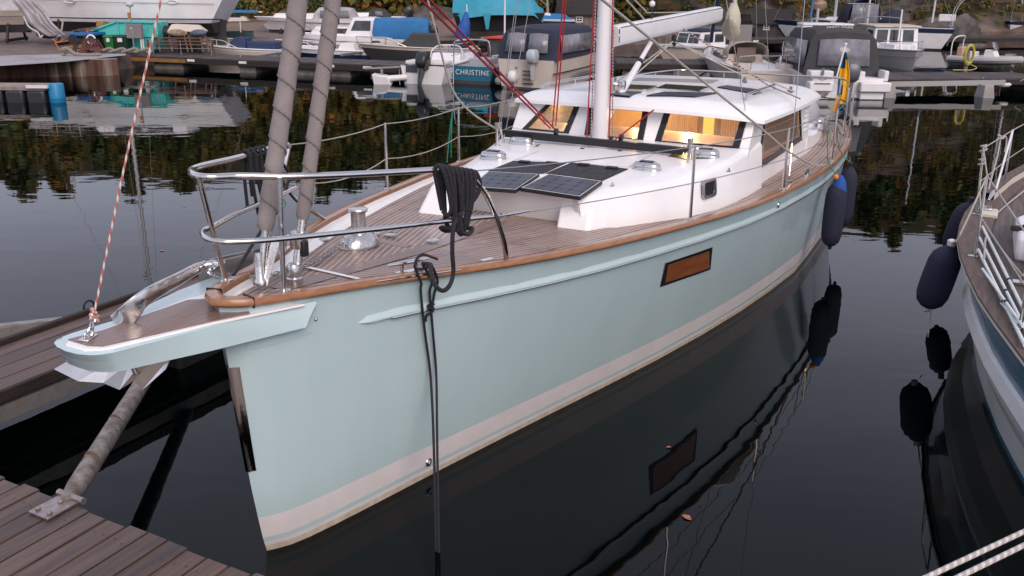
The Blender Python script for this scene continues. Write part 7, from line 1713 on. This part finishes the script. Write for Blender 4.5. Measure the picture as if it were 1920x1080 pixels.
pier('pier','long low brown pier with white berth plates, left of the furled sails and behind them',(p0.x,p0.y),(p1.x,p1.y),2.0,.5,.2,[(tpx(332),tpx(382)),(tpx(480),tpx(508)),(tpx(560),tpx(672))],[tpx(403),tpx(492),tpx(643),tpx(707)],(tpx(285),tpx(394)))
a=at(1070,141,0);b_=at(1372,146,0)
pier('pier','dark pier between the main boom and the cream sailing boat',(a.x,a.y),(b_.x,b_.y),2.4,.5,.2,[(2,4),(6,7.5)],[1.2])
pr0=at(1668,182,0);pr1=at(1990,180,0)
o=pier('pier','weathered pier on grey concrete feet at the right, in front of the inflatable boat',(pr0.x,pr0.y+.6),(pr1.x,pr1.y+.6),2.2,.52,.16,[(5.6,8)],[])
mb=MB(); mb.beam((.1,-.12,.36),(4.2,-.12,.40),.08,.16); mb.beam((-.6,-.1,.30),(-.1,-.1,.40),.1,.12); mb.build('white_bumper',pm('grey_bumper',(.33,.32,.31),rough=.6),o)
for px in (1662,1845):
    q=at(px,182,0); ang=o.rotation_euler[2]; M=Matrix.Rotation(-ang,3,'Z'); q=M@(q-Vector(o.location)); mb=MB(); mb.hexa([q+Vector(v) for v in ((-.24,-.3,-.3),(.24,-.3,-.3),(.24,.3,-.3),(-.24,.3,-.3))],[q+Vector(v) for v in ((-.15,-.2,.40),(.15,-.2,.40),(.15,.2,.40),(-.15,.2,.40))]); mb.build('concrete_foot',pm('pale_concrete',(.32,.31,.30),(.24,.22,.21),scale=4,rough=.8),o,bevel=.02)
q=at(1880,158,.32)-Vector((0,.05,0)); t_=thing('berth_fender','small white fender slung on a rope under the right pier','fender',q); mb=MB(); mb.tube([(-.28,0,0),(-.24,0,0),(-.16,0,0),(0,0,0),(.16,0,0),(.24,0,0),(.28,0,0)],[.01,.05,.085,.09,.085,.05,.01],12); mb.build('body',white_s,t_); mb=MB(); mb.curve([(-.75,.0,.22),(-.3,0,.0)],.012,5,2); mb.curve([(.3,0,0),(.75,0,.22)],.012,5,2); mb.build('rope',whiterope,t_)
# far low pier under the cliff
pier('pier','distant dark pier below the cliff with small white plates',(11.5,52.5),(34,58.5),2.0,.5,.2,[(4,6),(10,12),(16,18)],[2.2,5.2,8.2],fm=darkwood)
# floating pontoon at left with barrel float
q=at(-200,193,0);q2=at(88,193,0)
o=thing('pontoon','floating pontoon at the left edge carried on black drums','pontoon',q2); L_=(q2-q).length; mb=MB(); mb.box((-L_/2,.55,.40),(L_,1.1,.10)); mb.build('deck',pm('old_frame',(.30,.25,.23),(.18,.13,.11),scale=3,rough=.7),o); mb=MB()
for k in range(6): mb.box((-.30-.62*k,.54,.12),(.54,1.12,.48))
mb.build('drum_float',pm('black_drum',(.022,.023,.026),rough=.35),o,bevel=.08,bseg=3); mb=MB(); mb.box((-.2,-.02,.46),(.62,.10,.08)); mb.build('end_board',white_s,o)
q3=at(102,193,0); o=thing('barrel','bright blue plastic drum floating at the pontoon end','barrel',q3); mb=MB(); mb.lathe([(.20,-.2),(.22,-.18),(.22,.1),(.225,.12),(.22,.14),(.22,.50),(.20,.53)],(0,.22,.0),20); mb.build('drum',pm('blue_plastic',(.008,.17,.35),(.01,.2,.4),scale=2,rough=.4),o)
# yard things
GZ=.6
def yard(name,label,cat,px,py,rz=0,z=GZ): return thing(name,label,cat,at(px,py,z),rz)
turq=pm('turquoise_skip',(.07,.50,.46),(.14,.34,.29),scale=3,rough=.6,detail=8,lo=.52,hi=.72,bump=.2)
o=yard('skip','rust flecked turquoise waste skip with a sloping end','skip',250,94); K=1700/ (o.location.y/math.cos(0)*1.0)
pxm=o.location.y/1700.0
def sx(px): return (px-250)*pxm
def sz(py): return (94-py)*pxm*1.0
mb=MB(); wd=1.3
poly=[(sx(182),sz(60)),(sx(226),sz(44)),(sx(298),sz(45)),(sx(298),sz(70)),(sx(290),sz(94)),(sx(205),sz(94)),(sx(198),sz(72))]
n=len(poly); mb.add([(x,0,z) for x,z in poly]+[(x,wd,z) for x,z in poly],[tuple(range(n)),tuple(range(2*n-1,n-1,-1))]+[(i,(i+1)%n,(i+1)%n+n,i+n) for i in range(n)]); mb.build('body',turq,o,bevel=.02); mb=MB()
mb.beam((sx(180),-.04,sz(60)),(sx(226),-.04,sz(44)),.09,.07); mb.beam((sx(226),-.04,sz(44)),(sx(300),-.04,sz(45)),.09,.07); mb.beam((sx(198),-.04,sz(69)),(sx(298),-.04,sz(69)),.08,.06)
for k in range(6): mb.beam((sx(228+k*13),-.03,sz(69)),(sx(228+k*13),-.03,sz(46)),.05,.05)
mb.build('rib',turq,o)
for px0,px1,lb,cl,lid in ((199,216,'bright green wheelie bin in front of the turquoise skip',(.02,.15,.04),(.02,.14,.04)),(217,242,'dark green wheelie bin with a white label in front of the turquoise skip',(.010,.035,.018),(.01,.03,.015))):
    c=(px0+px1)/2; o=yard('wheelie_bin',lb,'bin',c,95.5); w_=(px1-px0)*pxm/2*.97; hh=sz(68)-sz(95); mb=MB(); mb.hexa([(-w_*.85,-.05,.04),(w_*.85,-.05,.04),(w_*.85,.45,.04),(-w_*.85,.45,.04)],[(-w_,-.14,hh-.06),(w_,-.14,hh-.06),(w_,.55,hh-.06),(-w_,.55,hh-.06)]); mb.build('bin_body',pm('bin_'+lb[:5],cl,rough=.5),o,bevel=.015); mb=MB(); mb.hexa([(-w_*1.02,-.18,hh-.06),(w_*1.02,-.18,hh-.06),(w_*1.02,.6,hh-.06),(-w_*1.02,.6,hh-.06)],[(-w_*.95,-.12,hh),(w_*.95,-.12,hh),(w_*.95,.55,hh),(-w_*.95,.55,hh)]); mb.build('lid',pm('lid_'+lb[:5],lid,rough=.5),o); mb=MB(); mb.box((-.0,-.135,hh*.72),(w_*.7,.01,hh*.26),R=Matrix.Rotation(-.06,3,'X')); mb.build('sticker',white_s,o)
    mb=MB(); mb.cyl((-w_*.8,.45,.08),(w_*.8,.45,.08),.08,n=12); mb.build('wheel',black,o)
# loader wheel and machine
o=yard('loader','small old yellow loader with a large black front wheel left of the bins','loader',186,93); mb=MB(); mb.lathe([(.12,-.15),(.30,-.15),(.40,-.11),(.42,0),(.40,.11),(.30,.15),(.12,.15)],(0,0,.42),26,R=Matrix.Rotation(PI/2,3,'X')); mb.build('tyre',black,o); mb=MB(); mb.lathe([(.02,-.16),(.2,-.13),(.22,.0)],(0,0,.42),18,R=Matrix.Rotation(PI/2,3,'X')); mb.build('rim',pm('rusty_yellow',(.42,.22,.05),(.2,.09,.03),scale=6,rough=.7),o)
mb=MB(); mb.box((-.1,.6,.62),(.9,.8,.4)); mb.beam((-.45,.2,.75),(.35,.1,.9),.12,.08); mb.beam((.3,.1,.85),(.55,.1,.45),.10,.08); mb.box((.0,.55,.95),(.3,.4,.35)); mb.build('body',pm('rusty_yellow',(.42,.22,.05)),o,bevel=.02)
# red trestles, orange frame, lifebuoy
redm=pm('red_oxide',(.16,.035,.03),(.09,.03,.025),scale=8,rough=.7)
for (px,py,s_,mt,lb) in ((150,101,.75,darkwood,'dark rusty steel trestle nearest the quay edge on the left'),(166,103,.85,redm,'dark red steel trestle in front of the loader wheel'),(178,100,.75,redm,'red steel trestle just left of the green bin')):
    o=yard('trestle',lb,'trestle',px,py,.2); mb=MB(); w_=.42*s_; hh=.68*s_
    for y in (0,.45): mb.beam((-w_,y,0),(-.05,y,hh),.05,.05); mb.beam((w_,y,0),(.05,y,hh),.05,.05)
    mb.beam((-.02,-.05,hh),(-.02,.5,hh),.06,.07); mb.beam((-w_*.6,0,hh*.4),(w_*.6,0,hh*.4),.04,.04); mb.beam((-w_*.9,0,.05),(-w_*.9,.45,.05),.04,.04); mb.build('frame',mt,o)
o=yard('barrier_frame','orange tubular frame lying in front of the dark trestle','frame',122,97); mb=MB(); org_=pm('orange_paint',(.55,.16,.03),rough=.5); mb.tube([(-.35,0,.35),(.3,0,.45),(.35,.1,.1),(-.2,0,.05),(-.35,0,.35)],.02,6); mb.tube([(-.5,.1,.5),(-.3,.1,.35),(.0,.1,.5)],.018,6); mb.tube([(.2,.0,.2),(.9,.2,.25)],.02,6); mb.tube([(.2,.0,.05),(.9,.2,.1)],.02,6); mb.build('tube',org_,o)
o=yard('lifebuoy','white ring lifebuoy hung behind the red trestle','lifebuoy',174,98); mb=MB(); mb.tube([(.17*math.cos(a),0,.50+.17*math.sin(a)) for a in [2*PI*k/20 for k in range(20)]],.035,8,closed=True); mb.build('ring',white_s,o); mb=MB(); mb.cyl((0,.03,0),(0,.03,.55),.02,n=8); mb.box((0,.04,.5),(.28,.02,.28)); mb.build('stand',pm('blue_board',(.02,.04,.12),rough=.6),o)
o=yard('rope_pile','pile of thick pale rope along the quay below the bins','rope',205,99); mb=MB(); ropeb=pm('old_rope',(.27,.24,.20),(.18,.16,.13),scale=20,rough=.9,bump=.5)
for k in range(5): mb.curve([(-.9+.5*k,.1*math.sin(k*2),.05),(-.7+.5*k,-.1,.10),(-.5+.5*k,.12,.16),(-.3+.5*k,0,.06),(-.45+.5*k,-.15,.05)],.06,8,4)
mb.build('rope',ropeb,o)
o=yard('rope_pile','loose heap of pale rope and a chain bag at the quay edge by the trestles','rope',128,105); mb=MB(); mb.curve([(-.2,0,.25),(0,0,.28),(.25,0,.1),(.6,0,.04),(1.1,0,.06),(1.2,.1,.05)],.07,8,4); mb.curve([(-.2,.1,.02),(-.22,.1,.2),(-.05,0,.22)],.09,8,4); mb.build('rope',ropeb,o)
o=yard('boat_trailer','bright blue flat trailer loaded with planks under the big white yacht','trailer',163,68,0,.6); o.location=atY(163,63,38.5); mb=MB(); mb.box((0,0,.0),(1.0,1.2,.09)); mb.build('bed',pm('bright_blue',(.01,.14,.40),rough=.5),o); mb=MB(); mb.beam((-.45,-.3,.12),(.5,-.2,.2),.2,.04); mb.beam((-.4,.1,.16),(.4,.2,.26),.16,.04); mb.build('planks',plankw,o); mb=MB(); 
for x in (-.3,.3): mb.lathe([(.05,-.06),(.2,-.06),(.2,.06),(.05,.06)],(x,-.6,-.2),16,R=Matrix.Rotation(PI/2,3,'X'))
mb.build('wheel',black,o)
o=yard('yacht_prop','pale wooden prop leaning under the big white yacht','prop',116,68); o.location=atY(116,69,40); mb=MB(); mb.beam((-.06,0,0),(.08,.1,.62),.10,.06); mb.build('post',pm('pale_wood',(.36,.32,.28),rough=.8),o)
# clutter masses under the yacht: engine blocks
for (px,py,Y_,sc,lb,mt) in ((88,64,42,.25,'dark heap of gear under the bow of the big white yacht',darkwood),(305,60,40,.34,'dark brown machinery lump under the big white yacht, right of the skip',darkwood),(332,62,39,.20,'pale folded tarpaulin on the ground right of the skip',pm('pale_tarp',(.33,.28,.23),(.2,.12,.07),scale=5,rough=.8)),(372,62,39,.18,'blue and grey heap of frames behind the plank stack',pm('blue_heap',(.03,.08,.16),(.12,.11,.10),scale=7,rough=.7))):
    p=atY(px,py,Y_); boulder('yard_heap',lb,(p.x,p.y,p.z),(sc*2.0,sc,sc*.8),px,mt,'heap',3)
o=thing('overturned_dinghy','small cream dinghy upside down under the big yacht stern','dinghy',atY(352,52,40)); mb=MB(); mb.hexa([(-.75,-.5,-.15),(.8,-.3,-.15),(.8,.3,-.15),(-.75,.5,-.15)],[(-.6,-.25,.15),(.5,-.15,.12),(.5,.15,.12),(-.6,.25,.15)]); mb.build('shell',cream,o,bevel=.04); mb=MB(); mb.box((0,0,-.6),(.8,.6,.8)); mb.build('stand',darkwood,o)
# stack of boards on trestles
o=yard('plank_stack','stack of brown boards resting on sloping trestle legs beyond the left pier','plank stack',330,97,-.03); bw_m=pm('brown_board',(.15,.085,.06),(.10,.055,.04),scale=3,rough=.7,stretch=(.5,8,8)); mb=MB()
s_=lambda px:(px-330)*pxm
for (z,y) in ((.52,.5),(.40,.35),(.28,.2)): mb.box((s_(338),y,z),(s_(392)-s_(280),.22,.035))
mb.build('boards',bw_m,o)
mb=MB()
for px in (300,322,350,358,378,388): mb.beam((s_(px-12),.6,.62),(s_(px+4),-.15,.0),.05,.05)
mb.beam((s_(275),.3,.02),(s_(275),.3,.45),.07,.07); mb.beam((s_(392),.3,.02),(s_(392),.3,.45),.07,.07); mb.build('leg',bw_m,o)
o=yard('handrail','thin grey steel handrail along the quay in front of the plank stack','handrail',340,103,-.04); mb=MB(); 
for px in (292,340,393): mb.cyl(((px-340)*pxm,0,0),((px-340)*pxm,0,.55),.014,n=6)
mb.tube([(-48*pxm,0,.25),(53*pxm,0,.25)],.012,6); mb.build('rail',galv,o)
# lamp post with cabinet
o=yard('lamp_post','thin grey quay lamp post with a round head, by the grey cabinet','lamp post',252,99); mb=MB(); top=atY(243,8,o.location.y)-Vector(o.location); mb.tube([(0,0,0),top],[.028,.022],8); mb.build('pole',galv,o); mb=MB(); mb.lathe([(.02,-.12),(.12,-.09),(.16,0),(.12,.07),(.03,.1)],top,14); mb.build('lamp_head',pm('frost_head',(.5,.5,.5),rough=.3),o); mb=MB(); q=atY(242,30,o.location.y)-Vector(o.location); mb.box(q,(.10,.06,.26)); mb.build('sign_plate',pm('orange_plate',(.4,.14,.03),rough=.6),o)
o=yard('control_cabinet','grey electrical cabinet beside the quay lamp post','cabinet',257,96); mb=MB(); mb.box((0,0,sz(54)-sz(94)+.0 if False else .80),(27*pxm,.25,.56)); mb.build('box',pm('cab_grey',(.22,.19,.19),rough=.6),o,bevel=.01); mb=MB(); mb.beam((.22,0,0),(.22,0,.55),.06,.06); mb.beam((.30,0,0),(.30,0,.50),.04,.04); mb.build('post',white_s,o); mb=MB(); mb.box((-.06,-.13,.92),(.10,.01,.07)); mb.build('label_plate',white_s,o)
# sign board beyond the roof
o=thing('notice_board','large blank grey board on two white posts beyond the pilothouse roof','notice board',at(1385,118,.5)); pm2=o.location.y/1700; mb=MB(); mb.box((.0,0,(118-70)*pm2),(38*pm2,.06,38*pm2)); mb.build('panel',pm('board_grey',(.21,.195,.20),rough=.7),o); mb=MB(); mb.cyl((-14*pm2,.05,-.6),(-14*pm2+.02,.05,(118+5)*pm2),.03,n=8); mb.cyl((16*pm2,.05,-.6),(17*pm2,.05,1.35),.03,n=8); mb.build('post',pm('white_post',(.5,.49,.48),rough=.5),o); mb=MB(); mb.lathe([(.02,-.1),(.12,-.06),(.17,.02),(.10,.09),(.02,.1)],(-14*pm2+.02,.05,(118+2)*pm2),14); mb.build('lamp_head',pm('frost_head',(.5,.5,.5)),o)
# hose post on the right pier
o=thing('hose_post','grey post on the right pier with a coiled yellow hose','hose post',at(1810,131,.52)); pm2=o.location.y/1700; mb=MB(); mb.tube([(0,0,-.1),(.0,0,45*pm2)],[.07,.06],10); mb.build('post',pm('post_grey',(.20,.16,.15),rough=.7),o); mb=MB(); rg=random.Random(2)
for k in range(9): r=.20+rg.uniform(-.03,.05); mb.tube([(rg.uniform(-.01,.01)+r*.72*math.cos(a),-.09-.01*k,.55+r*1.5*math.sin(a)) for a in [2*PI*i/20 for i in range(20)]],.016,6,closed=True)
mb.curve([(.1,-.15,.2),(.3,-.2,.1),(.1,-.25,.02),(-.3,-.3,.02),(-.6,-.3,.02)],.016,6,4); mb.build('hose',pm('yellow_hose',(.55,.47,.10),(.45,.37,.08),scale=10,rough=.5),o)
# lifebuoy post by the gravel
o=thing('lifebuoy_stand','red lifebuoy stand with a white cover at the gravel edge','lifebuoy stand',atY(794,73,49.5)); pm2=49.5/1700; mb=MB(); mb.box((0,0,.2),(.36,.06,.5)); mb.build('board',pm('red_board',(.35,.03,.02),rough=.6),o); mb=MB(); mb.tube([(.10*math.cos(a),-.06,.24+.17*math.sin(a)) for a in [2*PI*k/16 for k in range(16)]],.05,8,closed=True); mb.build('buoy',white_s,o); mb=MB(); mb.cyl((0,.05,-.4),(0,.05,.5),.03,n=6); mb.build('post',darkwood,o)
# blue rolled sail hanging from a yard, and white buoys
o=thing('hanging_sail','bright blue wrapped cloth hanging on a white pole by the turquoise tarpaulin','cloth',atY(875,72,44)); mb=MB(); P=[(atY(px,py,44)-Vector(o.location)) for px,py in ((874,22),(873,40),(868,60),(864,72))]; mb.tube(P,[.06,.22,.36,.30],10); mb.build('cloth',pm('royal_blue',(.015,.10,.38),(.01,.07,.28),scale=4,rough=.7,bump=.5),o); mb=MB(); mb.tube([atY(878,75,44.1)-o.location,atY(875,8,44.1)-o.location],.03,8); mb.build('pole',white_s,o)
for px,py,lb in ((452,121,'round white buoy hanging under the left pier'),(856,84,'white mooring buoy left of the chrome hoop'),(1050-194,0,None)):
    if lb: o=thing('buoy',lb,'buoy',at(px,py,.22)); mb=MB(); mb.ball((0,0,0),.14,14,10,sz=1.15); mb.build('body',white_s,o); mb=MB(); mb.cyl((0,0,.12),(0,0,.4),.012,n=6); mb.build('rope',green if False else whiterope,o)
# Y booms between boats: grey steel mooring booms
for k,(a,b_,lb) in enumerate((((640,103),(702,96),'grey mooring boom beside the blue tarpaulin boat'),((480,107),(535,98),'grey mooring boom beside the small navy covered boat'),((905,103),(925,97),'grey mooring boom left of the cream canvas cruiser'),((1080,140),(1185,112),'grey mooring boom behind the mast'),((1290,118),(1330,104),'grey mooring boom right of the hardtop boat'))):
    A=at(a[0],a[1],.45);B=at(b_[0],b_[1],.35); o=thing('mooring_boom',lb,'mooring boom',A,0,'grey steel mooring booms'); mb=MB(); mb.beam((0,0,0),B-A,.10,.10); mb.build('arm',galv,o); mb=MB(); mb.box((B-A)+Vector((0,0,-.25)),(.5,.3,.3)); mb.build('float',black,o)
# ================================================================ give separate pieces of one part an object each
def pieces(o,gap=.012):
    me=o.data; n=len(me.vertices); par=list(range(n))
    def f(a):
        while par[a]!=a: par[a]=par[par[a]]; a=par[a]
        return a
    for e in me.edges:
        a,b=f(e.vertices[0]),f(e.vertices[1])
        if a!=b: par[a]=b
    comp={}
    for i in range(n): comp.setdefault(f(i),[]).append(i)
    if len(comp)<2 or len(comp)>60: return [],comp
    co=[v.co for v in me.vertices]; L_=[]
    for c in comp.values():
        lo=[min(co[i][k] for i in c)-gap for k in range(3)]; hi=[max(co[i][k] for i in c)+gap for k in range(3)]; L_.append([lo,hi,set(c)])
    ch=True
    while ch:
        ch=False
        for i in range(len(L_)):
            for j in range(i+1,len(L_)):
                a,b=L_[i],L_[j]
                if all(a[0][k]<=b[1][k] and b[0][k]<=a[1][k] for k in range(3)):
                    a[0]=[min(a[0][k],b[0][k]) for k in range(3)]; a[1]=[max(a[1][k],b[1][k]) for k in range(3)]; a[2]|=b[2]; L_.pop(j); ch=True; break
            if ch: break
    return L_,comp
KEEP={'planks','decking','boat_name','boat_lettering','roof_lettering','solar_cells','frame_line','king_plank','deck','crown','track_screw','clutch_lever','boom_slot','windscreen_frame','louvre','curtain','tree_trunks','cloth','reef','beams','steel_beam','edge_board','saloon_joinery','saloon_bulkhead','berth_plate','stay','shroud','anchor_chain','shackle_chain','swivel','side_deck'}
for o in list(bpy.data.objects):
    if o.type!='MESH' or o.get('kind') or o.name.split('.')[0] in KEEP or len(o.data.vertices)>6000 or o.parent is None: continue
    L_,comp=pieces(o)
    if not (2<=len(L_)<=30): continue
    me=o.data; vs=me.vertices; pol=[(list(p.vertices),p.material_index,p.use_smooth) for p in me.polygons]
    first=True; base=o.name.split('.')[0]
    for lo,hi,S_ in L_:
        idx={v:i for i,v in enumerate(sorted(S_))}; P_=[p for p in pol if p[0][0] in S_]
        if not P_: continue
        m2=bpy.data.meshes.new(base); m2.from_pydata([tuple(vs[v].co) for v in sorted(S_)],[],[[idx[v] for v in p[0]] for p in P_])
        for mt in me.materials: m2.materials.append(mt)
        m2.polygons.foreach_set('material_index',[p[1] for p in P_]); m2.polygons.foreach_set('use_smooth',[p[2] for p in P_])
        try:
            if P_[0][2]: m2.set_sharp_from_angle(angle=math.radians(35))
        except Exception: pass
        if first: keep=m2; first=False
        else:
            c=o.copy(); c.data=m2; C.objects.link(c); c.parent=o.parent
    o.data=keep
for o in bpy.data.objects:
    if o.parent is None and o.get('label') and len(o['label'].split())>16: print('LONG',o.name,len(o['label'].split()),o['label'])
